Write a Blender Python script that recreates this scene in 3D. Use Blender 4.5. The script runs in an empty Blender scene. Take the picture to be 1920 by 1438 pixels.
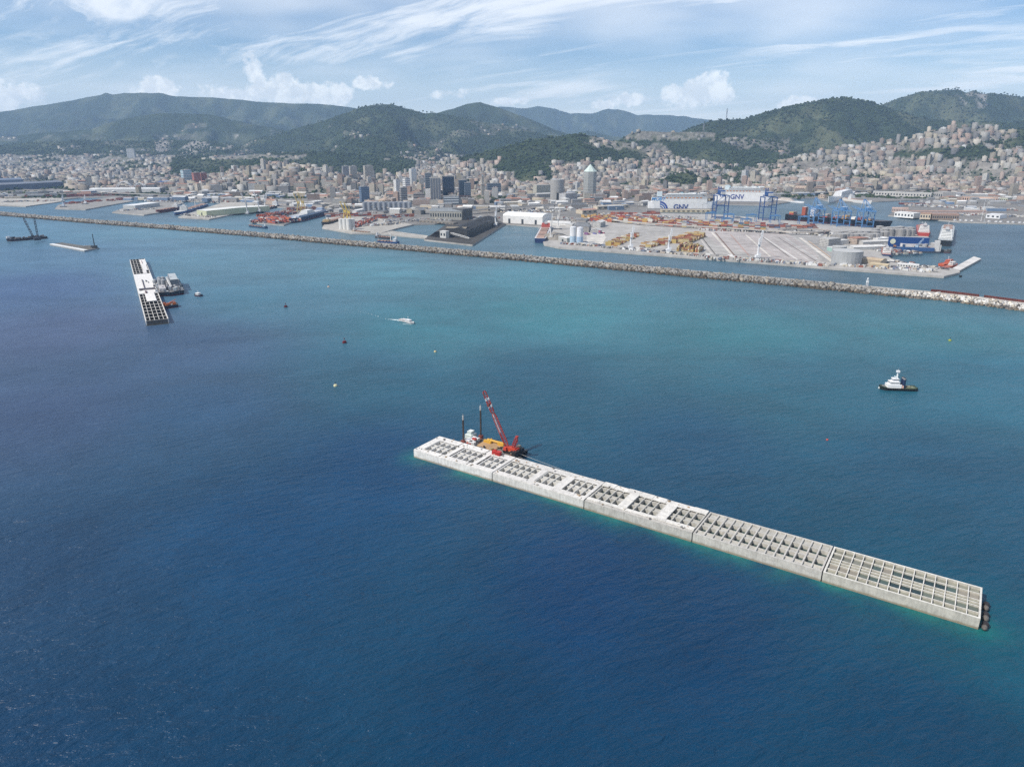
import bpy, math, random
import numpy as np
from mathutils import Vector, Matrix

R = math.radians
rnd = random.Random(7)
sc = bpy.context.scene
COL = sc.collection

# ------------------------------------------------------------------ camera, sky, sun, exposure
FPX, CAMH = 1331.0, 200.0
PITCH = math.atan(451.0 / FPX)
cam = bpy.data.cameras.new('camera')
cam.sensor_width = 36.0
cam.lens = 36.0 * FPX / 1920.0
cam.clip_start = 1.0
cam.clip_end = 90000.0
camo = bpy.data.objects.new('camera', cam)
COL.objects.link(camo)
camo.location = (0, 0, CAMH)
camo.rotation_euler = (R(90) - PITCH, 0, 0)
sc.camera = camo
sc.view_settings.view_transform = 'Standard'
sc.view_settings.look = 'None'
sc.view_settings.exposure = 0.0
sc.view_settings.gamma = 1.0
sc.view_settings.use_curve_mapping = False
sc.render.engine = 'CYCLES'
sc.cycles.use_denoising = False
sc.cycles.max_bounces = 5
sc.cycles.diffuse_bounces = 2
sc.cycles.glossy_bounces = 3
sc.cycles.volume_bounces = 1
sc.cycles.transparent_max_bounces = 6
sc.cycles.sample_clamp_indirect = 4.0
sc.cycles.sample_clamp_direct = 2.5

SUN_EL = R(47)
SUN_V = Vector((-0.90, -0.44, 0)).normalized()          # horizontal direction towards the sun
sun_dir = Vector((SUN_V.x * math.cos(SUN_EL), SUN_V.y * math.cos(SUN_EL), math.sin(SUN_EL)))
sl = bpy.data.lights.new('sun', 'SUN')
sl.energy = 4.9
sl.angle = R(0.53)
sl.color = (1.0, 0.93, 0.83)
so = bpy.data.objects.new('sun', sl)
COL.objects.link(so)
so.rotation_euler = sun_dir.to_track_quat('Z', 'Y').to_euler()
so.location = (0, 0, 3000)

world = bpy.data.worlds.new('World')
sc.world = world
world.use_nodes = True


def nt_of(x):
    nt = x.node_tree
    nt.nodes.clear()
    return nt


class G:
    """tiny node graph helper"""
    def __init__(s, nt): s.nt = nt

    def n(s, t, **k):
        nd = s.nt.nodes.new(t)
        for a, b in k.items(): setattr(nd, a, b)
        return nd

    def put(s, sock, v):
        if hasattr(v, 'is_output'): s.nt.links.new(v, sock)
        elif v is not None:
            if hasattr(sock.default_value, '__len__') and not hasattr(v, '__len__'): v = [v] * len(sock.default_value)
            if hasattr(v, '__len__') and len(v) == 3 and len(sock.default_value) == 4: v = (*v, 1)
            sock.default_value = v

    def m(s, op, a, b=None, c=None, clamp=False):
        nd = s.n('ShaderNodeMath', operation=op, use_clamp=clamp)
        for i, v in enumerate((a, b, c)):
            if v is not None: s.put(nd.inputs[i], v)
        return nd.outputs[0]

    def vm(s, op, a, b=None):
        nd = s.n('ShaderNodeVectorMath', operation=op)
        s.put(nd.inputs[0], a)
        if b is not None: s.put(nd.inputs[3 if op == 'SCALE' else 1], b)
        return nd.outputs[1 if op in ('DOT_PRODUCT', 'LENGTH') else 0]

    def ramp(s, v, lo, hi, a=0.0, b=1.0, kind='SMOOTHSTEP'):
        nd = s.n('ShaderNodeMapRange', interpolation_type=kind, clamp=True) if kind != 'LINEAR' else s.n('ShaderNodeMapRange', clamp=True)
        for i, q in enumerate((v, lo, hi, a, b)): s.put(nd.inputs[i], q)
        return nd.outputs[0]

    def mix(s, f, a, b, bt='MIX'):
        nd = s.n('ShaderNodeMix', data_type='RGBA', blend_type=bt)
        s.put(nd.inputs[0], f); s.put(nd.inputs[6], a); s.put(nd.inputs[7], b)
        return nd.outputs[2]

    def noise(s, vec, scale, detail=3, rough=.5, dist=0.0, out=0):
        nd = s.n('ShaderNodeTexNoise')
        s.put(nd.inputs['Vector'], vec); nd.inputs['Scale'].default_value = scale
        nd.inputs['Detail'].default_value = detail; nd.inputs['Roughness'].default_value = rough
        nd.inputs['Distortion'].default_value = dist
        return nd.outputs[out]

    def comb(s, x, y, z=0.0):
        nd = s.n('ShaderNodeCombineXYZ')
        for i, v in enumerate((x, y, z)): s.put(nd.inputs[i], v)
        return nd.outputs[0]

    def sep(s, v):
        nd = s.n('ShaderNodeSeparateXYZ'); s.put(nd.inputs[0], v)
        return nd.outputs


def lin(h):
    if isinstance(h, str):
        v = [int(h[i:i + 2], 16) / 255 for i in (1, 3, 5)]
        return tuple(x / 12.92 if x <= .04045 else ((x + .055) / 1.055) ** 2.4 for x in v)
    return tuple(h)


# sky: Nishita plus high cirrus and fair-weather cumulus, all functions of direction
g = G(nt_of(world))
tc = g.n('ShaderNodeTexCoord')
dx, dy, dz = g.sep(tc.outputs['Generated'])
sky = g.n('ShaderNodeTexSky', sky_type='NISHITA')
sky.sun_disc = False
sky.sun_elevation = SUN_EL
sky.sun_rotation = math.atan2(SUN_V.x, SUN_V.y)
sky.altitude = 200
sky.air_density = 1.0
sky.dust_density = 0.3
sky.ozone_density = 4.0
zc = g.m('MAXIMUM', dz, 0.0)
den = g.m('ADD', zc, 0.13)
pu = g.m('DIVIDE', dx, den); pv = g.m('DIVIDE', dy, den)
ca, sa = math.cos(R(-38)), math.sin(R(-38))
su = g.m('ADD', g.m('MULTIPLY', pu, ca), g.m('MULTIPLY', pv, sa))
sv = g.m('SUBTRACT', g.m('MULTIPLY', pv, ca), g.m('MULTIPLY', pu, sa))
streak = g.comb(g.m('MULTIPLY', su, 0.42), g.m('MULTIPLY', sv, 1.9), 0.3)
warp = g.noise(g.comb(pu, pv, 4.0), 0.9, 3, .5, 0, 1)
streakw = g.vm('ADD', streak, g.vm('SCALE', g.vm('SUBTRACT', warp, (0.5, 0.5, 0.5)), 0.75))
s1 = g.noise(streakw, 1.25, 6, .62, .35)
s2 = g.noise(g.comb(pu, pv, 9.0), 0.55, 3, .5)
cir = g.m('MULTIPLY', g.ramp(s1, .45, .66), g.ramp(s2, .34, .54))
s3 = g.noise(g.comb(g.m('MULTIPLY', su, .9), g.m('MULTIPLY', sv, 5.5), 2.2), 1.3, 5, .65, .6)
cir = g.m('MAXIMUM', g.m('MULTIPLY', cir, .95), g.m('MULTIPLY', g.ramp(s3, .50, .85), .55))
veil = g.m('MULTIPLY', g.ramp(g.noise(g.comb(pu, pv, 1.0), 0.42, 4, .55), .46, .68), 0.62)
cir = g.m('MAXIMUM', cir, veil)
low = g.ramp(dz, 0.01, 0.11, 0.74, 0.0, 'LINEAR')
cir = g.m('ADD', cir, g.m('MULTIPLY', low, g.m('SUBTRACT', 1.0, cir)))
az = g.m('ARCTAN2', dx, dy)
el = g.m('ARCSINE', dz)
nz = g.noise(tc.outputs['Generated'], 34, 7, .6)
nz2 = g.noise(tc.outputs['Generated'], 110, 4, .6)
cum = None
for px, py, w, h, k in [(70, 180, 105, 26, 1), (-60, 172, 80, 26, 1), (345, 172, 55, 26, 1), (470, 180, 90, 22, .9), (560, 176, 80, 36, 1), (640, 180, 80, 26, 1), (700, 158, 28, 12, 1),
                        (722, 158, 52, 17, 1), (517, 128, 26, 36, .9), (1288, 180, 82, 30, 1.1), (1310, 165, 42, 34, 1.2), (1170, 186, 48, 17, .8), (1450, 197, 60, 17, .9), (1890, 160, 60, 28, 1),
                        (1120, 195, 60, 12, .6), (970, 190, 60, 10, .5), (1990, 165, 70, 30, 1), (860, 178, 50, 14, .5)]:
    a0 = math.atan((px - 960) / FPX); e0 = (math.atan((719 - py) / FPX) - PITCH) * math.cos(a0)
    ex = g.m('DIVIDE', g.m('SUBTRACT', az, a0), w / FPX * 1.0 * math.cos(a0) ** 2)
    ey = g.m('DIVIDE', g.m('SUBTRACT', el, e0), h / FPX)
    d2 = g.m('MULTIPLY', g.m('SUBTRACT', 1.0, g.m('SQRT', g.m('ADD', g.m('MULTIPLY', ex, ex), g.m('MULTIPLY', ey, ey)))), k)
    cum = d2 if cum is None else g.m('MAXIMUM', cum, d2)
# the rest of the horizon round: loose puffs
ring = g.m('MULTIPLY', g.ramp(g.noise(g.comb(g.m('MULTIPLY', dx, 3), g.m('MULTIPLY', dy, 3), 0), 2.2, 2), .52, .8),
           g.m('MULTIPLY', g.ramp(g.m('ABSOLUTE', az), .80, .95), g.ramp(g.m('ABSOLUTE', g.m('SUBTRACT', dz, .07)), .0, .045, .9, -.2, 'LINEAR')))
cum = g.m('MAXIMUM', cum, ring)
cden = g.m('ADD', cum, g.m('ADD', g.m('MULTIPLY', g.m('SUBTRACT', nz, .5), 2.3), g.m('MULTIPLY', g.m('SUBTRACT', nz2, .5), .55)))
cdm = g.m('MULTIPLY', g.ramp(cden, .12, .50), g.ramp(cum, .0, .18))
skc = g.mix(g.m('MULTIPLY', cir, .74), g.vm('MULTIPLY', sky.outputs[0], (.93, 1.0, 1.08)), (11.6, 11.7, 11.7))
shade = g.ramp(g.noise(tc.outputs['Generated'], 60, 4, .6), .38, .62)
cc = g.mix(shade, (10.4, 10.5, 10.6), (15.0, 14.6, 13.8))
skc = g.mix(g.m('MULTIPLY', cdm, .54), skc, cc)
bg = g.n('ShaderNodeBackground'); g.put(bg.inputs[0], skc); bg.inputs[1].default_value = 0.11
wo = g.n('ShaderNodeOutputWorld'); g.nt.links.new(bg.outputs[0], wo.inputs[0])

# ------------------------------------------------------------------ materials


def mat_vc(name, rough=.7, spec=.3, metallic=0.0, noise=(0.35, .18), bump=0.0, bscale=1.0, windows=False, coat=0):
    """painted surface: each face's own colour (attribute Col) with grain and weathering"""
    m = bpy.data.materials.new(name); m.use_nodes = True
    g = G(nt_of(m))
    at = g.n('ShaderNodeAttribute', attribute_name='Col')
    pos = g.n('ShaderNodeNewGeometry').outputs['Position']
    a = g.noise(pos, noise[0], 4, .6)
    b = g.noise(pos, noise[0] * .13, 3, .5)
    f = g.ramp(g.m('ADD', g.m('MULTIPLY', a, .6), g.m('MULTIPLY', b, .4)), .35, .65, 1 - noise[1] * 1.4, 1 + noise[1] * .7, 'LINEAR')
    c = g.vm('SCALE', at.outputs['Color'], f)
    bs = g.n('ShaderNodeBsdfPrincipled')
    if windows:
        uv = g.n('ShaderNodeUVMap', uv_map='UV').outputs[0]
        u, v, _ = g.sep(uv)
        fu = g.m('FRACT', g.m('DIVIDE', u, 3.3)); fv = g.m('FRACT', g.m('DIVIDE', v, 3.15))
        iu = g.m('MULTIPLY', g.m('GREATER_THAN', fu, .26), g.m('LESS_THAN', fu, .76))
        iv = g.m('MULTIPLY', g.m('GREATER_THAN', fv, .28), g.m('LESS_THAN', fv, .80))
        w = g.m('MULTIPLY', iu, iv)
        w = g.m('MULTIPLY', w, g.m('GREATER_THAN', v, 1.0))
        cell = g.n('ShaderNodeTexWhiteNoise', noise_dimensions='2D')
        g.put(cell.inputs['Vector'], g.comb(g.m('FLOOR', g.m('DIVIDE', u, 3.3)), g.m('FLOOR', g.m('DIVIDE', v, 3.15))))
        wc = g.mix(cell.outputs[0], (.02, .024, .028), (.10, .105, .10))
        c = g.mix(w, c, wc)
        # floor lines
        fl = g.m('LESS_THAN', fv, .07)
        c = g.mix(g.m('MULTIPLY', fl, .35), c, (.5, .48, .45))
    g.put(bs.inputs['Base Color'], c)
    bs.inputs['Roughness'].default_value = rough
    bs.inputs['Metallic'].default_value = metallic
    bs.inputs['Specular IOR Level'].default_value = spec
    if bump:
        bn = g.n('ShaderNodeBump'); bn.inputs['Strength'].default_value = bump; bn.inputs['Distance'].default_value = .3
        g.put(bn.inputs['Height'], g.noise(pos, bscale, 5, .6)); g.nt.links.new(bn.outputs[0], bs.inputs['Normal'])
    o = g.n('ShaderNodeOutputMaterial'); g.nt.links.new(bs.outputs[0], o.inputs[0])
    return m


M = {}
M['paint'] = mat_vc('weathered_paint', .5, .4, noise=(.9, .12))
M['steel'] = mat_vc('worn_steel', .45, .5, .15, noise=(1.6, .3))
M['concrete'] = mat_vc('concrete', .85, .2, noise=(.55, .16), bump=.25, bscale=2.2)
M['pave'] = mat_vc('port_paving', .9, .15, noise=(.06, .22))
M['rock'] = mat_vc('limestone_rock', .9, .15, noise=(.8, .25), bump=.5, bscale=1.4)
M['facade'] = mat_vc('plaster_facade', .85, .2, noise=(.06, .12), windows=True)
M['roof'] = mat_vc('roofing', .85, .15, noise=(.25, .22))
M['leaf'] = mat_vc('foliage', .8, .15, noise=(.05, .35))
M['glass'] = mat_vc('glass', .12, .6, noise=(.05, .1))
M['foam'] = mat_vc('foam', .9, .1, noise=(1.2, .1))


def wet_concrete():
    m = bpy.data.materials.new('caisson_concrete'); m.use_nodes = True
    g = G(nt_of(m))
    at = g.n('ShaderNodeAttribute', attribute_name='Col')
    pos = g.n('ShaderNodeNewGeometry').outputs['Position']
    x, y, z = g.sep(pos)
    st = g.noise(g.comb(x, y, g.m('MULTIPLY', z, .12)), 1.1, 4, .6)      # runs down the wall
    a = g.noise(pos, .35, 5, .62)
    f = g.ramp(g.m('ADD', g.m('MULTIPLY', a, .55), g.m('MULTIPLY', st, .45)), .38, .60, .74, 1.08, 'LINEAR')
    c = g.vm('SCALE', at.outputs['Color'], f)
    lines = g.m('LESS_THAN', g.m('FRACT', g.m('ADD', g.m('DIVIDE', z, 1.7), .02)), .05)
    c = g.mix(g.m('MULTIPLY', lines, .22), c, (.25, .23, .20))
    wob = g.m('MULTIPLY', g.m('SUBTRACT', g.noise(pos, .25, 3), .5), 1.2)
    wetm = g.ramp(g.m('ADD', z, wob), .4, 1.7, 1, 0)
    c = g.mix(g.m('MULTIPLY', wetm, .75), c, (.20, .15, .085))           # algae and rust at the waterline
    bs = g.n('ShaderNodeBsdfPrincipled'); g.put(bs.inputs['Base Color'], c)
    bs.inputs['Roughness'].default_value = .85; bs.inputs['Specular IOR Level'].default_value = .25
    o = g.n('ShaderNodeOutputMaterial'); g.nt.links.new(bs.outputs[0], o.inputs[0])
    return m


M['caisson'] = wet_concrete()


def cell_water():
    m = bpy.data.materials.new('standing_water'); m.use_nodes = True
    g = G(nt_of(m))
    at = g.n('ShaderNodeAttribute', attribute_name='Col')
    bs = g.n('ShaderNodeBsdfPrincipled'); g.put(bs.inputs['Base Color'], at.outputs['Color'])
    bs.inputs['Roughness'].default_value = .08; bs.inputs['IOR'].default_value = 1.33
    bn = g.n('ShaderNodeBump'); bn.inputs['Strength'].default_value = .3; bn.inputs['Distance'].default_value = .1
    g.put(bn.inputs['Height'], g.noise(g.n('ShaderNodeNewGeometry').outputs['Position'], 1.5, 3)); g.nt.links.new(bn.outputs[0], bs.inputs['Normal'])
    o = g.n('ShaderNodeOutputMaterial'); g.nt.links.new(bs.outputs[0], o.inputs[0])
    return m


M['cellwater'] = cell_water()


def sea_material():
    m = bpy.data.materials.new('sea_water'); m.use_nodes = True
    g = G(nt_of(m))
    at = g.n('ShaderNodeAttribute', attribute_name='Col')
    geo = g.n('ShaderNodeNewGeometry')
    pos = geo.outputs['Position']
    x, y, z = g.sep(pos)
    n1 = g.noise(g.comb(g.m('MULTIPLY', x, .5), y), .006, 5, .62, .8)    # drifting bands of clearer and cloudier water
    n2 = g.noise(g.comb(x, g.m('MULTIPLY', y, 1.0), 7), .025, 5, .6, .5)
    f = g.m('ADD', g.ramp(n1, .36, .66, .86, 1.14, 'LINEAR'), g.ramp(n2, .35, .65, -.07, .07, 'LINEAR'))
    c = g.vm('SCALE', at.outputs['Color'], f)
    bs = g.n('ShaderNodeBsdfPrincipled')
    g.put(bs.inputs['Base Color'], c)
    bs.inputs['IOR'].default_value = 1.33
    gust = g.ramp(g.noise(g.comb(g.m('MULTIPLY', x, .6), y, 3), .012, 4, .6, .4), .35, .68, .0, 1.0)
    g.put(bs.inputs['Roughness'], g.m('ADD', .32, g.m('MULTIPLY', gust, .08)))
    a = R(24)
    ru = g.m('ADD', g.m('MULTIPLY', x, math.cos(a)), g.m('MULTIPLY', y, math.sin(a)))
    rv = g.m('SUBTRACT', g.m('MULTIPLY', y, math.cos(a)), g.m('MULTIPLY', x, math.sin(a)))
    w1 = g.noise(g.comb(g.m('MULTIPLY', ru, .38), rv, 0), .22, 4, .62, .5)
    w2 = g.noise(g.comb(g.m('MULTIPLY', ru, .6), rv, 5), .75, 3, .6, .3)
    w3 = g.noise(g.comb(g.m('MULTIPLY', ru, .45), rv, 9), .05, 3, .5, .2)
    hgt = g.m('ADD', g.m('ADD', g.m('MULTIPLY', w1, 2.6), g.m('MULTIPLY', w2, .55)), g.m('MULTIPLY', w3, 2.0))
    bn = g.n('ShaderNodeBump'); bn.inputs['Distance'].default_value = 1.0
    bn.inputs['Strength'].default_value = 1.0
    g.put(bn.inputs['Height'], g.m('MULTIPLY', hgt, g.ramp(y, 400, 2600, .78, .22, 'LINEAR')))
    g.nt.links.new(bn.outputs[0], bs.inputs['Normal'])
    o = g.n('ShaderNodeOutputMaterial'); g.nt.links.new(bs.outputs[0], o.inputs[0])
    return m


M['sea'] = sea_material()


def land_material():
    m = bpy.data.materials.new('hill_ground'); m.use_nodes = True
    g = G(nt_of(m))
    at = g.n('ShaderNodeAttribute', attribute_name='Col')
    pos = g.n('ShaderNodeNewGeometry').outputs['Position']
    a = g.noise(pos, .035, 5, .65); b = g.noise(pos, .006, 4, .55)
    f = g.ramp(g.m('ADD', g.m('MULTIPLY', a, .65), g.m('MULTIPLY', b, .35)), .34, .66, .55, 1.4, 'LINEAR')
    c = g.vm('SCALE', at.outputs['Color'], f)
    bs = g.n('ShaderNodeBsdfPrincipled'); g.put(bs.inputs['Base Color'], c)
    bs.inputs['Roughness'].default_value = .95; bs.inputs['Specular IOR Level'].default_value = .1
    bn = g.n('ShaderNodeBump'); bn.inputs['Strength'].default_value = 1; bn.inputs['Distance'].default_value = 14
    g.put(bn.inputs['Height'], g.noise(pos, .04, 5, .65)); g.nt.links.new(bn.outputs[0], bs.inputs['Normal'])
    o = g.n('ShaderNodeOutputMaterial'); g.nt.links.new(bs.outputs[0], o.inputs[0])
    return m


M['land'] = land_material()

# ------------------------------------------------------------------ geometry helpers


def P(px, py, z=0.0):
    """the point of the level z that the photograph shows at pixel (px, py)"""
    a = (px - 960) / FPX; b = (719 - py) / FPX
    cp, sp = math.cos(PITCH), math.sin(PITCH)
    dxx, dyy, dzz = a, cp + b * sp, -sp + b * cp
    t = (z - CAMH) / dzz
    return Vector((dxx * t, dyy * t, z))


def ZAT(p, py):
    """height above sea of what stands at ground point p and reaches up to image row py"""
    return CAMH + p.y * math.tan(math.atan((719 - py) / FPX) - PITCH)


def MPP(p):
    """metres per photograph pixel at point p"""
    return (p.y * math.cos(PITCH) + (CAMH - p.z) * math.sin(PITCH)) / FPX


class MB:
    """collects faces with a colour each and links them as ONE mesh object"""
    def __init__(s):
        s.v = []; s.f = []; s.c = []; s.uv = []; s.x = Matrix.Identity(4)

    def poly(s, pts, col, uv=None):
        n = len(s.v)
        s.v += [tuple(s.x @ Vector(p)) for p in pts]
        s.f.append(tuple(range(n, n + len(pts)))); s.c.append(col)
        s.uv += uv if uv else [(0, 0)] * len(pts)

    def prism(s, pts, z0, z1, col, top=None, bottom=False, inset=0):
        """pts counter-clockwise (x, y)"""
        n = len(pts); u = 0
        for i in range(n):
            a, b = pts[i], pts[(i + 1) % n]
            l = math.hypot(b[0] - a[0], b[1] - a[1])
            s.poly([(a[0], a[1], z0), (b[0], b[1], z0), (b[0], b[1], z1), (a[0], a[1], z1)], col,
                   [(u, 0), (u + l, 0), (u + l, z1 - z0), (u, z1 - z0)])
            u += l + 1.3
        s.poly([(p[0], p[1], z1) for p in pts], top or col)
        if bottom: s.poly([(p[0], p[1], z0) for p in reversed(pts)], col)

    def box(s, c, d, col, top=None, rz=0.0, bottom=True):
        """c centre of base, d full sizes"""
        hx, hy = d[0] / 2, d[1] / 2
        cr, sr = math.cos(rz), math.sin(rz)
        pts = [(c[0] + x * cr - y * sr, c[1] + x * sr + y * cr) for x, y in ((-hx, -hy), (hx, -hy), (hx, hy), (-hx, hy))]
        s.prism(pts, c[2], c[2] + d[2], col, top, bottom)

    def tube(s, a, b, r0, r1, col, n=6, cap=True):
        a, b = Vector(a), Vector(b); d = (b - a)
        if d.length < 1e-6: return
        q = d.to_track_quat('Z', 'Y')
        ra = [a + q @ Vector((math.cos(t) * r0, math.sin(t) * r0, 0)) for t in [2 * math.pi * k / n for k in range(n)]]
        rb = [b + q @ Vector((math.cos(t) * r1, math.sin(t) * r1, 0)) for t in [2 * math.pi * k / n for k in range(n)]]
        for k in range(n):
            j = (k + 1) % n
            s.poly([ra[k], ra[j], rb[j], rb[k]], col)
        if cap:
            s.poly(list(reversed(ra)), col); s.poly(rb, col)

    def cyl(s, c, r, h, col, top=None, n=16, cone=0.0):
        for k in range(n):
            t0, t1 = 2 * math.pi * k / n, 2 * math.pi * (k + 1) / n
            a = (c[0] + math.cos(t0) * r, c[1] + math.sin(t0) * r); b = (c[0] + math.cos(t1) * r, c[1] + math.sin(t1) * r)
            s.poly([(*a, c[2]), (*b, c[2]), (*b, c[2] + h), (*a, c[2] + h)], col, [(t0 * r, 0), (t1 * r, 0), (t1 * r, h), (t0 * r, h)])
            s.poly([(*a, c[2] + h), (*b, c[2] + h), (c[0], c[1], c[2] + h + cone)], top or col)

    def lattice(s, a, b, w, col, n=6, r=.12, w1=None):
        """four-chord lattice boom from a to b"""
        a, b = Vector(a), Vector(b); d = b - a; q = d.to_track_quat('Z', 'Y'); w1 = w if w1 is None else w1
        def cor(t, k):
            ww = w + (w1 - w) * t
            if t < .12: ww *= .35 + .65 * t / .12
            if t > .9: ww *= .4 + .6 * (1 - t) / .1
            sx, sy = ((-1, -1), (1, -1), (1, 1), (-1, 1))[k]
            return a + d * t + q @ Vector((sx * ww / 2, sy * ww / 2, 0))
        for i in range(n):
            t0, t1 = i / n, (i + 1) / n
            cl = col[i % len(col)] if isinstance(col, list) else col
            for k in range(4):
                s.tube(cor(t0, k), cor(t1, k), r, r, cl, 4, False)
                s.tube(cor(t0, k), cor(t1, (k + 1) % 4), r * .6, r * .6, cl, 3, False)

    def gable(s, c, d, hr, col, roof, rz=0.0):
        """gabled roof on a box; c centre of base, d sizes, ridge along x"""
        hx, hy, z = d[0] / 2, d[1] / 2, c[2] + d[2]
        cr, sr = math.cos(rz), math.sin(rz)
        f = lambda x, y, zz: (c[0] + x * cr - y * sr, c[1] + x * sr + y * cr, zz)
        s.poly([f(-hx, -hy, z), f(hx, -hy, z), f(hx, 0, z + hr), f(-hx, 0, z + hr)], roof)
        s.poly([f(hx, hy, z), f(-hx, hy, z), f(-hx, 0, z + hr), f(hx, 0, z + hr)], roof)
        s.poly([f(hx, -hy, z), f(hx, hy, z), f(hx, 0, z + hr)], col)
        s.poly([f(-hx, hy, z), f(-hx, -hy, z), f(-hx, 0, z + hr)], col)

    def build(s, name, mat, parent=None, mesh_only=False):
        me = bpy.data.meshes.new(name)
        me.from_pydata(s.v, [], s.f)
        ca = me.color_attributes.new('Col', 'FLOAT_COLOR', 'CORNER')
        arr = np.repeat(np.array([(*lin(c), 1.0) for c in s.c], dtype=np.float32), [len(f) for f in s.f], axis=0)
        ca.data.foreach_set('color', arr.ravel())
        ul = me.uv_layers.new(name='UV')
        ul.data.foreach_set('uv', np.array(s.uv, dtype=np.float32).ravel())
        me.materials.append(M[mat] if isinstance(mat, str) else mat)
        me.update()
        o = bpy.data.objects.new(name, me)
        COL.objects.link(o)
        if parent: o.parent = parent
        return o


def fast_mesh(name, V, F, C, mat, UV=None, attr_domain='FACE'):
    """V (n,3), F (m,k) all faces of one size, C (m,3) colours"""
    me = bpy.data.meshes.new(name)
    V = np.asarray(V, np.float32); F = np.asarray(F, np.int32); k = F.shape[1]
    me.vertices.add(len(V)); me.vertices.foreach_set('co', V.ravel())
    me.loops.add(F.size); me.loops.foreach_set('vertex_index', F.ravel())
    me.polygons.add(len(F)); me.polygons.foreach_set('loop_start', np.arange(0, F.size, k, dtype=np.int32))
    me.update(calc_edges=True)
    if attr_domain == 'FACE':
        ca = me.color_attributes.new('Col', 'FLOAT_COLOR', 'CORNER')
        arr = np.repeat(np.concatenate([C, np.ones((len(C), 1))], 1).astype(np.float32), k, axis=0)
    else:
        ca = me.color_attributes.new('Col', 'FLOAT_COLOR', 'POINT')
        arr = np.concatenate([C, np.ones((len(C), 1))], 1).astype(np.float32)
    ca.data.foreach_set('color', arr.ravel())
    if UV is not None:
        ul = me.uv_layers.new(name='UV'); ul.data.foreach_set('uv', np.asarray(UV, np.float32).ravel())
    me.materials.append(M[mat]); me.validate()
    o = bpy.data.objects.new(name, me); COL.objects.link(o)
    return o


def tag(o, label=None, cat=None, group=None, kind=None):
    if label and len(label.split()) > 16: print('LONG', label)
    if label: o['label'] = label
    if cat: o['category'] = cat
    if group: o['group'] = group
    if kind: o['kind'] = kind
    return o


def thing(name, label, cat, loc=(0, 0, 0), rz=0.0, group=None):
    o = bpy.data.objects.new(name, None); COL.objects.link(o)
    o.location = loc; o.rotation_euler = (0, 0, rz); o.empty_display_size = 2
    return tag(o, label, cat, group)


def structure(o, label=None):
    o['kind'] = 'structure'
    if label: o['label'] = label
    return o


def copy_tree(o, parent=None):
    c = o.copy(); COL.objects.link(c)
    if parent: c.parent = parent
    for ch in o.children: copy_tree(ch, c)
    return c


# value noise for layout and terrain
_rs = np.random.RandomState(11)
_tab = _rs.rand(256, 256)


def vnoise(x, y):
    xi, yi = np.floor(x).astype(int), np.floor(y).astype(int)
    fx, fy = x - xi, y - yi
    fx, fy = fx * fx * (3 - 2 * fx), fy * fy * (3 - 2 * fy)
    g_ = lambda a, b: _tab[a & 255, b & 255]
    return (g_(xi, yi) * (1 - fx) + g_(xi + 1, yi) * fx) * (1 - fy) + (g_(xi, yi + 1) * (1 - fx) + g_(xi + 1, yi + 1) * fx) * fy


def fbm(x, y, o=4):
    s_, a_, t_ = 0, 1, 0
    for _ in range(o):
        s_ = s_ + a_ * vnoise(x, y); t_ += a_; a_ *= .5; x, y = x * 2.03 + 17.1, y * 2.03 + 5.3
    return s_ / t_


def ridged(x, y, o=4):
    s_, a_, t_ = 0, 1, 0
    for _ in range(o):
        s_ = s_ + a_ * (1 - np.abs(2 * vnoise(x, y) - 1)); t_ += a_; a_ *= .5; x, y = x * 2.1 + 7.7, y * 2.1 + 3.1
    return s_ / t_

# ------------------------------------------------------------------ sea
def axis(lo, hi, segs):
    out = []
    for a, b, st in segs: out += list(np.arange(a, b, st))
    return np.array(out + [segs[-1][1]])


ax_x = axis(0, 0, [(-21000, -3000, 900), (-3000, -700, 90), (-700, -110, 30), (-110, 260, 3.5), (260, 800, 30), (800, 3000, 90), (3000, 21000, 900)])
ax_y = axis(0, 0, [(-2000, 0, 400), (0, 200, 40), (200, 480, 3.5), (480, 1400, 28), (1400, 2800, 60), (2800, 20000, 1200)])
CA0 = P(775, 843, 5.5)                       # outer corner of the first caisson
CANG = R(-33.6)
cd = Vector((math.cos(CANG), math.sin(CANG), 0)); cn = Vector((-cd.y, cd.x, 0))
gx, gy = np.meshgrid(ax_x, ax_y)
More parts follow.
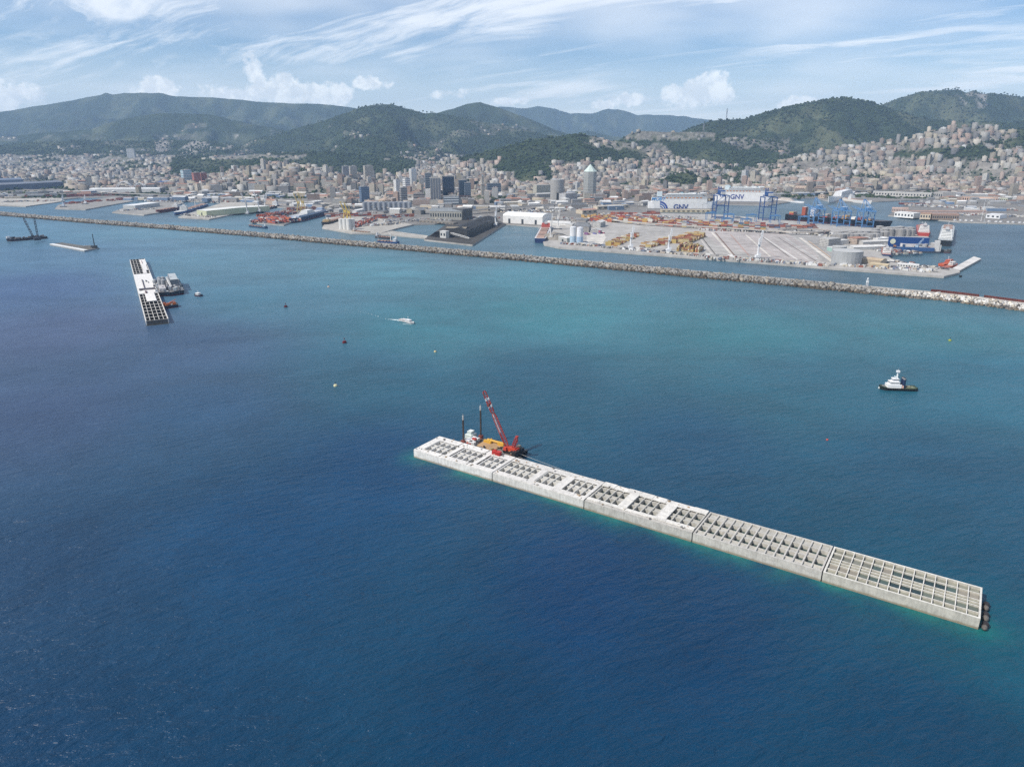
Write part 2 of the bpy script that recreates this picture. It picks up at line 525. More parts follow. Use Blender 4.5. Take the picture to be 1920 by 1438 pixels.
# water turbidity and depth tints, with grey sun glint painted in at left
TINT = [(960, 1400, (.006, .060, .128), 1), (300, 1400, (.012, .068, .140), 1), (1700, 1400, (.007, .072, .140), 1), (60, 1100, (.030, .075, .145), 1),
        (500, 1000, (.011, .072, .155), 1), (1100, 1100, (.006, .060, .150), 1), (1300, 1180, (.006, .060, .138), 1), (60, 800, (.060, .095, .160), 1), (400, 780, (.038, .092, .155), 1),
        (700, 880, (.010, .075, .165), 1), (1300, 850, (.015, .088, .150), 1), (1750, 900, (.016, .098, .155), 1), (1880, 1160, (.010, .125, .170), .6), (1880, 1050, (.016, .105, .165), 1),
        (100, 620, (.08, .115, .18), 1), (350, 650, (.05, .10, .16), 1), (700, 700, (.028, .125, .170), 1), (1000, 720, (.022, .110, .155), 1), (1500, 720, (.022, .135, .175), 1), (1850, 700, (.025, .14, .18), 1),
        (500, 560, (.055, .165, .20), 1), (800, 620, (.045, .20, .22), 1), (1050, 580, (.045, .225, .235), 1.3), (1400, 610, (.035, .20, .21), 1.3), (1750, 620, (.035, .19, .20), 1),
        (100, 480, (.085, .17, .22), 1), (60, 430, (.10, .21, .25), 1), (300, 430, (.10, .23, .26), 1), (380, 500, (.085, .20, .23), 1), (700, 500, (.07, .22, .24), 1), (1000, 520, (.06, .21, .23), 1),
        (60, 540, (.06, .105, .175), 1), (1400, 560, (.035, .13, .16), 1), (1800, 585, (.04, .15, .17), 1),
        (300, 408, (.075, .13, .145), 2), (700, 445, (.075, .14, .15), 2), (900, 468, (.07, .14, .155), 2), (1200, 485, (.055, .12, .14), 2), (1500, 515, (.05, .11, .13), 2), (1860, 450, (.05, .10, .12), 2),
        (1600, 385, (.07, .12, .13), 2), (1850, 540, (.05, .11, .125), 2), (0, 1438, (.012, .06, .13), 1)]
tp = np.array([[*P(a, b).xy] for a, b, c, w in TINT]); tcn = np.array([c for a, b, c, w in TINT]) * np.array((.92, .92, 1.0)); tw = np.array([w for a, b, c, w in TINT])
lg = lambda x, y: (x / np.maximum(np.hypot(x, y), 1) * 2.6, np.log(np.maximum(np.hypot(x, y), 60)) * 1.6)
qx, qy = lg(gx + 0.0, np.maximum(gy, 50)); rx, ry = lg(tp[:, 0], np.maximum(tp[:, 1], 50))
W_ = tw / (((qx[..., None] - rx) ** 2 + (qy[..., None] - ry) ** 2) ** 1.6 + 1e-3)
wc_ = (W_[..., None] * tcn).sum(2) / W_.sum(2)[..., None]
# rubble foundation glowing green through clear water along the new caissons
lx = (gx - CA0.x) * cd.x + (gy - CA0.y) * cd.y; ly = (gx - CA0.x) * cn.x + (gy - CA0.y) * cn.y
dd = np.maximum(np.maximum(-lx, lx - 323), 0) ** 2 + np.maximum(np.maximum(-ly, ly - 27.5), 0) ** 2
wob = fbm(gx / 14, gy / 14, 3)
hal = np.exp(-np.sqrt(dd) / (3.2 + 4.5 * wob)) * (ly < 14) * np.clip(wob * 2.2 - .35, .15, 1) * .9
hal = hal[..., None]
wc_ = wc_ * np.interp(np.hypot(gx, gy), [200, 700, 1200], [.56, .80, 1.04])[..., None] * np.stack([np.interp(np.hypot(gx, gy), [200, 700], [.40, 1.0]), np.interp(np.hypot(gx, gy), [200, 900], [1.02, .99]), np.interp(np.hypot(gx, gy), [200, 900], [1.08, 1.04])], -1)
wc_ = wc_ * (1 - hal) + np.array((.014, .17, .15)) * hal
ny_, nx_ = gx.shape
idx = np.arange(nx_ * ny_).reshape(ny_, nx_)
F_ = np.stack([idx[:-1, :-1], idx[:-1, 1:], idx[1:, 1:], idx[1:, :-1]], -1).reshape(-1, 4)
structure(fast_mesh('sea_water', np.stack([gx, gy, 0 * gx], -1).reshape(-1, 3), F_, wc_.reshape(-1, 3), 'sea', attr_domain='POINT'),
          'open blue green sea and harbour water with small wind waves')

# ------------------------------------------------------------------ hills: real heights at real distances
RIDGES = [  # distance, front width, back width, spur strength, [(px, py of the skyline)...]
    (13500, 5200, 5000, .5, [(-500, 235), (-150, 218), (0, 208), (25, 206), (60, 199), (130, 188), (165, 180), (185, 177), (198, 172), (212, 176), (232, 173), (300, 173), (330, 179), (400, 181), (470, 187), (520, 191), (600, 193), (660, 200), (730, 215), (800, 235), (900, 262)]),
    (9500, 3000, 2600, .55, [(-400, 262), (-100, 262), (0, 258), (60, 250), (120, 246), (170, 242), (215, 226), (260, 216), (300, 211), (350, 211), (400, 214), (425, 222), (470, 233), (520, 240), (570, 262), (640, 285)]),
    (8000, 2900, 2500, .6, [(400, 300), (470, 263), (520, 250), (560, 236), (600, 226), (640, 213), (676, 200), (705, 196), (735, 192), (760, 200), (790, 207), (825, 210), (870, 218), (940, 232), (1000, 246), (1060, 262), (1120, 275)]),
    (10500, 2600, 2500, .45, [(760, 232), (820, 211), (850, 203), (872, 194), (900, 190), (925, 198), (950, 207), (990, 222), (1040, 243), (1100, 262), (1180, 280)]),
    (18500, 3500, 3000, .35, [(850, 215), (900, 200), (935, 197), (985, 201), (1008, 199), (1040, 204), (1070, 212), (1110, 209), (1140, 201), (1160, 203), (1200, 214), (1240, 214), (1280, 214), (1320, 222), (1380, 232), (1500, 245)]),
    (12500, 1500, 1500, .4, [(1020, 268), (1060, 257), (1100, 244), (1150, 254), (1200, 262)]),
    (4700, 1000, 1100, .35, [(820, 305), (860, 295), (900, 287), (950, 274), (1000, 262), (1040, 257), (1080, 250), (1110, 254), (1140, 262), (1180, 266), (1240, 290), (1300, 306)]),
    (5300, 1500, 1000, .35, [(1120, 285), (1160, 262), (1180, 248), (1205, 243), (1260, 246), (1320, 246), (1380, 250), (1450, 265), (1520, 280)]),
    (6300, 1900, 1800, .55, [(1180, 300), (1260, 252), (1305, 236), (1325, 228), (1345, 224), (1395, 223), (1440, 210), (1475, 200), (1520, 192), (1560, 184), (1600, 184), (1640, 193), (1680, 205), (1740, 220), (1850, 230), (2000, 225), (2300, 220)]),
    (8200, 2600, 2000, .6, [(1480, 260), (1600, 212), (1640, 197), (1665, 192), (1700, 180), (1725, 171), (1760, 170), (1797, 164), (1812, 169), (1828, 165), (1842, 169), (1880, 173), (1920, 183), (2050, 178), (2300, 190)]),
    (4250, 1150, 900, .25, [(1330, 330), (1420, 312), (1480, 300), (1530, 289), (1580, 276), (1640, 268), (1700, 262), (1740, 249), (1785, 240), (1850, 239), (1885, 246), (1920, 240), (2050, 228), (2400, 220)]),
    (5500, 1500, 1500, .25, [(180, 316), (250, 303), (320, 297), (400, 296), (470, 290), (560, 284), (640, 286), (720, 293), (800, 300), (860, 308), (930, 315)]),
    (7300, 1900, 1800, .4, [(-400, 268), (0, 272), (60, 266), (150, 262), (250, 266), (340, 262), (420, 268), (470, 280), (560, 296)]),
    (3450, 330, 350, .25, [(1235, 342), (1260, 330), (1290, 322), (1315, 330), (1345, 345)]),
]
CP, SP = math.cos(PITCH), math.sin(PITCH)


def prof_table(D, pts):
    us, zs = [], []
    for px, py in pts:
        z = CAMH + D * math.tan(math.atan((719 - py) / FPX) - PITCH)
        us.append((px - 960) / FPX * (CP - (z - CAMH) / D * SP)); zs.append(z)
    return np.array(us), np.array(zs)


TABS = [(D, wf, wb, sp, *prof_table(D, pts)) for D, wf, wb, sp, pts in RIDGES]


def terrain(x, y):
    x = np.asarray(x, float); y = np.asarray(y, float)
    u = x / y
    h = 1.0 + np.clip(y - 3650, 0, 9e3) * .009
    for i, (D, wf, wb, sp, us, zs) in enumerate(TABS):
        Dv = D + (fbm(u * 6 + i * 3.1, u * 0 + i, 2) - .5) * D * .10 * 0
        Z = np.interp(u, us, zs, left=zs[0] - 60, right=zs[-1] - 60)
        edge = np.clip((u - us[0]) / .03 + 1, 0, 1) * np.clip((us[-1] - u) / .03 + 1, 0, 1)
        t = np.where(y < Dv, (Dv - y) / wf, (y - Dv) / wb)
        t = np.clip(t, 0, 1)
        rd = 2.1 * (ridged(x / (wf * .30) + i + y / (wf * .9), y / (wf * 1.1) + i * 2, 5) - .60)
        tt = np.clip(t + rd * sp * np.sqrt(t) * (1.0 - t * .4) * (t > 0), 0, 1)
        pr = np.where(t > 0, (1 - tt) ** 1.25 * (1 - .25 * tt), 1)
        small = (fbm(x / 90, y / 90, 3) - .5) * 14 * np.clip(t * 6, 0, 1) * np.clip(Z / 200, 0, 1)
        w1_ = -.55 + 2.3 * (1 - ridged(x / (520 + D * .03) + i * 5.3 + fbm(x / 800, y / 800, 2) * 1.2, y / (1000 + D * .05) + i, 3)); w1_ = np.clip(w1_, 0, 1)
        w2_ = 1 - ridged(x / (170 + D * .012) + i * 2.3, y / (240 + D * .012) + 4, 3)
        cut = np.clip(t * 4.0, 0, 1) * (.58 * w1_ + .40 * w2_)
        if D > 9000: cut = cut * 1.35
        hh = (Z * pr * (1 - np.where(y < Dv + 10, cut, cut * .4)) + small) * edge
        h = np.maximum(h, hh)
    h = h + (fbm(x / 26, y / 26, 2) - .5) * 5 * np.clip((h - 30) / 60, 0, 1)
    return np.where(y < 3500, np.minimum(h, 1 + np.clip(y - 3060, 0, 1e9) * .2), h)


def world_to_px(x, y, z):
    d = y * CP - (z - CAMH) * SP; v = (z - CAMH) * CP + y * SP
    return 960 + FPX * x / d, 719 - FPX * v / d


# where houses stand: density 0..1 by place
def urban(x, y, h):
    px, py = world_to_px(x, y, h)
    n = fbm(x / 260, y / 260, 3); n2 = fbm(x / 900 + 9, y / 900, 3)
    d = np.zeros_like(h)
    d = np.where((y < 4900) & (h < 60), 1.0, d)                                    # the plain
    d = np.where((px < 900) & (y < 7200) & (h < 95) & (n2 > .34), np.maximum(d, .8), d)
    d = np.where((px > 1380) & (y < 4350) & (h < 330), .95, d)                      # the slope over the old harbour
    d = np.where((px > 1380) & (y < 4350) & (h > 120) & (n < .47), .10, d)
    mid = (px > 850) & (px <= 1400) & (y < 5600) & (h >= 45)
    d = np.where(mid & (h < 95), np.where(n > .42, .85, .1), d)
    d = np.where(mid & (h >= 95) & (h < 240), np.where((n > .60), .6, .0), d)
    d = np.where((px > 1170) & (px < 1340) & (py < 262) & (y < 5600), .55, d)
    d = np.where((px > 1340) & (px < 1480) & (py > 262) & (py < 292) & (y < 6000), np.where(n > .5, .5, .0), d)
    far = (px < 1000) & (y > 5000) & (y < 10500) & (h < 420)
    d = np.where(far & (n > .60) & (n2 > .42), .35, d)
    # wooded places kept free
    d = np.where((px > 320) & (px < 780) & (h > 14) & (y > 4050) & (y < 5700), np.where((py < 300) & (n > .5), .6, .0), d)
    d = np.where((px > 1238) & (px < 1345) & (y > 3250) & (y < 3700), .05, d)
    d = np.where((px > 965) & (px < 1035) & (py > 305) & (py < 345) & (y > 3400), .12, d)
    return d


NU, NY = 860, 400
uu = np.linspace(-1.15, 1.15, NU)
yy = 3050 * (20800 / 3050) ** (np.linspace(0, 1, NY) ** 1.0)
U2, Y2 = np.meshgrid(uu, yy)
X2 = U2 * Y2
H2 = terrain(X2, Y2)
UR = urban(X2, Y2, H2)
nn = fbm(X2 / 300, Y2 / 300, 4)[..., None]; nm = fbm(X2 / 60 + 50, Y2 / 60, 3)[..., None]
forest = np.array((.016, .029, .013)) * (1 - nn) + np.array((.046, .062, .028)) * nn
meadow = np.array((.10, .11, .06))
pxg, pyg = world_to_px(X2, Y2, H2)
mw = (np.clip((nn - .53) * 6, 0, 1)) * (.55 + .35 * ((pxg > 1300) & (pyg > 200))[..., None])
col = forest * (1 - mw) + meadow * mw
col = col * (.7 + .6 * nm)
cityg = np.array((.23, .215, .19)) * (.75 + .5 * nm)
uw = np.clip((UR[..., None] - .2) * 2.2, 0, 1) * np.where(nm > .62, .35, 1.0)
col = col * (1 - uw) + cityg * uw
# bare quarry faces on the left hill and near the summit on the right
qm = (((pxg > 290) & (pxg < 445) & (pyg > 252) & (pyg < 288) & (Y2 > 5200)) | ((pxg > 1760) & (pxg < 1850) & (pyg > 176) & (pyg < 200)))
qn = np.clip((fbm(X2 / 110, Y2 / 420 + 3, 4) - .52) * 9, 0, 1) * qm
col = col * (1 - qn[..., None]) + np.array((.30, .28, .25)) * qn[..., None]
idx = np.arange(NU * NY).reshape(NY, NU)
F_ = np.stack([idx[:-1, :-1], idx[:-1, 1:], idx[1:, 1:], idx[1:, :-1]], -1).reshape(-1, 4)
hl = fast_mesh('hills', np.stack([X2, Y2, H2], -1).reshape(-1, 3), F_, col.reshape(-1, 3), 'land', attr_domain='POINT')
hl.data.polygons.foreach_set('use_smooth', np.ones(len(F_), bool))
structure(hl, 'green wooded mountains and hills rising behind the port city')

# ------------------------------------------------------------------ quays and port ground
CONC = (.42, .40, .37)


def land(name, px, top, z=3.0, col=CONC, label=None, zb=-3.0, world_extra=None):
    pts = [tuple(P(a, b, z).xy) for a, b in px]
    if world_extra: pts = pts + world_extra
    ar = sum(pts[i][0] * pts[(i + 1) % len(pts)][1] - pts[(i + 1) % len(pts)][0] * pts[i][1] for i in range(len(pts)))
    if ar < 0: pts.reverse()
    b = MB(); n = len(pts)
    for i in range(n):
        p, q = pts[i], pts[(i + 1) % n]
        b.poly([(*p, zb), (*q, zb), (*q, z), (*p, z)], col)
    o = None
    b2 = MB(); b2.poly([(*p, z) for p in pts], top)
    b.poly([(*p, z) for p in pts], top)
    o = b.build(name, 'pave')
    structure(o, label)
    return o


GREY1, GREY2, PALE, DARK = (.22, .215, .20), (.30, .29, .27), (.42, .40, .36), (.10, .10, .10)
shore = [(-700, 376), (110, 375), (150, 371), (215, 370), (300, 375), (440, 381), (530, 389), (600, 393), (620, 402), (700, 412), (770, 421), (815, 420), (850, 414), (935, 418), (948, 420), (1012, 425),
         (1030, 418), (1180, 404), (1205, 398), (1342, 394), (1346, 383), (1440, 385), (1482, 379), (1452, 373), (1530, 371), (1560, 379), (1648, 378), (1730, 375), (1742, 384), (1690, 388), (1665, 404), (1800, 416), (1930, 420), (2400, 434)]
land('port_ground', shore, (.225, .215, .20), 3.0, CONC, 'paved port and city ground behind the quays', world_extra=[(5200, 3900), (-5600, 3900)])
land('quay', [(-400, 392), (0, 385), (48, 387), (122, 377), (112, 371), (-400, 371)], PALE, 3.06, label='pale concrete quay at the edge of the photo by red container stacks')
land('quay', [(103, 391), (160, 393), (250, 377), (215, 369), (110, 384)], GREY2, 3.09, label='narrow pier with red cargo and a blue crane')
land('quay', [(210, 398), (270, 403), (296, 399), (345, 380), (300, 373), (232, 390)], GREY2, 3.12, label='pier with a long white shed roof')
land('quay', [(334, 407), (392, 411), (470, 395), (480, 378), (430, 376)], PALE, 3.15, label='pier carrying the long pale green warehouse')
land('quay', [(470, 417), (532, 422), (546, 416), (610, 398), (605, 388), (540, 388), (500, 405)], GREY1, 3.18, label='pier crowded with orange container stacks')
land('quay', [(604, 427), (660, 437), (712, 438), (745, 428), (775, 421), (700, 408), (620, 402)], PALE, 3.21, label='pale pier with silos and cement plant')
land('quay', [(712, 438), (800, 446), (802, 442), (735, 433)], PALE, 3.24, label='thin pale causeway between two piers')
land('coal_pier', [(795, 449), (886, 459), (948, 420), (935, 414), (850, 412)], (.085, .082, .078), 3.27, CONC, label='dark coal terminal pier')
land('container_terminal', [(1020, 458), (1048, 464), (1400, 490), (1580, 504), (1770, 518), (1800, 511), (1795, 504), (1755, 500), (1682, 494), (1660, 476), (1668, 466), (1735, 458), (1742, 442), (1640, 428), (1460, 412), (1342, 402), (1180, 399), (1030, 416), (1010, 426)],
     (.40, .385, .36), 3.30, CONC, label='large concrete container terminal facing the breakwater')
land('yard_asphalt', [(1300, 420), (1450, 425), (1520, 462), (1540, 492), (1440, 487), (1345, 460)], (.42, .385, .365), 3.36, label='empty pinkish grey container yard', zb=3.2)
land('yard_asphalt', [(1450, 425), (1510, 428), (1640, 494), (1545, 492), (1522, 462)], (.33, .32, .305), 3.345, label='empty grey parking yard with pale lanes', zb=3.2)
land('jetty', [(1786, 503), (1800, 507), (1840, 485), (1826, 481)], (.62, .60, .57), 3.4, label='pale floating jetty sticking out from the terminal corner')

# painted lanes and crane rails on the empty yard
def strip(b, a, c, w, z, col):
    a, c = P(*a, z), P(*c, z); d = (c - a).normalized(); n = Vector((-d.y, d.x, 0)) * w / 2
    b.poly([a - n, c - n, c + n, a + n], col)


b = MB()
for a, c, w, col in [((1304, 436), (1335, 477), 4, (.55, .52, .48)), ((1309, 436), (1341, 477), 2, (.12, .11, .10)), ((1335, 436), (1373, 479), 5, (.60, .56, .50)), ((1341, 436), (1378, 480), 2.5, (.20, .13, .10)),
                     ((1398, 440), (1444, 481), 4, (.62, .58, .52)), ((1404, 440), (1468, 492), 1.5, (.45, .38, .34)), ((1434, 446), (1495, 487), 4, (.62, .60, .56)), ((1370, 440), (1405, 480), 3, (.42, .30, .26)),
                     ((1450, 445), (1518, 489), 3, (.5, .48, .45)), ((1468, 444), (1535, 488), 5, (.46, .45, .43)), ((1488, 444), (1560, 490), 5, (.42, .41, .39)), ((1500, 446), (1565, 494), 7, (.62, .58, .52)), ((1516, 452), (1575, 496), 3, (.50, .38, .28)),
                     ((1424, 441), (1480, 482), 2, (.14, .13, .12)), ((1460, 446), (1530, 490), 2, (.15, .14, .13))]:
    strip(b, a, c, w, 3.44 + .005 * rnd.random(), col)
for k in range(15):
    a = (1352 + k * 17, 437 + k * .9); strip(b, a, (a[0] + 44, a[1] + 40), .7, 3.42, (.48, .46, .43))
structure(b.build('lane_markings', 'pave'), 'pale lanes and crane rails across the empty yard')
b = MB()
for k in range(26):
    t = k / 25; px, py = 1060 + t * 740, 465.2 + t * 52.8
    p = P(px, py, 1.2); b.box((p.x, p.y - 1.5, .3), (3.6, 2.2, 2.4), (.02, .02, .02))
o = b.build('quay_fenders', 'steel'); tag(o, 'black rubber fenders in a row along the terminal quay', 'fenders')
o['kind'] = 'stuff'; del o['category']

# the far left belt, railway and streets as pale bands are read from roofs; the raised road loop on the terminal
b = MB()
loop = []
for k in range(41):
    t = k / 40 * 2 * math.pi
    loop.append((1508 + 46 * math.cos(t), 432.5 + 3.4 * math.sin(t)))
road = [(1200, 424), (1300, 429), (1400, 433), (1470, 436)]
def deck(b, px, z, w, col, thick=1.2, piers=None):
    pts = [P(a, c, z) for a, c in px]
    L, Rr = [], []
    for i, p in enumerate(pts):
        d = (pts[min(i + 1, len(pts) - 1)] - pts[max(i - 1, 0)]).normalized(); n = Vector((-d.y, d.x, 0)) * w / 2
        L.append(p + n); Rr.append(p - n)
    dn = Vector((0, 0, thick))
    for i in range(len(pts) - 1):
        b.poly([Rr[i], Rr[i + 1], L[i + 1], L[i]], col)
        b.poly([Rr[i] - dn, Rr[i + 1] - dn, Rr[i + 1], Rr[i]], col); b.poly([L[i + 1] - dn, L[i] - dn, L[i], L[i + 1]], col)
        b.poly([L[i] - dn, L[i + 1] - dn, Rr[i + 1] - dn, Rr[i] - dn], col)
        for s_, q in ((L, 1), (Rr, 1)):
            up = Vector((0, 0, .9))
            b.poly([s_[i], s_[i + 1], s_[i + 1] + up, s_[i] + up], (.5, .48, .44))
    if piers:
        for i in range(0, len(pts), piers):
            b.box((pts[i].x, pts[i].y, 3), (2.2, 2.2, z - 3 - thick), (.4, .38, .35))
deck(b, loop, 9, 9, (.36, .31, .27), piers=4)
t = thing('road_viaduct', 'raised oval road ramp loop over the container terminal', 'viaduct')
b.build('ramp_loop', 'pave', t)
b = MB(); deck(b, [(1040, 412), (1120, 410), (1200, 418), (1300, 424), (1400, 430), (1466, 434)], 9, 10, (.33, .31, .28), piers=1); b.build('road_deck', 'pave', t)
b = MB(); deck(b, [(620, 383), (700, 388), (760, 392), (830, 396), (880, 395), (960, 388), (1040, 384), (1120, 379), (1200, 381), (1320, 372), (1420, 366), (1530, 362), (1650, 357), (1760, 352), (1900, 356)], 14, 16, (.30, .29, .28), piers=1)
tag(b.build('elevated_road', 'pave'), 'long grey elevated road running behind the port', 'viaduct')
b = MB(); deck(b, [(-60, 366), (60, 364), (200, 362), (330, 366), (470, 372), (620, 382)], 12, 14, (.36, .35, .33), piers=1)
tag(b.build('elevated_road', 'pave'), 'elevated road passing behind the piers with ships', 'viaduct')

# ------------------------------------------------------------------ new caissons in the foreground
CA0.z = 0.0
WHITEC, MIDC, OLDC = (.64, .62, .57), (.50, .485, .44), (.44, .425, .38)
CL, CW, CT = 63.9, 27.3, 5.5
WT = (.018, .035, .035)


def caisson_root(name, label, k, group):
    p = CA0 + cd * (k * 64.5 + .3)
    return thing(name, label, 'caisson', (p.x, p.y, 0), CANG, group)


def cbox(x0, x1, y0, y1, z0, z1, col, name, parent, mat='caisson', top=None, tilt=None):
    b = MB(); b.box(((x0 + x1) / 2, (y0 + y1) / 2, z0), (x1 - x0, y1 - y0, z1 - z0), col, top)
    o = b.build(name, mat, parent)
    return o


def caisson(k, label, wallc, ncol, rows, floors, slabs=(), topc=None, thin=.36, end=3.0, joints=()):
    """rows: list of y edges; floors[r]: (depth z, colour fn, mat)"""
    t = caisson_root('concrete_caisson', label, k, 'caissons of the new breakwater in a line')
    wy = .9
    topc = topc or wallc
    cbox(0, CL, 0, wy, -3, CT, wallc, 'outer_wall', t, top=topc); cbox(0, CL, CW - wy, CW, -3, CT, wallc, 'outer_wall', t, top=topc)
    cbox(0, .8, wy, CW - wy, -3, CT - .01, wallc, 'outer_wall', t, top=topc); cbox(CL - .8, CL, wy, CW - wy, -3, CT - .01, wallc, 'outer_wall', t, top=topc)
    xs = [.8 + (CL - 1.6) * i / ncol for i in range(ncol + 1)]
    for i in range(1, ncol):
        cbox(xs[i] - thin, xs[i] + thin, wy, CW - wy, -1, CT - .03, wallc, 'cross_wall', t, top=topc)
    for r in range(1, len(rows) - 1):
        cbox(.8, CL - .8, rows[r] - .22, rows[r] + .22, -1, CT - .30, wallc, 'partition_wall', t, top=topc)
    fb = {}
    for r in range(len(rows) - 1):
        for i in range(ncol):
            z, colr, mat = floors(r, i)
            cbox(xs[i] + thin, xs[i + 1] - thin, rows[r] + .22, rows[r + 1] - .22, -.9, z, colr, 'cell_water' if mat == 'cellwater' else 'cell_floor', t, mat)
    for (x0, x1, y0, y1, dz, c) in slabs:
        cbox(x0 + .05, x1 - .05, y0 + .05, y1 - .05, CT + .02, CT + .32 + dz, c, 'deck_slab', t)
    for xj in joints:
        cbox(xj - .22, xj + .22, .4, CW - .4, CT + .33, CT + .40, (.06, .055, .05), 'trench', t)
    return t


def jit(c, a=.05):
    q = 1 + rnd.uniform(-a, a); return (c[0] * q, c[1] * q, c[2] * q)


rows5 = [.9, 5.0, 11.2, 14.6, 20.8, 26.4]


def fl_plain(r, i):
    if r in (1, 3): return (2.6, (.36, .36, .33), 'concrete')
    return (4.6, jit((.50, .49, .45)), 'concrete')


def slab_set(groups, gap_cols, dzf=lambda: 0.0, front=(.0, 5.6), back=(22.4, CW), c=WHITEC, n=6):
    out = []
    for k in range(n):
        x0, x1 = CL * k / n, CL * (k + 1) / n
        out.append((x0, x1, front[0] + .1, front[1], dzf(), jit(c, .06))); out.append((x0, x1, back[0], back[1] - .1, dzf(), jit(c, .06)))
    for x0, x1 in gap_cols:
        ys = [front[1], (front[1] + back[0]) / 2, back[0]]
        for a, b_ in zip(ys[:-1], ys[1:]): out.append((x0, x1, a, b_, dzf(), jit(c, .06)))
    return out


xc = [.8 + (CL - 1.6) * i / 14 for i in range(15)]
caisson(0, 'whitest new concrete caisson at the far end, with the crane barge moored behind it', (.66, .645, .61), 14, rows5, fl_plain,
        slab_set(3, [(0, xc[1]), (xc[5], xc[6] - 1.2), (xc[10], xc[11] - 1.5), (xc[10] - .1 + 16.6, CL)], front=(0, 4.6), back=(21.2, CW), c=(.72, .70, .66)), joints=(21.4, 43.6))
caisson(1, 'new pale caisson with three groups of open cells between solid slabs, beside the barge stern', (.60, .585, .54), 14, rows5, fl_plain,
        slab_set(3, [(xc[5], xc[6] - .2), (xc[9] + .5, xc[10] + 1.2), (xc[14] - 1.2, CL)], front=(0, 4.8), back=(21.5, CW), c=(.66, .64, .60)))


def fl_water(r, i):
    if r in (1, 3): return (3.0, (.045, .075, .07), 'cellwater')
    return (4.6, jit((.46, .45, .41)), 'concrete')


sl3 = slab_set(3, [(xc[4], xc[5] + 1.0), (xc[9] + .6, xc[10] + 2.0)], dzf=lambda: rnd.choice([0, .25, .45, .1]), front=(2.2, 5.0), back=(22.4, CW), c=(.68, .66, .61), n=8) + [(0, CL, .0, 2.2, -.28, (.50, .48, .44))]
t3 = caisson(2, 'caisson with uneven stepped white deck slabs and cells holding dark water, middle of the line', (.47, .455, .41), 14, rows5, fl_water, sl3)
caisson(3, 'caisson with a regular open grid of cells and no slabs, beside the flooded one', (.50, .48, .43), 14, rows5, fl_water, (), topc=(.52, .50, .46))
# narrow walkway strips on the fourth
G5 = [(.13, .15, .125), (.075, .11, .10), (.20, .205, .175), (.03, .055, .06), (.27, .25, .21)]
rows6 = [.9, 5.2, 10.6, 13.2, 15.8, 21.6, 26.4]


def fl5(r, i):
    if r in (1, 4):
        c = G5[(2 if i < 4 else 3 if i in (7, 8, 9, 10) else 1 if i < 12 else 4) if r == 4 else (4 if i < 3 else 1 if i in (4, 5) else 3 if i in (5, 6, 7, 8) else 0)]
        if i == 5 and r == 4: c = G5[4]
        return (4.35, jit(c, .12), 'cellwater' if c[0] < .2 else 'concrete')
    return (4.2 if r in (0, 5) else 4.5, jit((.27, .27, .22), .1), 'concrete')


caisson(4, 'lowest built caisson of the line, open grid of thin walls flooded with grey green water', (.48, .46, .40), 14, rows6, fl5, (), topc=(.68, .66, .60), thin=.20)
# dark gaps between caissons get a rubber seal; fenders at the open end
for k in range(1, 5):
    p = CA0 + cd * (k * 64.5)
    b = MB(); b.box((0, CW / 2, -2), (.34, CW - .6, 7.1), (.05, .045, .04))
    o = b.build('joint_seal', 'steel'); o.location = (p.x, p.y, 0); o.rotation_euler = (0, 0, CANG)
    tag(o, ['dark vertical joint between the crane barge caisson and its neighbour', 'dark joint on the side of the stepped slab caisson toward the barge', 'dark joint between the stepped slab caisson and the open grid one', 'dark rusty joint beside the flooded end caisson'][k - 1], 'joint seal', 'joints between the caissons')
for k, (yy_, r_) in enumerate([(20.5, 1.5), (17.6, 1.3), (12.0, 1.5), (8.9, 1.4), (3.6, 1.6), (1.2, 1.2)]):
    b = MB()
    for q in range(10):
        a0, a1 = q * math.pi / 5, (q + 1) * math.pi / 5
        for m_ in range(5):
            h0, h1 = -math.pi / 2 + m_ * math.pi / 5, -math.pi / 2 + (m_ + 1) * math.pi / 5
            f = lambda a, h: (math.cos(h) * math.cos(a) * r_, math.sin(h) * r_ * 1.35, math.cos(h) * math.sin(a) * r_ + .9)
            b.poly([f(a0, h0), f(a1, h0), f(a1, h1), f(a0, h1)], (.035, .03, .03) if k % 2 == 0 else (.16, .14, .12))
    o = b.build('floating_fender', 'steel'); p = CA0 + cd * (5 * 64.5 + 1.2 + r_ * .6) + cn * yy_
    o.location = (p.x, p.y, .3); o.rotation_euler = (0, 0, CANG)
    tag(o, ['black floating fender on the end caisson, the one toward the breakwater', 'grey brown floating fender, second from the breakwater side', 'black floating fender at the middle of the end wall', 'grey brown floating fender just past the middle of the end wall', 'large black floating fender near the seaward corner', 'small grey brown fender at the seaward corner of the end wall'][k], 'fender', 'floating fenders at the caisson end')

# ------------------------------------------------------------------ crane barge behind the caissons
RED, YEL, BLK, WHT = (.42, .045, .03), (.60, .34, .04), (.022, .022, .024), (.78, .78, .76)
bo = CA0 + cd * 14 + cn * 29.2
bt = thing('crane_barge', 'crowded work barge with ochre deck and black stern moored behind the white caissons', 'barge', (bo.x, bo.y, 0), CANG)
BLN, BW = 47.0, 16.5
b = MB(); b.prism([(0, 2), (2, 0), (BLN, 0), (BLN, BW), (2, BW), (0, BW - 2)], -1, 3.6, (.05, .05, .05), (.20, .18, .15), True); b.build('hull', 'steel', bt)
b = MB()
for k in range(12):
    b.cyl((3 + k * 3.8, .0 - .5, 1.5), .7, 1.6, BLK, n=8)
for k in range(6): b.cyl((BLN + .4, 1.5 + k * 2.8, 1.2), .9, 2.3, BLK, n=8)
o = b.build('tyre_fenders', 'steel', bt); o['kind'] = 'stuff'
b = MB(); b.prism([(14.5, 3.0), (29, 1.5), (31, 13.5), (15, 14.2)], 3.65, 3.95, (.38, .24, .12), (.44, .29, .16)); b.build('timber_deck', 'pave', bt)
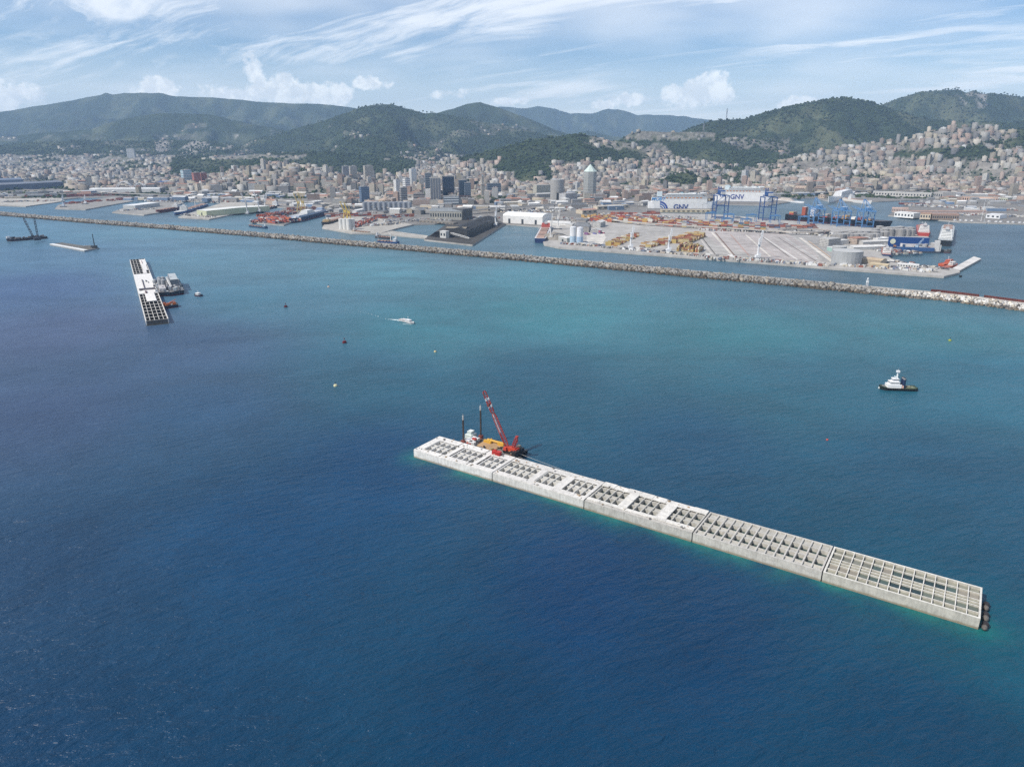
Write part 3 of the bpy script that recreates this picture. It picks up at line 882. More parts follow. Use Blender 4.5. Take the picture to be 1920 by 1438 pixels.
b = MB(); b.tube((17, 13.0, 5.2), (31, 13.0, 5.2), .9, .9, YEL, 6); b.box((18.5, 11.2, 3.95), (6, 2.2, 1.5), YEL); b.box((29, 12.4, 3.95), (5, 2.6, 1.9), YEL); b.tube((18, 10.5, 5), (20, 14, 6.2), .4, .4, YEL)
b.build('yellow_spreader', 'paint', bt)
b = MB()
for x_, y_, l_ in ((7.5, 3.0, 6), (7.5, 5.8, 6), (8.0, 9.5, 6), (10.5, 2.4, 5)):
    b.box((x_ + 1, y_, 3.62), (l_, 2.4, 2.6), (.55, .54, .52), (.80, .80, .78))
b.build('cabin_block', 'paint', bt)
b = MB(); b.box((3.6, 11.5, 3.62), (5.5, 6.5, 3.4), (.55, .60, .55), (.72, .76, .70)); b.box((3.6, 11.5, 7.02), (3.4, 4, 2.2), (.5, .56, .52), (.75, .78, .74)); b.box((1.8, 11.5, 7.9), (.06, 3.2, .9), BLK)
b.build('deckhouse', 'paint', bt)
b = MB(); b.box((11.0, 5.8, 6.3), (3, 1.6, 1.0), RED); b.box((9.5, 1.6, 3.62), (3.6, 1.2, 1.5), RED); b.build('red_winch', 'paint', bt)
b = MB()
for k in range(46):
    x_, y_ = rnd.uniform(1, 45), rnd.uniform(.8, 15.5)
    if 15 < x_ < 31 and rnd.random() < .6: continue
    b.box((x_, y_, 3.62), (rnd.uniform(.5, 2.2), rnd.uniform(.5, 1.6), rnd.uniform(.4, 1.7)), rnd.choice([BLK, (.3, .28, .25), (.18, .07, .04), (.4, .4, .38), (.35, .25, .08), (.1, .11, .12)]), rz=rnd.uniform(0, 3))
b.box((BLN - 2.6, 8.5, 3.62), (4.6, 11, 2.4), BLK); b.box((BLN - 3.4, 12, 6.0), (2.2, 2.2, 1.6), (.22, .20, .16)); b.box((BLN - 1, 4, 3.62), (3, 5, 3.2), (.03, .03, .03))
o = b.build('deck_clutter', 'steel', bt); o['kind'] = 'stuff'
for x_, y_, zt in ((5.0, 1.2, 21.0), (9.6, 15.2, 24.5)):
    b = MB(); b.tube((x_, y_, -2), (x_, y_, zt), .62, .62, (.07, .055, .045), 8); b.tube((x_, y_, zt), (x_, y_, zt + 3.2), .62, .55, (.50, .50, .48), 8); b.tube((x_, y_, zt + 3.2), (x_, y_, zt + 4.4), .2, .2, (.3, .3, .3), 5)
    b.box((x_, y_, 3.6), (2.6, 2.6, 2.4), (.25, .07, .05)); b.build('spud_leg', 'steel', bt)
# crawler crane on the barge
c0 = bo + cd * 40.0 + cn * 7.0
ct = thing('crawler_crane', 'red lattice boom crawler crane standing on the work barge', 'crane', (c0.x, c0.y, 3.65), CANG)
for s_ in (-1, 1):
    b = MB(); b.prism([(-4.2, s_ * 2.7 - .6), (4.2, s_ * 2.7 - .6), (4.2, s_ * 2.7 + .6), (-4.2, s_ * 2.7 + .6)], 0, 1.3, BLK, bottom=True); b.build('track', 'steel', ct)
b = MB(); b.box((1.0, 0, 1.3), (8.4, 3.6, 2.6), (.50, .06, .03)); b.box((5.2, 0, 1.5), (1.6, 4.2, 2.4), (.45, .05, .03)); b.build('machine_body', 'paint', ct)
b = MB(); b.box((-2.7, -2.4, 1.5), (2.2, 1.3, 2.3), (.55, .07, .04)); b.build('cab', 'paint', ct)
Mi = Matrix.Translation(c0 + Vector((0, 0, 3.65))) @ Matrix.Rotation(CANG, 4, 'Z'); Mi = Mi.inverted()
foot = Vector((-2.0, 0, 2.4)); fw = Mi.inverted() @ foot
tipw = Vector(((907 - 960) / FPX * (fw.y * CP + 150 * SP), fw.y + 1, 0)); tipw.z = ZAT(tipw, 733)
tipw.x = (907 - 960) / FPX * (tipw.y * CP + (CAMH - tipw.z) * SP)
tip = Mi @ tipw
b = MB(); b.lattice(foot, foot + (tip - foot) * .62, 2.3, RED, 14, .24); b.build('boom_section', 'paint', ct)
b = MB(); b.lattice(foot + (tip - foot) * .6, tip, 2.1, [RED, WHT, RED, RED, WHT, RED, RED, (.25, .10, .08)][::-1], 10, .22); b.build('boom_section', 'paint', ct)
dl = (tip - foot).normalized()
sd = Vector((-.5, -.8, 0)).normalized()
b = MB(); q0, q1 = foot + (tip - foot) * .28 + sd * 1.1, foot + (tip - foot) * .60 + sd * 1.1
b.poly([q0 - Vector((0, .05, .5)), q0 + Vector((.7, 0, .5)), q1 + Vector((.7, 0, .5)), q1 - Vector((0, .05, .5))], WHT)
b.poly([q1 - Vector((0, -.05, .5)), q1 + Vector((.7, .1, .5)), q0 + Vector((.7, .1, .5)), q0 - Vector((0, -.05, .5))], WHT)
b.build('name_board', 'paint', ct)
b = MB(); mt = Vector((5.2, 0, 12.0)); b.lattice(Vector((2.0, 0, 3.6)), mt, 1.7, RED, 6, .22); b.tube((5.4, -1.2, 3.8), mt + Vector((0, -.7, 0)), .12, .12, RED); b.tube((5.4, 1.2, 3.8), mt + Vector((0, .7, 0)), .12, .12, RED); b.box(tuple(mt), (1.6, 1.8, .8), RED)
b.build('back_mast', 'paint', ct)
b = MB()
for s_ in (-.5, .5): b.tube(mt + Vector((0, s_, .4)), tip + Vector((0, s_, 0)), .035, .035, (.15, .15, .15), 3, False)
hk = tip + Vector((-.8, 0, -.5)); b.tube(tip, hk, .06, .06, BLK, 4)
b.build('pendant_cables', 'steel', ct)
b = MB(); b.box((0, 0, 0), (1.6, 1.6, 1.9), (.18, .05, .04)); b.tube((0, 0, -1.0), (0, 0, 0), .15, .5, BLK)
hkp = foot + (tip - foot) * .74 + sd * 1.2
o = b.build('hook_block', 'steel', ct); o.location = hkp
# red skip container on the caisson
p = CA0 + cd * 51.5 + cn * 23.8
b = MB(); b.box((0, 0, 0), (6.2, 2.6, 2.6), (.42, .03, .025), (.50, .05, .04)); 
for k in range(9): b.box((-2.8 + k * .7, -1.36, .2), (.18, .12, 2.2), (.36, .03, .02))
b.box((-1.2, 0, 2.6), (2.2, 1.0, .7), (.4, .03, .02))
o = b.build('site_container', 'paint'); o.location = (p.x, p.y, CT + .33); o.rotation_euler = (0, 0, CANG); tag(o, 'red site container on the white caisson beside the crane', 'container')
# mooring lines
for (la, a), (lb, c), lab in [((0, bo + cd * 47 + cn * 8 + Vector((0, 0, 3.7))), (0, CA0 + cd * 190 + cn * 27 + Vector((0, 0, 5.9))), 'long pale mooring rope running from the barge along the caissons'),
                              ((0, bo + cd * 47 + cn * 4 + Vector((0, 0, 3.7))), (0, CA0 + cd * 84 + cn * 27 + Vector((0, 0, 5.9))), 'short mooring rope from the barge stern to the caisson edge')]:
    b = MB(); n = 14; sag = (c - a).length * .02
    pts = [a.lerp(c, i / n) - Vector((0, 0, sag * 4 * (i / n) * (1 - i / n))) for i in range(n + 1)]
    for i in range(n): b.tube(pts[i], pts[i + 1], .09, .09, (.45, .45, .42), 4, False)
    tag(b.build('mooring_rope', 'paint'), lab, 'rope')
# small things on the caissons: bollards, rails, debris
b = MB()
for k in range(90):
    x_ = rnd.uniform(1, 190); y_ = rnd.choice([rnd.uniform(.3, 4), rnd.uniform(22.5, 27)])
    p = CA0 + cd * x_ + cn * y_; s_ = rnd.uniform(.25, .9)
    b.box((p.x, p.y, CT + .33), (s_ * 1.6, s_, s_ * .7), rnd.choice([(.35, .25, .15), (.3, .3, .3), (.5, .45, .38), (.2, .18, .16), (.45, .30, .16)]), rz=rnd.uniform(0, 3))
o = b.build('site_debris', 'steel'); tag(o, 'scattered timber and small gear on the caisson decks', kind='stuff')

# ------------------------------------------------------------------ vessels


def hull_mesh(L, B, D, col, deckc, bow=.28, stern=.06, sheer=.12, boot=(.20, .03, .025), draft=-.6, tumble=.86):
    """x forward, waterline z 0, deck height D"""
    n = 14; b = MB(); secs = []
    for i in range(n + 1):
        t = i / n; x = -L / 2 + L * t
        w = 1.0
        if t > 1 - bow: q = (t - (1 - bow)) / bow; w = math.sqrt(max(0, 1 - q ** 2.2))
        if t < stern: w = .82 + .18 * t / stern
        w = max(w, .02); zt = D * (1 + sheer * (max(0, t - .6) / .4) ** 2 + sheer * .4 * (max(0, .25 - t) / .25) ** 2)
        xo = (L * .03) * max(0, (t - .85) / .15)
        secs.append([(x - xo, s * w * B / 2 * tumble, draft) for s in (-1, 1)] + [(x, s * w * B / 2, zt) for s in (-1, 1)] + [(x - xo * .6, s * w * B / 2 * (tumble * .6 + .4), D * .22) for s in (-1, 1)])
    for i in range(n):
        a, c = secs[i], secs[i + 1]
        b.poly([a[0], c[0], c[4], a[4]], boot); b.poly([a[4], c[4], c[2], a[2]], col)
        b.poly([c[1], a[1], a[5], c[5]], boot); b.poly([c[5], a[5], a[3], c[3]], col)
        e = .18 * D if D < 4 else .6
        dn = lambda p, s_: (p[0], p[1] * .96, p[2] - e)
        b.poly([dn(a[2], 1), dn(c[2], 1), dn(c[3], 1), dn(a[3], 1)], deckc)
        b.poly([a[2], c[2], dn(c[2], 1), dn(a[2], 1)], col); b.poly([c[3], a[3], dn(a[3], 1), dn(c[3], 1)], col)
    a = secs[0]; b.poly([a[1], a[0], a[4], a[5]], boot); b.poly([a[5], a[4], a[2], a[3]], col)
    return b


def vessel(name, label, cat, stern_px, bow_px, beam, depth, col, deckc=(.25, .12, .08), group=None, boot=(.20, .03, .025), **kw):
    a, c = P(*stern_px), P(*bow_px); d = c - a; L = d.length; m_ = (a + c) / 2
    t = thing(name, label, cat, (m_.x, m_.y, 0), math.atan2(d.y, d.x), group)
    hull_mesh(L, beam, depth, col, deckc, boot=boot, **kw).build('hull', 'paint', t)
    return t, L


def house(t, name, x, y, l, w, z, tiers, col=(.76, .76, .74), th=2.7, shrink=.86, win=True, mat='paint'):
    b = MB()
    for k in range(tiers):
        s_ = shrink ** k
        b.box((x, y, z + k * th), (l * s_, w * s_, th), col)
    o = b.build(name, mat, t)
    for k in range(tiers if win else 0):
        s_ = shrink ** k; b = MB()
        b.box((x, y, z + k * th + th * .42), (l * s_ + .12, w * s_ * .9, th * .28), (.05, .06, .07)); b.box((x, y, z + k * th + th * .43), (l * s_ * .9, w * s_ + .12, th * .26), (.05, .06, .07))
        b.build('window_strip', 'glass', o)
    return o


def mast(t, x, y, z, h, col=(.75, .75, .75), r=.25, name='mast', bar=True):
    b = MB(); b.tube((x, y, z), (x, y, z + h), r, r * .5, col, 5)
    if bar: b.box((x, y, z + h * .62), (.3, h * .35, .25), col); b.box((x, y, z + h * .8), (.8, h * .2, .3), col)
    return b.build(name, 'paint', t)


# harbour tug at right
tg, L = vessel('tug_boat', 'tug with white wheelhouse and black hull lying alone off the breakwater', 'tug', (1717, 731), (1647, 729), 9.5, 2.3, (.012, .02, .014), (.07, .10, .06), boot=(.03, .02, .015), sheer=.5, bow=.3)
house(tg, 'superstructure', L * .12, 0, L * .36, 6.8, 2.0, 1, (.80, .80, .78), 3.0, win=False); house(tg, 'upper_house', L * .12, 0, L * .25, 6.0, 5.0, 1, (.80, .80, .78), 2.5)
house(tg, 'wheelhouse', L * .10, 0, 5.0, 4.4, 7.5, 1, (.80, .80, .80), 2.6)
b = MB(); b.box((-L * .04, 0, 2.0), (L * .16, 6.2, 2.3), (.72, .45, .36)); b.build('aft_cabin', 'paint', tg)
b = MB(); b.tube((L * .055, 0, 9.6), (L * .055, 0, 16.2), .75, .6, (.76, .80, .80), 8); b.box((L * .055, 0, 15.2), (2.4, 2.4, 1.6), (.78, .80, .80)); b.tube((L * .055, 0, 16.5), (L * .055, 0, 19), .1, .08, (.5, .5, .5), 4); b.box((L * .11, 0, 11.2), (.5, 3.0, .5), (.7, .8, .8))
b.build('mast', 'paint', tg)
for s_ in (-1, 1):
    b = MB(); b.cyl((-L * .13, s_ * 1.7, 2.0), 1.35, 7.6, (.015, .03, .075), BLK, n=10); b.cyl((-L * .13, s_ * 1.7, 9.6), 1.2, 1.2, (.30, .30, .30), BLK, n=10); b.build('funnel', 'paint', tg)
b = MB(); b.box((-L * .28, 0, 1.9), (2.4, 3.0, 1.6), (.35, .33, .22)); b.tube((-L * .22, -2, 1.9), (-L * .22, 2, 3.4), .25, .25, (.3, .3, .25)); b.tube((-L * .22, 2, 1.9), (-L * .22, -2, 3.4), .25, .25, (.3, .3, .25)); b.box((-L * .38, 0, 1.9), (3, 5, .5), (.22, .24, .14)); b.box((L * .38, 0, 2.3), (2.2, 1.6, 1.2), (.3, .3, .3))
b.build('towing_winch', 'steel', tg)
b = MB()
for k in range(18):
    x_ = -L * .46 + k * L * .05
    for s_ in (-1, 1): b.tube((x_, s_ * 4.75, 1.5), (x_, s_ * 5.05, 1.5), .55, .55, BLK, 8)
b.tube((L * .485, 0, .4), (L * .485, 0, 1.9), .8, .7, (.6, .62, .58), 8)
o = b.build('tyre_fenders', 'steel', tg); o['kind'] = 'stuff'

# pilot boat with its wake
pb, L = vessel('pilot_boat', 'white and grey pilot boat under way, foam behind it', 'boat', (750, 601), (776, 608), 5.0, 1.9, (.75, .74, .72), (.62, .58, .55), boot=(.03, .05, .09), sheer=.4)
b = MB(); b.box((0, 0, 1.35), (L * .9, 5.1, .3), (.10, .07, .07)); b.build('rubbing_strake', 'paint', pb)
house(pb, 'wheelhouse', L * .12, 0, L * .30, 3.8, 1.7, 1, (.78, .78, .78), 2.3); house(pb, 'cabin', -L * .15, 0, L * .3, 3.6, 1.7, 1, (.70, .66, .64), 1.6)
mast(pb, L * .1, 0, 4.0, 3.4, r=.14)
b = MB()
wk = [(752, 602, .9), (746, 600.5, 1.5), (738, 599.3, 1.2), (728, 598.8, 1.0), (716, 596, .7), (700, 590.5, .55), (684, 586.5, .4), (664, 583, .3), (630, 578, .3), (590, 574, .25)]
for i in range(len(wk) - 1):
    p, q = P(wk[i][0], wk[i][1], .06), P(wk[i + 1][0], wk[i + 1][1], .06); d = (q - p).normalized(); n = Vector((-d.y, d.x, 0)); L_ = (q - p).length
    for k in range(int(26 if i < 3 else 20)):
        t_ = rnd.random(); c_ = p.lerp(q, t_) + n * rnd.gauss(0, wk[i][2] * .7); r_ = rnd.uniform(.3, 1.0) * (wk[i][2] ** .5) * .8
        dens = [1, 1, .8, .5, .4, .3, .22, .18, .14][i]
        if rnd.random() > dens: continue
        b.poly([c_ + (d * math.cos(a) * 2.2 + n * math.sin(a) * .7) * r_ * rnd.uniform(.6, 1.1) + Vector((0, 0, .001 * k)) for a in [j * math.pi / 3 for j in range(6)]][::-1], (.70, .80, .80))
for k in range(12):
    c_ = P(772 - k * 1.4, 608.4 - k * .1, .05); b.poly([c_ + Vector((math.cos(a) * 1.3, math.sin(a) * .5, .001 * k)) for a in [j * math.pi / 3 for j in range(6)]], (.6, .72, .74))
o = b.build('wake_foam', 'foam'); tag(o, 'white foam trailing behind the pilot boat', kind='stuff')

sb, L = vessel('work_boat', 'small dark boat with a white cabin near the distant caissons', 'boat', (378, 556), (366, 554.5), 6.0, 2.3, (.03, .04, .06), (.3, .3, .3), sheer=.3)
house(sb, 'cabin', 0, 0, L * .45, 4.4, 2.0, 1, (.82, .82, .80), 2.6); mast(sb, 0, 0, 4.6, 2.5, r=.12)
# buoys
for px, py, s_, c_, lab in [(536, 576, 2.3, (.10, .012, .015), 'dark red mooring buoy by the distant caissons'), (646, 643, 2.3, (.13, .015, .02), 'dark red mooring buoy nearest the middle of the sea'), (816, 660, 1.3, (.65, .55, .30), 'pale yellow buoy below the pilot boat'),
                            (629, 724, 1.6, (.72, .68, .42), 'pale yellow buoy nearest the camera at the left side'), (616, 538.5, 1.6, (.70, .52, .40), 'small orange buoy between the breakwater and the distant caissons'),
                            (1781, 639, 1.5, (.34, .38, .05), 'yellow green marker buoy off the breakwater tip'), (1551, 825, .8, (.55, .10, .08), 'tiny red marker float beyond the crane caissons')]:
    p = P(px, py); t = thing('buoy', lab, 'buoy', (p.x, p.y, 0), rnd.random(), 'buoys on the open water')
    b = MB(); b.cyl((0, 0, -.3), s_, s_ * .55 + .3, c_, n=12); b.cyl((0, 0, s_ * .55), s_ * .85, s_ * .4, c_, n=12, cone=.2); b.build('float', 'paint', t)
    b = MB(); b.tube((0, 0, s_ * .9), (0, 0, s_ * 2.0), s_ * .12, s_ * .1, (.1, .1, .1), 5); b.box((0, 0, s_ * 1.9), (s_ * .45, s_ * .45, s_ * .4), c_ if s_ > 1.9 else BLK); b.build('topmark', 'paint', t)

# distant row of caissons with batching vessel beside it
K0, K1 = P(243, 487, 6), P(273, 602, 6)
kd = (K1 - K0); KL = kd.length; kd.normalize(); kn = Vector((-kd.y, kd.x, 0))
KW = ((P(313, 599, 6) - P(273, 602, 6)).length + (P(273, 484.5, 6) - K0).length) / 2
ncs = 3
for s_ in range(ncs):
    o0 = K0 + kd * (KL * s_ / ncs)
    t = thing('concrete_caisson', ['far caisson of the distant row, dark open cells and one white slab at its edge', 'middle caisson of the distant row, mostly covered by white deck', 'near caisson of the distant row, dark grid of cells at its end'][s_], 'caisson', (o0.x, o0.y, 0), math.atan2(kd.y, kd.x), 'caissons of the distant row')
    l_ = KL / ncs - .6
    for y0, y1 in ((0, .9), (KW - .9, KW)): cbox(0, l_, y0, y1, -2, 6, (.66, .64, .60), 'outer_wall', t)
    for x0, x1 in ((0, .9), (l_ - .9, l_)): cbox(x0, x1, .9, KW - .9, -2, 5.98, (.10, .095, .09), 'outer_wall', t, top=(.6, .58, .54))  # end faces: shade painted in as a dark side colour under a pale top
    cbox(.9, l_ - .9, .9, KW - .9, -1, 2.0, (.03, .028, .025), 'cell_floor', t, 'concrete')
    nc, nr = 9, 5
    for i in range(1, nc): cbox(l_ * i / nc - .9, l_ * i / nc + .9, .9, KW - .9, 1.9, 5.75, (.07, .065, .06), 'cross_wall', t, top=(.58, .56, .52))  # cross wall sides coloured dark to stand for their shade, tops pale
    for r in range(1, nr): cbox(.9, l_ - .9, KW * r / nr - .3, KW * r / nr + .3, 1.9, 5.9, (.14, .13, .12), 'partition_wall', t, top=(.58, .56, .52))  # partition sides also carry painted shade below pale tops
    if s_ == 1: cbox(0, l_, -.02, KW, 6.05, 6.5, (.74, .73, .70), 'deck_slab', t)
# white decks of the distant row: local length fractions from the far end, width fractions from the camera-left side
KA = math.atan2(kd.y, kd.x)
def kslab(a0, a1, w0, w1, c=(.76, .74, .71), name='deck_slab', z=6.55, h=.35, lab=None):
    pass
kk = thing('deck_cover', 'white deck panels laid over the distant row of caissons', 'deck', (K0.x, K0.y, 0), KA)
for a0, a1, w0, w1 in [(.03, .15, .60, .98), (.15, .27, .62, .92), (.27, .33, .58, .80), (.50, .66, 0.25, .92), (.66, .78, .3, .78)]:
    x0, x1, y0, y1 = KL * a0, KL * a1, KW * w0, KW * w1
    cbox(x0, x1, y0, y1, 6.54, 6.9, jit((.74, .72, .69)), 'deck_panel', kk)
for a0, a1, w0, w1, c_ in [(.60, .62, .08, .92, (.07, .05, .05)), (.45, .60, .36, .41, (.08, .05, .05)), (.47, .485, .55, .62, BLK), (.50, .51, .66, .70, BLK), (.64, .67, .35, .44, (.12, .05, .05)), (.06, .13, .70, .72, (.45, .28, .22))]:
    cbox(KL * a0, KL * a1, KW * w0, KW * w1, 6.92, 7.9, c_, 'steel_beam', kk, 'steel')
# K0..K1: the row's width direction runs to the right of the picture
if kn.x < 0:
    for o in list(COL.objects):
        if (o.name.startswith('concrete_caisson') and o.get('group') == 'caissons of the distant row') or o == kk: o.scale.y = -1
bv, L = vessel('batching_ship', 'grey and white concrete batching vessel lashed beside the distant row of caissons', 'ship', (311, 533), (320, 556), 38, 6, (.04, .05, .06), (.22, .215, .21), bow=.04, sheer=0, stern=.02)
b = MB()
sgn = 1
b.box((-L * .12, 9, 6), (L * .55, 10, 11), (.16, .18, .20), (.45, .48, .48)); b.build('plant_building', 'paint', bv)
b = MB()
for q, (x_, y_) in enumerate([(-L * .2, -9), (-L * .05, -9), (-L * .2, -4), (L * .02, -5)]): b.cyl((x_, y_, 6), 3.0, 9.5, (.32, .33, .34), n=10, cone=1.5)
b.build('cement_silo', 'paint', bv)
b = MB(); b.lattice((L * .2, -2, 8), (-L * .1, 4, 20), 1.6, (.5, .5, .5), 6, .25); b.lattice((L * .35, 4, 8), (L * .0, 0, 19), 1.6, (.7, .7, .68), 6, .25); b.box((L * .25, -8, 6), (L * .3, 8, 4), (.5, .48, .47)); b.build('conveyor', 'paint', bv)
b = MB()
for k in range(70): b.box((rnd.uniform(-L * .45, L * .45), rnd.uniform(-17, 17), 6), (rnd.uniform(1, 5), rnd.uniform(1, 4), rnd.uniform(1, 5)), rnd.choice([(.5, .5, .5), (.2, .2, .22), (.6, .6, .58), (.06, .06, .06), (.1, .1, .12)]))
o = b.build('deck_gear', 'paint', bv); o['kind'] = 'stuff'
bv2, L = vessel('work_barge', 'dark blue barge with orange machinery beside the near end of the distant caissons', 'barge', (304, 578), (334, 574), 16, 3.6, (.02, .04, .07), (.15, .15, .14), bow=.12, sheer=.1)
b = MB()
for k in range(16): b.box((rnd.uniform(-L * .4, L * .4), rnd.uniform(-6, 6), 3.3), (rnd.uniform(1, 5), rnd.uniform(1, 3), rnd.uniform(1, 3.5)), rnd.choice([(.5, .14, .04), (.5, .14, .04), (.35, .33, .3), (.08, .08, .08)]))
b.tube((-4, 0, 4), (9, 2, 9), .5, .3, (.55, .16, .05)); b.tube((2, 3, 4), (-9, 1, 8), .4, .3, (.55, .16, .05))
b.build('orange_machinery', 'paint', bv2)

# far left: twin-boom barge and low pontoon with a drilling tower
cb, L = vessel('crane_barge', 'long dark barge with two leaning crane booms off the old breakwater', 'barge', (88, 447), (12, 453), 18, 4.5, (.02, .022, .026), (.12, .11, .10), bow=.1, sheer=.05)
b = MB()
for k in range(34): b.box((rnd.uniform(-L * .42, L * .46), rnd.uniform(-6, 6), 4), (rnd.uniform(2, 7), rnd.uniform(1, 4), rnd.uniform(1, 4.5)), rnd.choice([(.05, .05, .06), (.12, .10, .09), (.3, .26, .24), (.08, .09, .11)]))
b.box((L * .44, 0, 4), (6, 9, 6), (.5, .5, .5))
o = b.build('deck_gear', 'paint', cb); o['kind'] = 'stuff'
cbi = Matrix.Translation(cb.location) @ Matrix.Rotation(cb.rotation_euler.z, 4, 'Z'); cbi = cbi.inverted()
for (ax, ay), (bx_, by_), nm in [((72, 443), (64, 409), 1), ((64, 443), (44, 409), 2)]:
    a = P(ax, ay + 6, 4); a.z = 6; c = Vector((0, a.y + 4, 0)); c.z = ZAT(c, by_); c.x = (bx_ - 960) / FPX * (c.y * CP + (CAMH - c.z) * SP)
    b = MB(); b.lattice(cbi @ a, cbi @ c, 2.6, (.06, .065, .08), 8, .45); b.build('boom', 'steel', cb)
b = MB(); q = cbi @ P(70, 449, 6); b.box((q.x, q.y, 4), (12, 8, 6), (.04, .04, .05)); b.build('crane_house', 'steel', cb)
pf = [P(93, 458, 2.5), P(158, 470, 2.5), P(186, 465, 2.5), P(116, 455, 2.5)]
t = thing('pontoon', 'low pontoon with a white rim and an upright rig, off the old breakwater', 'pontoon')
b = MB(); b.prism([tuple(p.xy) for p in pf], -1, 2.5, (.35, .35, .34), (.15, .145, .13)); b.build('deck', 'concrete', t)
b = MB(); w = 7.0; d = (pf[1] - pf[0]).normalized(); n = Vector((-d.y, d.x, 0)); b.prism([tuple(v.xy) for v in (pf[0], pf[1], pf[1] + n * w, pf[0] + n * w)], 2.52, 3.2, (.72, .73, .72)); b.build('side_slab', 'concrete', t)
b = MB(); p = P(178, 465.5, 2.5); b.tube(p, (p.x, p.y, ZAT(p, 439)), 1.2, .8, (.05, .06, .06), 6); b.box((p.x, p.y, 2.5), (8, 6, 5), (.04, .04, .04)); p2 = P(165, 464, 2.5); b.box((p2.x, p2.y, 2.5), (14, 6, 3.5), (.25, .24, .22)); b.build('drilling_rig', 'steel', t)

# ------------------------------------------------------------------ the old rubble breakwater
BWF = [(-500, 356), (-220, 379), (0, 404.5), (160, 418.5), (320, 431), (480, 444.5), (640, 459.5), (800, 473.5), (960, 488), (1120, 503), (1300, 520.5), (1460, 535), (1600, 548.5), (1700, 558), (1760, 563), (1840, 573), (1920, 584), (2100, 607), (2500, 662)]
bp = [P(a, c) for a, c in BWF]
seg = [0]
for i in range(1, len(bp)): seg.append(seg[-1] + (bp[i] - bp[i - 1]).length)
BL = seg[-1]


def bw_at(s_):
    s_ = min(max(s_, 0), BL - .01); i = 0
    while seg[i + 1] <= s_: i += 1
    t_ = (s_ - seg[i]) / (seg[i + 1] - seg[i]); d = (bp[i + 1] - bp[i]).normalized()
    return bp[i].lerp(bp[i + 1], t_), d, Vector((-d.y, d.x, 0))


def s_of(px):
    for i in range(len(BWF) - 1):
        if BWF[i][0] <= px < BWF[i + 1][0]: return seg[i] + (seg[i + 1] - seg[i]) * (px - BWF[i][0]) / (BWF[i + 1][0] - BWF[i][0])
    return 0


bw = thing('rubble_breakwater', 'long old breakwater of grey boulders with a concrete crown road', 'breakwater')
# profile offset (landward positive) and height
core = [(-2, -2.5), (9, 3.0), (16, 4.6), (24, 4.6)]
crown = [(24, 4.4), (24, 6.4), (25.6, 6.4), (25.6, 5.0), (36, 5.0), (36, -2.5)]
N = 150
for prof, nm, mt_, cc in ((core, 'rubble_core', 'rock', (.10, .095, .088)), (crown, 'crown_road', 'concrete', (.44, .42, .39))):
    b = MB()
    ring = []
    for k in range(N + 1):
        p, d, n = bw_at(BL * k / N); ring.append([p + n * o_ + Vector((0, 0, z_)) for o_, z_ in prof])
    for k in range(N):
        for j in range(len(prof) - 1):
            b.poly([ring[k][j], ring[k + 1][j], ring[k + 1][j + 1], ring[k][j + 1]], cc)
    b.build(nm, mt_, bw)
b = MB(); s0_, s1_ = s_of(1690), s_of(2300); nn_ = 60
for k in range(nn_):
    (p0_, d0_, n0_), (p1_, d1_, n1_) = bw_at(s0_ + (s1_ - s0_) * k / nn_), bw_at(s0_ + (s1_ - s0_) * (k + 1) / nn_)
    z_ = Vector((0, 0, 5.1)); b.poly([p0_ + n0_ * 17.5 + z_, p1_ + n1_ * 17.5 + z_, p1_ + n1_ * 23.9 + z_, p0_ + n0_ * 23.9 + z_], (.55, .53, .49))
b.build('paved_crest', 'concrete', bw)
# boulders
rs = np.random.RandomState(3)
blk_v = np.array([(-1, -1, -1), (1, -1, -1), (1, 1, -1), (-1, 1, -1), (-1, -1, 1), (1, -1, 1), (1, 1, 1), (-1, 1, 1)], float) * .5
blk_f = np.array([(0, 3, 2, 1), (4, 5, 6, 7), (0, 1, 5, 4), (1, 2, 6, 5), (2, 3, 7, 6), (3, 0, 4, 7)])
rot = lambda q: np.array([[1 - 2 * (q[2] ** 2 + q[3] ** 2), 2 * (q[1] * q[2] - q[3] * q[0]), 2 * (q[1] * q[3] + q[2] * q[0])], [2 * (q[1] * q[2] + q[3] * q[0]), 1 - 2 * (q[1] ** 2 + q[3] ** 2), 2 * (q[2] * q[3] - q[1] * q[0])], [2 * (q[1] * q[3] - q[2] * q[0]), 2 * (q[2] * q[3] + q[1] * q[0]), 1 - 2 * (q[1] ** 2 + q[2] ** 2)]])
sA, sB, sC = s_of(-200), s_of(1640), s_of(2200)
items = []
for k in range(11500):
    s_ = rs.uniform(sA, sC)
    right = s_ > sB
    if right and rs.rand() < .0: continue
    off = rs.uniform(-2.5, 18.0 if right else 23.5)
    z_ = np.interp(off, [-2.5, 9, 16, 24], [-.8, 3.2, 4.9, 4.9]) + rs.uniform(-.3, .7)
    p, d, n = bw_at(s_)
    sz = rs.choice([1.0, 1.0, 1.35]) * rs.uniform(1.3, 3.9) * (1.15 if not right else .95) * np.array([1, rs.uniform(.6, 1), rs.uniform(.5, .9)])
    q = rs.randn(4); q[0] += 1.2; q /= np.linalg.norm(q)
    br = rs.uniform(.55, 1.15)
    wt = min(1, max(0, (s_ - s_of(1600)) / (s_of(1760) - s_of(1600))))
    tone = np.array((.31, .30, .28)) * (1 - wt) + np.array((.66, .645, .61)) * wt
    c_ = tone * br * (np.array((1.0, .93, .82)) if rs.rand() < .3 else 1)
    if z_ < 1.5: c_ = c_ * np.array((.34, .31, .27))
    vv = blk_v * (1 + rs.uniform(-.16, .16, (8, 1))) * sz @ rot(q).T + np.array([p.x + n.x * off, p.y + n.y * off, z_])
    items.append((p.y, vv, c_))
items.sort(key=lambda e: e[0])
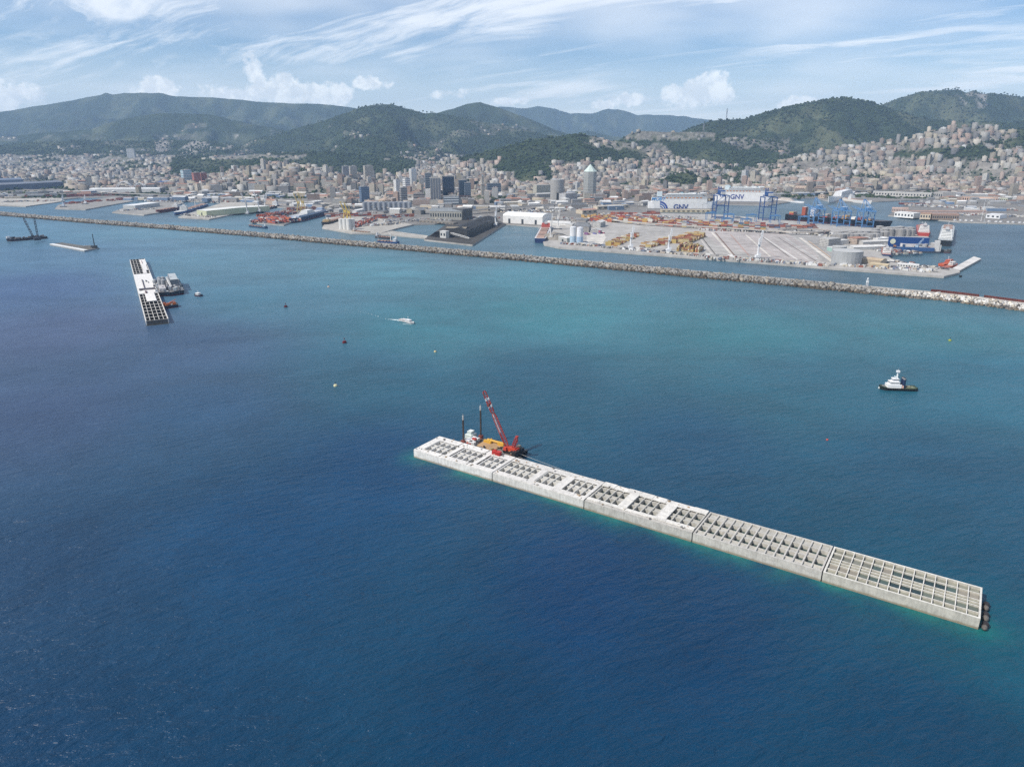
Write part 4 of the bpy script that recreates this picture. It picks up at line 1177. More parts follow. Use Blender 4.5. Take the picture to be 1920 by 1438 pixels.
for y_, vv, c_ in items[:300]:
    b = MB()
    for f in blk_f: b.poly([tuple(vv[i]) for i in f], tuple(c_))
    b.build('boulder', 'rock', bw)
V_ = np.concatenate([e[1] for e in items[300:]]); n_ = len(items) - 300
Fb = (blk_f[None] + (np.arange(n_) * 8)[:, None, None]).reshape(-1, 4)
Cb = np.repeat(np.array([e[2] for e in items[300:]]), 6, 0)
o = fast_mesh('boulder_armour', V_, Fb, Cb, 'rock'); o.parent = bw; o['kind'] = 'stuff'
# rusty sheet-pile wall on the near end and a small beacon
for a, c in ((1745, 1826), (1835, 1990)):
    sa_, sb_ = s_of(a), s_of(c); t = thing('sheet_pile_wall', 'rusty brown sheet pile wall on the breakwater, ' + ('shorter stretch nearer the beacon' if a < 1800 else 'longer stretch reaching the photo edge'), 'wall', group='sheet pile walls on the breakwater')
    nn_ = int((sb_ - sa_) / 2.6)
    b = MB()
    for k in range(nn_):
        p, d, n = bw_at(sa_ + (sb_ - sa_) * k / nn_); p1, d1, n1 = bw_at(sa_ + (sb_ - sa_) * (k + .52) / nn_)
        q = rnd.uniform(.85, 1.1); cc = (.16 * q, .045 * q, .032 * q)
        a0, a1 = p + n * 26.2, p1 + n * 26.2
        b.prism([tuple(v.xy) for v in (a0, a1, a1 + n * .8, a0 + n * .8)], 5.0, 9.4, cc); 
        p2, d2, n2 = bw_at(sa_ + (sb_ - sa_) * (k + 1) / nn_)
        b.prism([tuple(v.xy) for v in (a1 + n * .5, p2 + n2 * 26.7, p2 + n2 * 27.2, a1 + n * 1.0)], 5.0, 9.35, cc)
    o = b.build('pile_sheets', 'steel', t)
p, d, n = bw_at(s_of(1620)); p = p + n * 31
t = thing('beacon', 'slim white lattice beacon on the breakwater', 'beacon', (p.x, p.y, 5.0))
hb = ZAT(p, 521) - 5
b = MB(); b.lattice((0, 0, 0), (0, 0, hb * .8), 2.0, (.8, .8, .8), 6, .2); b.build('lattice_tower', 'paint', t)
b = MB(); b.box((0, 0, hb * .45), (2.6, 2.6, 2.4), (.8, .82, .82)); b.cyl((0, 0, hb * .8), 1.0, 1.8, (.78, .8, .8), n=8, cone=.8); b.build('lantern', 'paint', t)
for px in (1178, 1340, 1490, 1688, 1756): 
    p, d, n = bw_at(s_of(px)); p = p + n * 34
    b = MB(); b.tube((0, 0, 0), (0, 0, 7), .14, .1, (.3, .3, .3), 5); b.box((0, 0, 6.8), (.5, 1.6, .3), (.3, .3, .3)); o = b.build('lamp_post', 'steel'); o.location = (p.x, p.y, 5.0)
    tag(o, 'thin grey lamp post on the breakwater, ' + {1178: 'facing the first white harbour crane', 1340: 'facing the yellow container block', 1490: 'facing the end of the empty yard', 1688: 'between the beacon and the rusty wall', 1756: 'beside the first rusty wall stretch'}[px], 'lamp post', 'lamp posts on the breakwater')

# ------------------------------------------------------------------ port buildings


def frame_of(px0, py0, px1, py1, z=3.3):
    a, c = P(px0, py0, z), P(px1, py1, z); d = c - a
    return a, d.length, math.atan2(d.y, d.x)


def shed(name, label, cat, px0, py0, px1, py1, depth, top, wall, roof, rise=1.5, kind='gable', win=False, doors=0, bays=0, group=None, z=3.3, cross=False):
    """front wall foot from pixel 0 to pixel 1, roof eaves reach image row `top` over the first foot point"""
    a, L, r = frame_of(px0, py0, px1, py1, z)
    h = max(3, ZAT(a, top) - z)
    t = thing(name, label, cat, (a.x, a.y, z), r, group)
    b = MB(); b.prism([(0, 0), (L, 0), (L, depth), (0, depth)], 0, h, wall)
    if kind == 'gable':
        if cross:
            b.poly([(0, 0, h), (0, 0, h), (0, 0, h)][:3], wall) if False else None
        b.gable((L / 2, depth / 2, 0), (L, depth, h - .01), rise, wall, wall)
    b.build('walls', 'facade' if win else 'paint', t)
    b = MB()
    if kind == 'gable':
        e = .5; zz = h + .15
        b.poly([(-e, -e, zz - .1), (L + e, -e, zz - .1), (L + e, depth / 2, zz + rise), (-e, depth / 2, zz + rise)], roof)
        b.poly([(L + e, depth + e, zz - .1), (-e, depth + e, zz - .1), (-e, depth / 2, zz + rise), (L + e, depth / 2, zz + rise)], roof)
    elif kind == 'vault':
        n = 8
        for k in range(n):
            t0, t1 = math.pi * k / n, math.pi * (k + 1) / n
            y0, y1 = depth / 2 - math.cos(t0) * depth / 2, depth / 2 - math.cos(t1) * depth / 2; z0, z1 = h + math.sin(t0) * rise + .1, h + math.sin(t1) * rise + .1
            b.poly([(0, y0, z0), (L, y0, z0), (L, y1, z1), (0, y1, z1)], roof)
        b.poly([(0, depth / 2 - math.cos(math.pi * k / n) * depth / 2, h + math.sin(math.pi * k / n) * rise + .1) for k in range(n + 1)][::-1], wall)
        b.poly([(L, depth / 2 - math.cos(math.pi * k / n) * depth / 2, h + math.sin(math.pi * k / n) * rise + .1) for k in range(n + 1)], wall)
    else:
        b.prism([(-.3, -.3), (L + .3, -.3), (L + .3, depth + .3), (-.3, depth + .3)], h + .02, h + .9, roof)
    b.build('roof', 'roof', t)
    for k in range(doors):
        b = MB(); x = L * (k + .5) / doors; b.box((x, -.1, 0), (min(6, L / doors * .5), .3, h * .6), (.06, .07, .08)); b.build('door', 'paint', t)
    for k in range(bays):
        b = MB(); x = L * (k + .5) / bays; b.box((x, -.12, h * .35), (L / bays * .5, .3, h * .4), (.05, .06, .07)); b.build('window', 'glass', t)
    return t, L, h


CRM, PNK, OCH, LGR = (.58, .54, .44), (.56, .40, .34), (.55, .42, .24), (.50, .50, .48)
shed('warehouse', 'long pale green warehouse on its pier with a white roof', 'warehouse', 370, 404, 388, 406, 205, 394, (.50, .52, .36), (.74, .75, .72), 2, doors=1)
# (its long side runs back along the pier)
shed('warehouse', 'white vaulted warehouse on the quay right of the coal pier', 'warehouse', 943, 418, 1017, 422, 62, 404, (.74, .73, .70), (.80, .80, .78), 7, 'vault', doors=3)
shed('warehouse', 'white low shed roof on the second pier from the quay by the bulk ship', 'warehouse', 254, 393, 300, 387, 42, 386, (.45, .46, .45), (.76, .77, .77), 1.5, 'flat')
shed('coal_shed', 'long black ribbed coal shed along the dark pier', 'shed', 876, 446, 933, 420, 46, 433, (.05, .05, .05), (.045, .047, .05), 5, 'gable')
shed('coal_shed', 'dark ochre topped store at the head of the coal pier', 'shed', 836, 443, 873, 444, 26, 428, (.09, .085, .08), (.26, .23, .18), 2, 'gable', bays=3)
shed('coal_yard_office', 'small white block on legs at the tip of the coal pier', 'building', 825, 446, 836, 447, 12, 434, (.55, .55, .53), (.66, .66, .64), 1, 'flat', bays=2)
for px0, py0, px1, py1, dp in ((802, 443, 824, 446, 60), (838, 434, 866, 436, 40)):
    a, L, r = frame_of(px0, py0, px1, py1)
    t = thing('coal_heap', 'black coal heap at the outer corner of the dark pier' if dp == 60 else 'black coal heap behind the ochre topped store', 'coal heap', (a.x, a.y, 3.3), r)
    b = MB(); n = 10
    for i in range(n):
        for j in range(6):
            f = lambda i, j: (L * i / n, dp * j / 6, (0 if i in (0, n) or j in (0, 6) else 5 + 4 * math.sin(i * 2.1 + j * 1.7)))
            b.poly([f(i, j), f(i + 1, j), f(i + 1, j + 1), f(i, j + 1)], (.022, .022, .024))
    b.build('heap', 'rock', t)
# coal conveyor trestle and the former power station
b = MB(); a, c = P(845, 437, 14), P(880, 447, 8); b.lattice(a, c, 2.6, (.55, .55, .53), 8, .4); a, c = P(845, 430, 14), P(926, 414, 20); b.lattice(a, c, 3, (.22, .21, .2), 10, .4)
tag(b.build('coal_conveyor', 'steel'), 'grey coal conveyor gallery sloping to the pier edge', 'conveyor')
shed('power_station', 'grey power station hall with a row of tall windows behind the coal pier', 'building', 806, 412, 866, 413, 55, 396, (.36, .35, .31), (.24, .26, .27), 6, 'gable', bays=13)
shed('boiler_house', 'dark boiler house between the power station and the lighthouse', 'building', 868, 413, 886, 411, 40, 393, (.10, .10, .10), (.15, .15, .15), 2, 'flat', bays=2)
shed('terminal_building', 'low brown terminal building between the power station and the coal sheds', 'building', 786, 416, 850, 421, 18, 414, (.28, .24, .19), (.25, .23, .20), 1, 'flat', bays=9)

# lighthouse
p = P(905, 376, 8)
lh = thing('lighthouse', 'tall square stone lighthouse in two stages on a rocky mound by the coal pier', 'lighthouse', (p.x, p.y, 26), R(20))
tot = ZAT(p, 328) - 26
b = MB(); b.prism([(-6.2, -6.2), (6.2, -6.2), (5.2, 5.6), (-5.2, 5.6)], 0, tot * .52, (.40, .37, .32)); b.build('lower_stage', 'concrete', lh)
b = MB(); b.box((0, 0, tot * .52), (14, 14, 1.6), (.42, .39, .34)); b.build('gallery', 'concrete', lh)
b = MB(); b.box((0, 0, tot * .52 + 1.6), (8.4, 8.4, tot * .36), (.42, .39, .34)); b.build('upper_stage', 'concrete', lh)
b = MB(); b.box((0, 0, tot * .88 + 1.6), (10.5, 10.5, 1.0), (.42, .39, .34)); b.build('upper_gallery', 'concrete', lh)
b = MB(); b.cyl((0, 0, tot * .88 + 2.6), 2.6, tot * .07, (.30, .34, .36), (.3, .32, .33), 10, cone=2.4); b.build('lantern', 'glass', lh)
b = MB(); n = 14
for k in range(n):
    for j, (r0, z0, r1, z1) in enumerate([(62, 2, 46, 14), (46, 14, 26, 22), (26, 22, 14, 26.5)]):
        f = lambda k, r, z: (p.x + math.cos(k * 2 * math.pi / n) * r * (1 + .18 * math.sin(k * 2.3 + j)), p.y + math.sin(k * 2 * math.pi / n) * r * (1 + .15 * math.cos(k * 1.7)), z)
        b.poly([f(k, r0, z0), f(k + 1, r0, z0), f(k + 1, r1, z1), f(k, r1, z1)], (.07, .085, .05) if (k + j) % 3 else (.22, .20, .17))
b.poly([(p.x + math.cos(k * 2 * math.pi / n) * 15, p.y + math.sin(k * 2 * math.pi / n) * 15, 26.2) for k in range(n)], (.15, .14, .12))
structure(b.build('rocky_mound', 'rock'), 'rocky green mound under the lighthouse'); bpy.data.objects['rocky_mound']['kind'] = 'structure'

# ------------------------------------------------------------------ tall buildings of the skyline


def tower(name, label, px, pyb, wpx, pyt, wall, ratio=1.0, rz=.25, bands=None, glass=None, roof=None, crown=None, fins=0, z=6.0):
    p = P(px, pyb, z); w = wpx * MPP(p) * .86; h = ZAT(p, pyt) - z
    t = thing(name, label, 'tower' if h > 55 else 'building', (p.x, p.y, z - 2), rz)
    b = MB(); b.box((0, 0, 0), (w, w * ratio, h + 2), wall); b.build('walls', 'facade' if bands is None and glass is None else 'paint', t)
    b = MB(); b.box((0, 0, h + 2.02), (w * .96, w * ratio * .96, .5), roof or (.32, .31, .30)); b.box((w * .1, 0, h + 2.5), (w * .4, w * ratio * .4, 3.5), roof or (.36, .35, .34)); b.build('roof', 'roof', t)
    if bands:
        nfl = max(3, int(h / 7))
        for k in range(nfl):
            b = MB(); zz = 2 + h * (k + .35) / nfl; hh = h / nfl * .45
            b.box((0, 0, zz), (w + .3, w * ratio * .92, hh), bands); b.box((0, 0, zz + .02), (w * .92, w * ratio + .3, hh - .04), bands); b.build('window_band', 'glass', t)
    if glass:
        n = max(3, int(w / 7))
        for k in range(n):
            x = -w / 2 + w * (k + .5) / n
            b = MB(); b.box((x, -w * ratio / 2 - .1, 3), (w / n * .8, .3, h - 3), glass); b.build('glass_panel', 'glass', t)
            b = MB(); b.box((x, w * ratio / 2 + .1, 3), (w / n * .8, .3, h - 3), glass); b.build('glass_panel', 'glass', t)
        for sx in (-1, 1):
            for k in range(3):
                b = MB(); y = w * ratio * (-.33 + .33 * k); b.box((sx * (w / 2 + .1), y, 3), (.3, w * ratio * .3, h - 3), glass); b.build('glass_panel', 'glass', t)
    return t, w, h


tower('office_tower', 'tall pale office tower with cream central stripe, left of the dark glass tower', 817, 380, 22, 333, (.50, .46, .40), .8, .18, glass=(.16, .17, .19))
tower('office_tower', 'grey slab tower just behind and left of the cream striped one', 804, 378, 13, 325, (.20, .22, .24), 1.0, .2, bands=(.07, .09, .12))
tower('glass_tower', 'dark navy glass office tower with flat top, the darkest of the skyline', 841, 378, 24, 331, (.02, .035, .06), .8, .2, glass=(.012, .028, .06))
tower('glass_tower', 'lower dark blue glass wing beside the darkest tower', 868, 374, 17, 338, (.06, .09, .13), .8, .2, glass=(.03, .055, .09))
tower('office_tower', 'grey blue office slab right of the dark glass towers', 877, 375, 13, 343, (.16, .19, .23), 1.0, .2, bands=(.06, .09, .13))
tower('office_block', 'low black and white banded office block at the foot of the dark glass tower', 846, 382, 34, 368, (.10, .12, .14), .6, .15, bands=(.55, .58, .60))
tower('slab_tower', 'bright white slab tower, leftmost of the white pair', 745, 370, 9, 337, (.72, .72, .70), 1.8, .5)
tower('slab_tower', 'second bright white slab tower with a dark side', 763, 366, 11, 334, (.72, .72, .70), 1.5, .5, bands=(.30, .31, .32))
tower('slab_tower', 'white tower high behind the twin white slabs', 775, 352, 12, 317, (.74, .74, .72), 1.2, .5, glass=(.5, .51, .5))
tower('office_tower', 'grey striped block below the white slab tower pair', 757, 378, 14, 352, (.30, .29, .28), 1.0, .4, bands=(.12, .13, .14))
tower('office_tower', 'blue grey glass tower standing alone above the silos', 684, 378, 18, 350, (.13, .18, .25), .9, .5, bands=(.07, .12, .20))
tower('office_block', 'wide dark blue framed office block in front of the wooded hill', 926, 364, 30, 344, (.14, .17, .20), .5, .15, bands=(.03, .06, .10))
tower('office_block', 'pinkish low office podium below the striped towers', 790, 383, 36, 374, (.46, .36, .31), .5, .1)
tower('office_block', 'grey office block with dark window ribbons over the pinkish podium', 786, 378, 24, 363, (.30, .27, .25), .6, .1, bands=(.10, .10, .11))
tower('apartment_tower', 'dark grey apartment tower on the left rise, paired with a pale one', 650, 352, 13, 312, (.26, .27, .29), 1, .4)
tower('apartment_tower', 'pale tall apartment tower right of the dark grey one', 664, 350, 15, 312, (.46, .44, .40), 1, .4)
tower('apartment_tower', 'beige apartment tower, right of the pale tall one on the rise', 692, 346, 18, 311, (.46, .43, .37), 1, .4)
tower('residential_tower', 'teal and white residential tower beside the red twin blocks', 352, 346, 18, 319, (.56, .60, .62), 1, .7, bands=(.08, .26, .32))
tower('residential_tower', 'red brick coloured twin block nearer the teal tower', 370, 347, 14, 324, (.36, .13, .10), 1, .7)
tower('residential_tower', 'red brick coloured twin block farther from the teal tower', 383, 346, 12, 324, (.36, .13, .10), 1, .7)
tower('residential_tower', 'wide white slab block on the skyline of the far left slope', 247, 296, 15, 279, (.66, .66, .64), .6, .2, z=80)
tower('high_rise', 'slim white chimney like tower in front of the houses on the ridge', 1152, 318, 5, 282, (.66, .66, .64), 1, .2, z=40)
tower('high_rise', 'large cream block on the green ridge', 1275, 283, 19, 268, (.60, .50, .40), .6, -.5, z=125)
tower('high_rise', 'smaller cream block right of the large one on the green ridge', 1297, 277, 10, 265, (.52, .45, .37), .7, -.4, z=130)
tower('high_rise', 'pale grey twin flats at the edge of the old town', 1395, 344, 9, 320, (.52, .53, .53), 1.2, .6)
tower('high_rise', 'sunlit ochre flats beside the pale grey ones', 1412, 346, 10, 321, (.48, .44, .36), 1.2, .6)
tower('high_rise', 'cream block of flats below the ridge with the large cream building', 1273, 305, 14, 291, (.58, .53, .45), .8, .2, z=60)
# octagonal tower with a pyramid crown
p = P(1105, 372, 5); w = 24 * MPP(p); h = ZAT(p, 322) - 5; h2 = ZAT(p, 308) - 5
t = thing('octagonal_tower', 'tall grey green octagonal office tower with a pointed white green crown', 'tower', (p.x, p.y, 3))
oct_ = lambda r, n=8: [(math.cos(math.pi / 8 + k * math.pi / 4) * r, math.sin(math.pi / 8 + k * math.pi / 4) * r) for k in range(n)]
b = MB(); b.prism(oct_(w * .52), 0, h + 2, (.40, .41, .39)); b.build('shaft', 'facade', t)
b = MB()
pr = oct_(w * .54)
for k in range(8): b.poly([(*pr[k], h + 2), (*pr[(k + 1) % 8], h + 2), (0, 0, h2 + 2)], (.52, .60, .55))
b.build('crown', 'paint', t)
for k in range(9):
    b = MB(); b.prism(oct_(w * .526), 4 + (h - 4) * k / 9, 4 + (h - 4) * (k + .25) / 9, (.32, .33, .32), bottom=True); b.build('window_band', 'paint', t)
tower('office_block', 'low cream podium at the foot of the octagonal tower', 1100, 378, 14, 362, (.52, .50, .42), .7, .1)
tower('office_block', 'low reddish grey podium right of the octagonal tower', 1123, 376, 22, 364, (.40, .34, .31), .7, .1)
# round tower
p = P(1044, 373, 5); r_ = 12.5 * MPP(p); h = ZAT(p, 337) - 5
t = thing('round_tower', 'wide round grey office tower with a dark notch at its foot', 'tower', (p.x, p.y, 3), .3)
b = MB(); b.cyl((0, 0, 0), r_, h + 2, (.42, .41, .39), (.36, .35, .34), 24); b.build('drum', 'facade', t)
b = MB(); b.box((0, -r_ * .98, 0), (r_ * .8, 2.5, h * .36), (.05, .05, .05)); b.build('entrance_notch', 'glass', t)
b = MB(); b.cyl((0, 0, h + 2.02), r_ * 1.02, 1.0, (.5, .49, .47), n=24); b.build('roof_ring', 'paint', t)
shed('office_block', 'cream office block left of the round tower', 'building', 1006, 369, 1034, 368, 30, 348, (.52, .50, .42), (.4, .39, .36), 1, 'flat', win=True)
shed('office_block', 'pale block in front of the round tower', 'building', 1060, 379, 1082, 377, 30, 364, (.50, .50, .50), (.45, .44, .43), 1, 'flat', win=True)
# domed cream building and arched stadium frame, steelworks sheds at left
p = P(722, 385, 5)
t = thing('domed_hall', 'small cream hall with a shallow dome above the silos', 'building', (p.x, p.y, 4))
b = MB(); b.cyl((0, 0, 0), 20, 16, (.56, .48, .33), n=14); b.build('drum', 'facade', t)
b = MB()
for k in range(3): b.cyl((0, 0, 16 + k * 2.4), 22 - k * 6, 2.4, (.50, .40, .32), n=14, cone=1 if k == 2 else 0)
b.build('dome', 'roof', t)
for (a, c, dp, tp, wl, rf, lab) in [((-60, 353), (46, 349), 90, 340, (.16, .20, .28), (.17, .21, .28), 'huge blue grey steelworks hall, farther of the two at the photo edge'), ((-60, 362), (120, 352), 80, 350, (.10, .12, .17), (.19, .21, .25), 'long dark blue steelworks hall in front of the taller one')]:
    shed('steelworks_hall', lab, 'industrial hall', *a, *c, dp, tp, wl, rf, 6, 'gable')
shed('airport_shed', 'long white low hall under the arches on the left plain', 'industrial hall', 168, 362, 300, 361, 60, 355, (.6, .6, .58), (.68, .69, .68), 3, 'vault')
shed('blue_hall', 'bright blue low hall near the teal tower', 'industrial hall', 308, 349, 338, 347, 40, 341, (.03, .12, .38), (.30, .38, .50), 3, 'gable')
for px, w_ in ((234, 14), (263, 11)):
    p0, p1 = P(px - w_, 356, 6), P(px + w_, 356, 6); L = (p1 - p0).length
    b = MB(); n = 12
    for s_ in (-6, 6):
        for k in range(n):
            f = lambda k: (p0.lerp(p1, .5 - .5 * math.cos(math.pi * k / n)).x, p0.y + s_, 6 + math.sin(math.pi * k / n) * (34 if w_ == 14 else 28))
            b.tube(f(k), f(k + 1), 1.1, 1.1, (.74, .75, .76), 5)
    tag(b.build('steel_arch', 'paint'), 'tall white steel bridge arch on the left plain, ' + ('the larger one' if w_ == 14 else 'the smaller one'), 'arch')

# old harbour front at right
H_ = [(1672, 398, 1702, 399, 16, 391, (.56, .44, .38), (.42, .30, .25), 'long pink quay building with a red roof at the head of its pier', 10),
      (1700, 401, 1850, 401, 14, 397, (.50, .40, .36), (.34, .24, .20), 'very long low red roofed shed behind the arcaded quay building', 0),
      (1676, 407, 1712, 410, 34, 398, (.78, .77, .74), (.72, .72, .70), 'white two storey pier head building beside the ferries', 6),
      (1724, 411, 1744, 412, 26, 401, (.58, .48, .36), (.34, .22, .16), 'small ochre building next to the arcaded dark one', 4),
      (1747, 412, 1797, 413, 20, 403, (.30, .23, .18), (.30, .20, .16), 'dark brown arcaded quay building with rows of windows', 12),
      (1848, 409, 1874, 411, 40, 402, (.70, .71, .72), (.72, .73, .74), 'white marina hall behind the yachts', 3),
      (1636, 367, 1745, 371, 26, 360, (.52, .50, .46), (.46, .45, .42), 'long grey maritime station roof along the inner quay', 20),
      (1534, 371, 1545, 372, 20, 366, (.56, .45, .34), (.4, .3, .25), 'small cream quay office near the cruise ship', 3),
      (1750, 372, 1766, 374, 50, 360, (.42, .40, .37), (.40, .38, .36), 'square grey block with a shaded side at the end of the maritime station', 4),
      (1770, 369, 1806, 370, 40, 362, (.34, .33, .33), (.36, .36, .37), 'dark grey roofed market hall right of the maritime station', 5),
      (1803, 378, 1870, 380, 30, 369, (.58, .40, .30), (.42, .35, .30), 'long pink and white striped warehouse in the old harbour', 16),
      (1874, 379, 1888, 380, 26, 371, (.50, .52, .40), (.4, .38, .35), 'pale green house right of the striped warehouse', 4),
      (1470, 359, 1488, 361, 24, 346, (.54, .48, .38), (.42, .38, .34), 'cream harbour office block behind the second ferry', 5),
      (1490, 361, 1512, 362, 24, 349, (.56, .44, .34), (.44, .34, .28), 'cream pink block right of the harbour office', 5),
      (1442, 360, 1462, 361, 20, 352, (.44, .42, .40), (.40, .38, .36), 'low grey block left of the harbour office', 4),
      (1092, 402, 1120, 400, 30, 395, (.52, .45, .35), (.44, .28, .22), 'low red roofed hall behind the container stacks', 3),
      (1240, 399, 1332, 399, 18, 394, (.60, .50, .34), (.62, .54, .42), 'long ochre low transit shed in front of the nearer ferry', 10),
      (1120, 394, 1180, 390, 20, 388, (.58, .50, .38), (.55, .50, .42), 'long low cream shed between the stacks and the viaduct', 6)]
for px0, py0, px1, py1, dp, tp, wl, rf, lab, nb in H_:
    shed('quay_building', lab, 'building', px0, py0, px1, py1, dp, tp, wl, rf, 3, 'gable' if 'roof' in lab or 'arcad' in lab else 'flat', bays=nb)

# silos and tanks
def silo(px, py, r, top, col, lab, grp, top2=None, band=None, cone=1.5, n=14, z=3.3, name='silo'):
    p = P(px, py, z); h = ZAT(p, top) - z
    t = thing(name, lab, 'silo' if name == 'silo' else 'tank', (p.x, p.y, z), 0, grp)
    b = MB(); b.cyl((0, 0, 0), r, h, col, n=n); 
    b.build('shell', 'concrete' if name == 'silo' else 'paint', t)
    b = MB(); b.cyl((0, 0, h + .02), r * 1.01, .4, top2 or col, top2 or col, n=n, cone=cone); b.build('lid', 'paint', t)
    if band: b = MB(); b.cyl((0, 0, .1), r + .12, h * .42, band, n=n); b.build('blue_band', 'paint', t)
    return t
silo(1074, 455, 6.6, 426, (.68, .69, .70), 'white silo with pale blue foot, nearer the red hulled ship', 'twin silos on the terminal', band=(.38, .50, .60))
silo(1087, 456, 6.6, 427, (.70, .71, .73), 'white silo with pale blue foot, farther from the red hulled ship', 'twin silos on the terminal', band=(.34, .46, .60))
for k, (px, py) in enumerate([(641, 430), (648, 430.5), (655, 431), (661, 430)]):
    silo(px, py, 6.5, 411, (.62, .61, .58), ['white cement silo at the outer end of its row', 'second cement silo of the row from the outer end', 'third cement silo, under the yellow tower', 'cement silo nearest the sloping conveyor'][k], 'cement silos by the yellow tower')
for k in range(19):
    px = 684 + k * 4.7; silo(px, 396.5 - (k % 2) * 2.2, 6.2, 380 - (k % 2), (.27, .29, .32), '%s silo from the left, %s row of the grey silos behind the cement pier' % (['first', 'second', 'third', 'fourth', 'fifth', 'sixth', 'seventh', 'eighth', 'ninth', 'tenth'][k // 2], ['front', 'rear'][k % 2]), 'double row of grey silos', z=4)
tnk = [(1586, 494, 24, 470, 'large grey storage tank on the terminal corner'), (1608, 493, 7, 472, 'narrow grey tank beside the large one'), (1571, 486, 12, 462, 'grey tank with a green edge behind the large one')]
for px, py, r, tp, lab in tnk: silo(px, py, r, tp, (.36, .37, .37), lab, 'storage tanks on the terminal', top2=(.48, .48, .46), cone=1.2, n=22, name='storage_tank')
k = 0
for row, (y0, n, x0, dx_) in enumerate([(452, 9, 1566, 9.2), (447, 10, 1572, 9.6), (443, 8, 1640, 9.5), (439, 7, 1648, 9.5)]):
    for i in range(n):
        px, py = x0 + i * dx_, y0 + rnd.uniform(-.6, .6); r = rnd.uniform(7.5, 9.8)
        silo(px, py, r, py - rnd.uniform(11, 14), jit((.29, .28, .27), .2), 'small grey oil tank, %s from the left in the %s row of the tank farm' % (['first', 'second', 'third', 'fourth', 'fifth', 'sixth', 'seventh', 'eighth', 'ninth', 'tenth'][i], ['front', 'second', 'third', 'back'][row]), 'tank farm', top2=(.36, .35, .33), n=12, name='storage_tank')
shed('shed', 'white roofed shed left of the twin silos', 'shed', 1047, 452, 1063, 455, 16, 444, (.40, .40, .38), (.76, .75, .73), 1, 'flat', doors=1)
shed('shed', 'brown roofed shed on the terminal behind the big tank', 'shed', 1612, 494, 1650, 498, 34, 486, (.42, .35, .26), (.50, .40, .28), 2, 'gable')
shed('shed', 'cream shed between the tank and the quay corner', 'shed', 1630, 500, 1664, 503, 14, 495, (.46, .38, .26), (.58, .48, .32), 2, 'flat')
shed('shed', 'white low sheds row near the terminal corner', 'shed', 1682, 500, 1722, 503, 10, 495, (.6, .6, .58), (.78, .77, .75), 1, 'flat', bays=8)
shed('shed', 'white long roof above the oil tanks beside the floating dock', 'shed', 1600, 470, 1660, 468, 24, 464, (.5, .5, .48), (.70, .69, .66), 2, 'gable')
shed('shed', 'wide grey loading roof over the small tanks', 'shed', 1618, 460, 1672, 458, 20, 454, (.45, .44, .42), (.64, .63, .60), 2, 'gable')
shed('shed', 'low grey shed behind the white lorry park', 'shed', 1550, 470, 1568, 474, 12, 463, (.3, .45, .40), (.62, .62, .60), 1, 'flat')

# gravel and sand heaps, white slurry yard by the twin silos
a, L, r = frame_of(1100, 450, 1132, 460)
b = MB()
pts = [P(1100, 432, 3.36), P(1132, 434, 3.36), P(1136, 446, 3.36), P(1128, 460, 3.36), P(1100, 458, 3.36)]
b.poly([tuple(v) for v in pts], (.60, .57, .52)); structure(b.build('yard_patch', 'pave'), 'whitish dusty yard right of the twin silos')
t = thing('aggregate_heap', 'grey brown gravel heap left of the twin silos', 'gravel heap', tuple(P(1040, 447, 3.3)))
b = MB()
for k in range(12):
    f = lambda k, r, z: (math.cos(k * math.pi / 6) * r * 1.2, math.sin(k * math.pi / 6) * r, z)
    b.poly([f(k, 32, 0), f(k + 1, 32, 0), f(k + 1, 15, 10), f(k, 15, 10)], (.26, .24, .21)); b.poly([f(k, 15, 10), f(k + 1, 15, 10), (0, 0, 14)], (.28, .26, .23))
b.build('heap', 'rock', t)

# ------------------------------------------------------------------ cranes of the port
BLU, LBL = (.018, .07, .22), (.09, .22, .42)


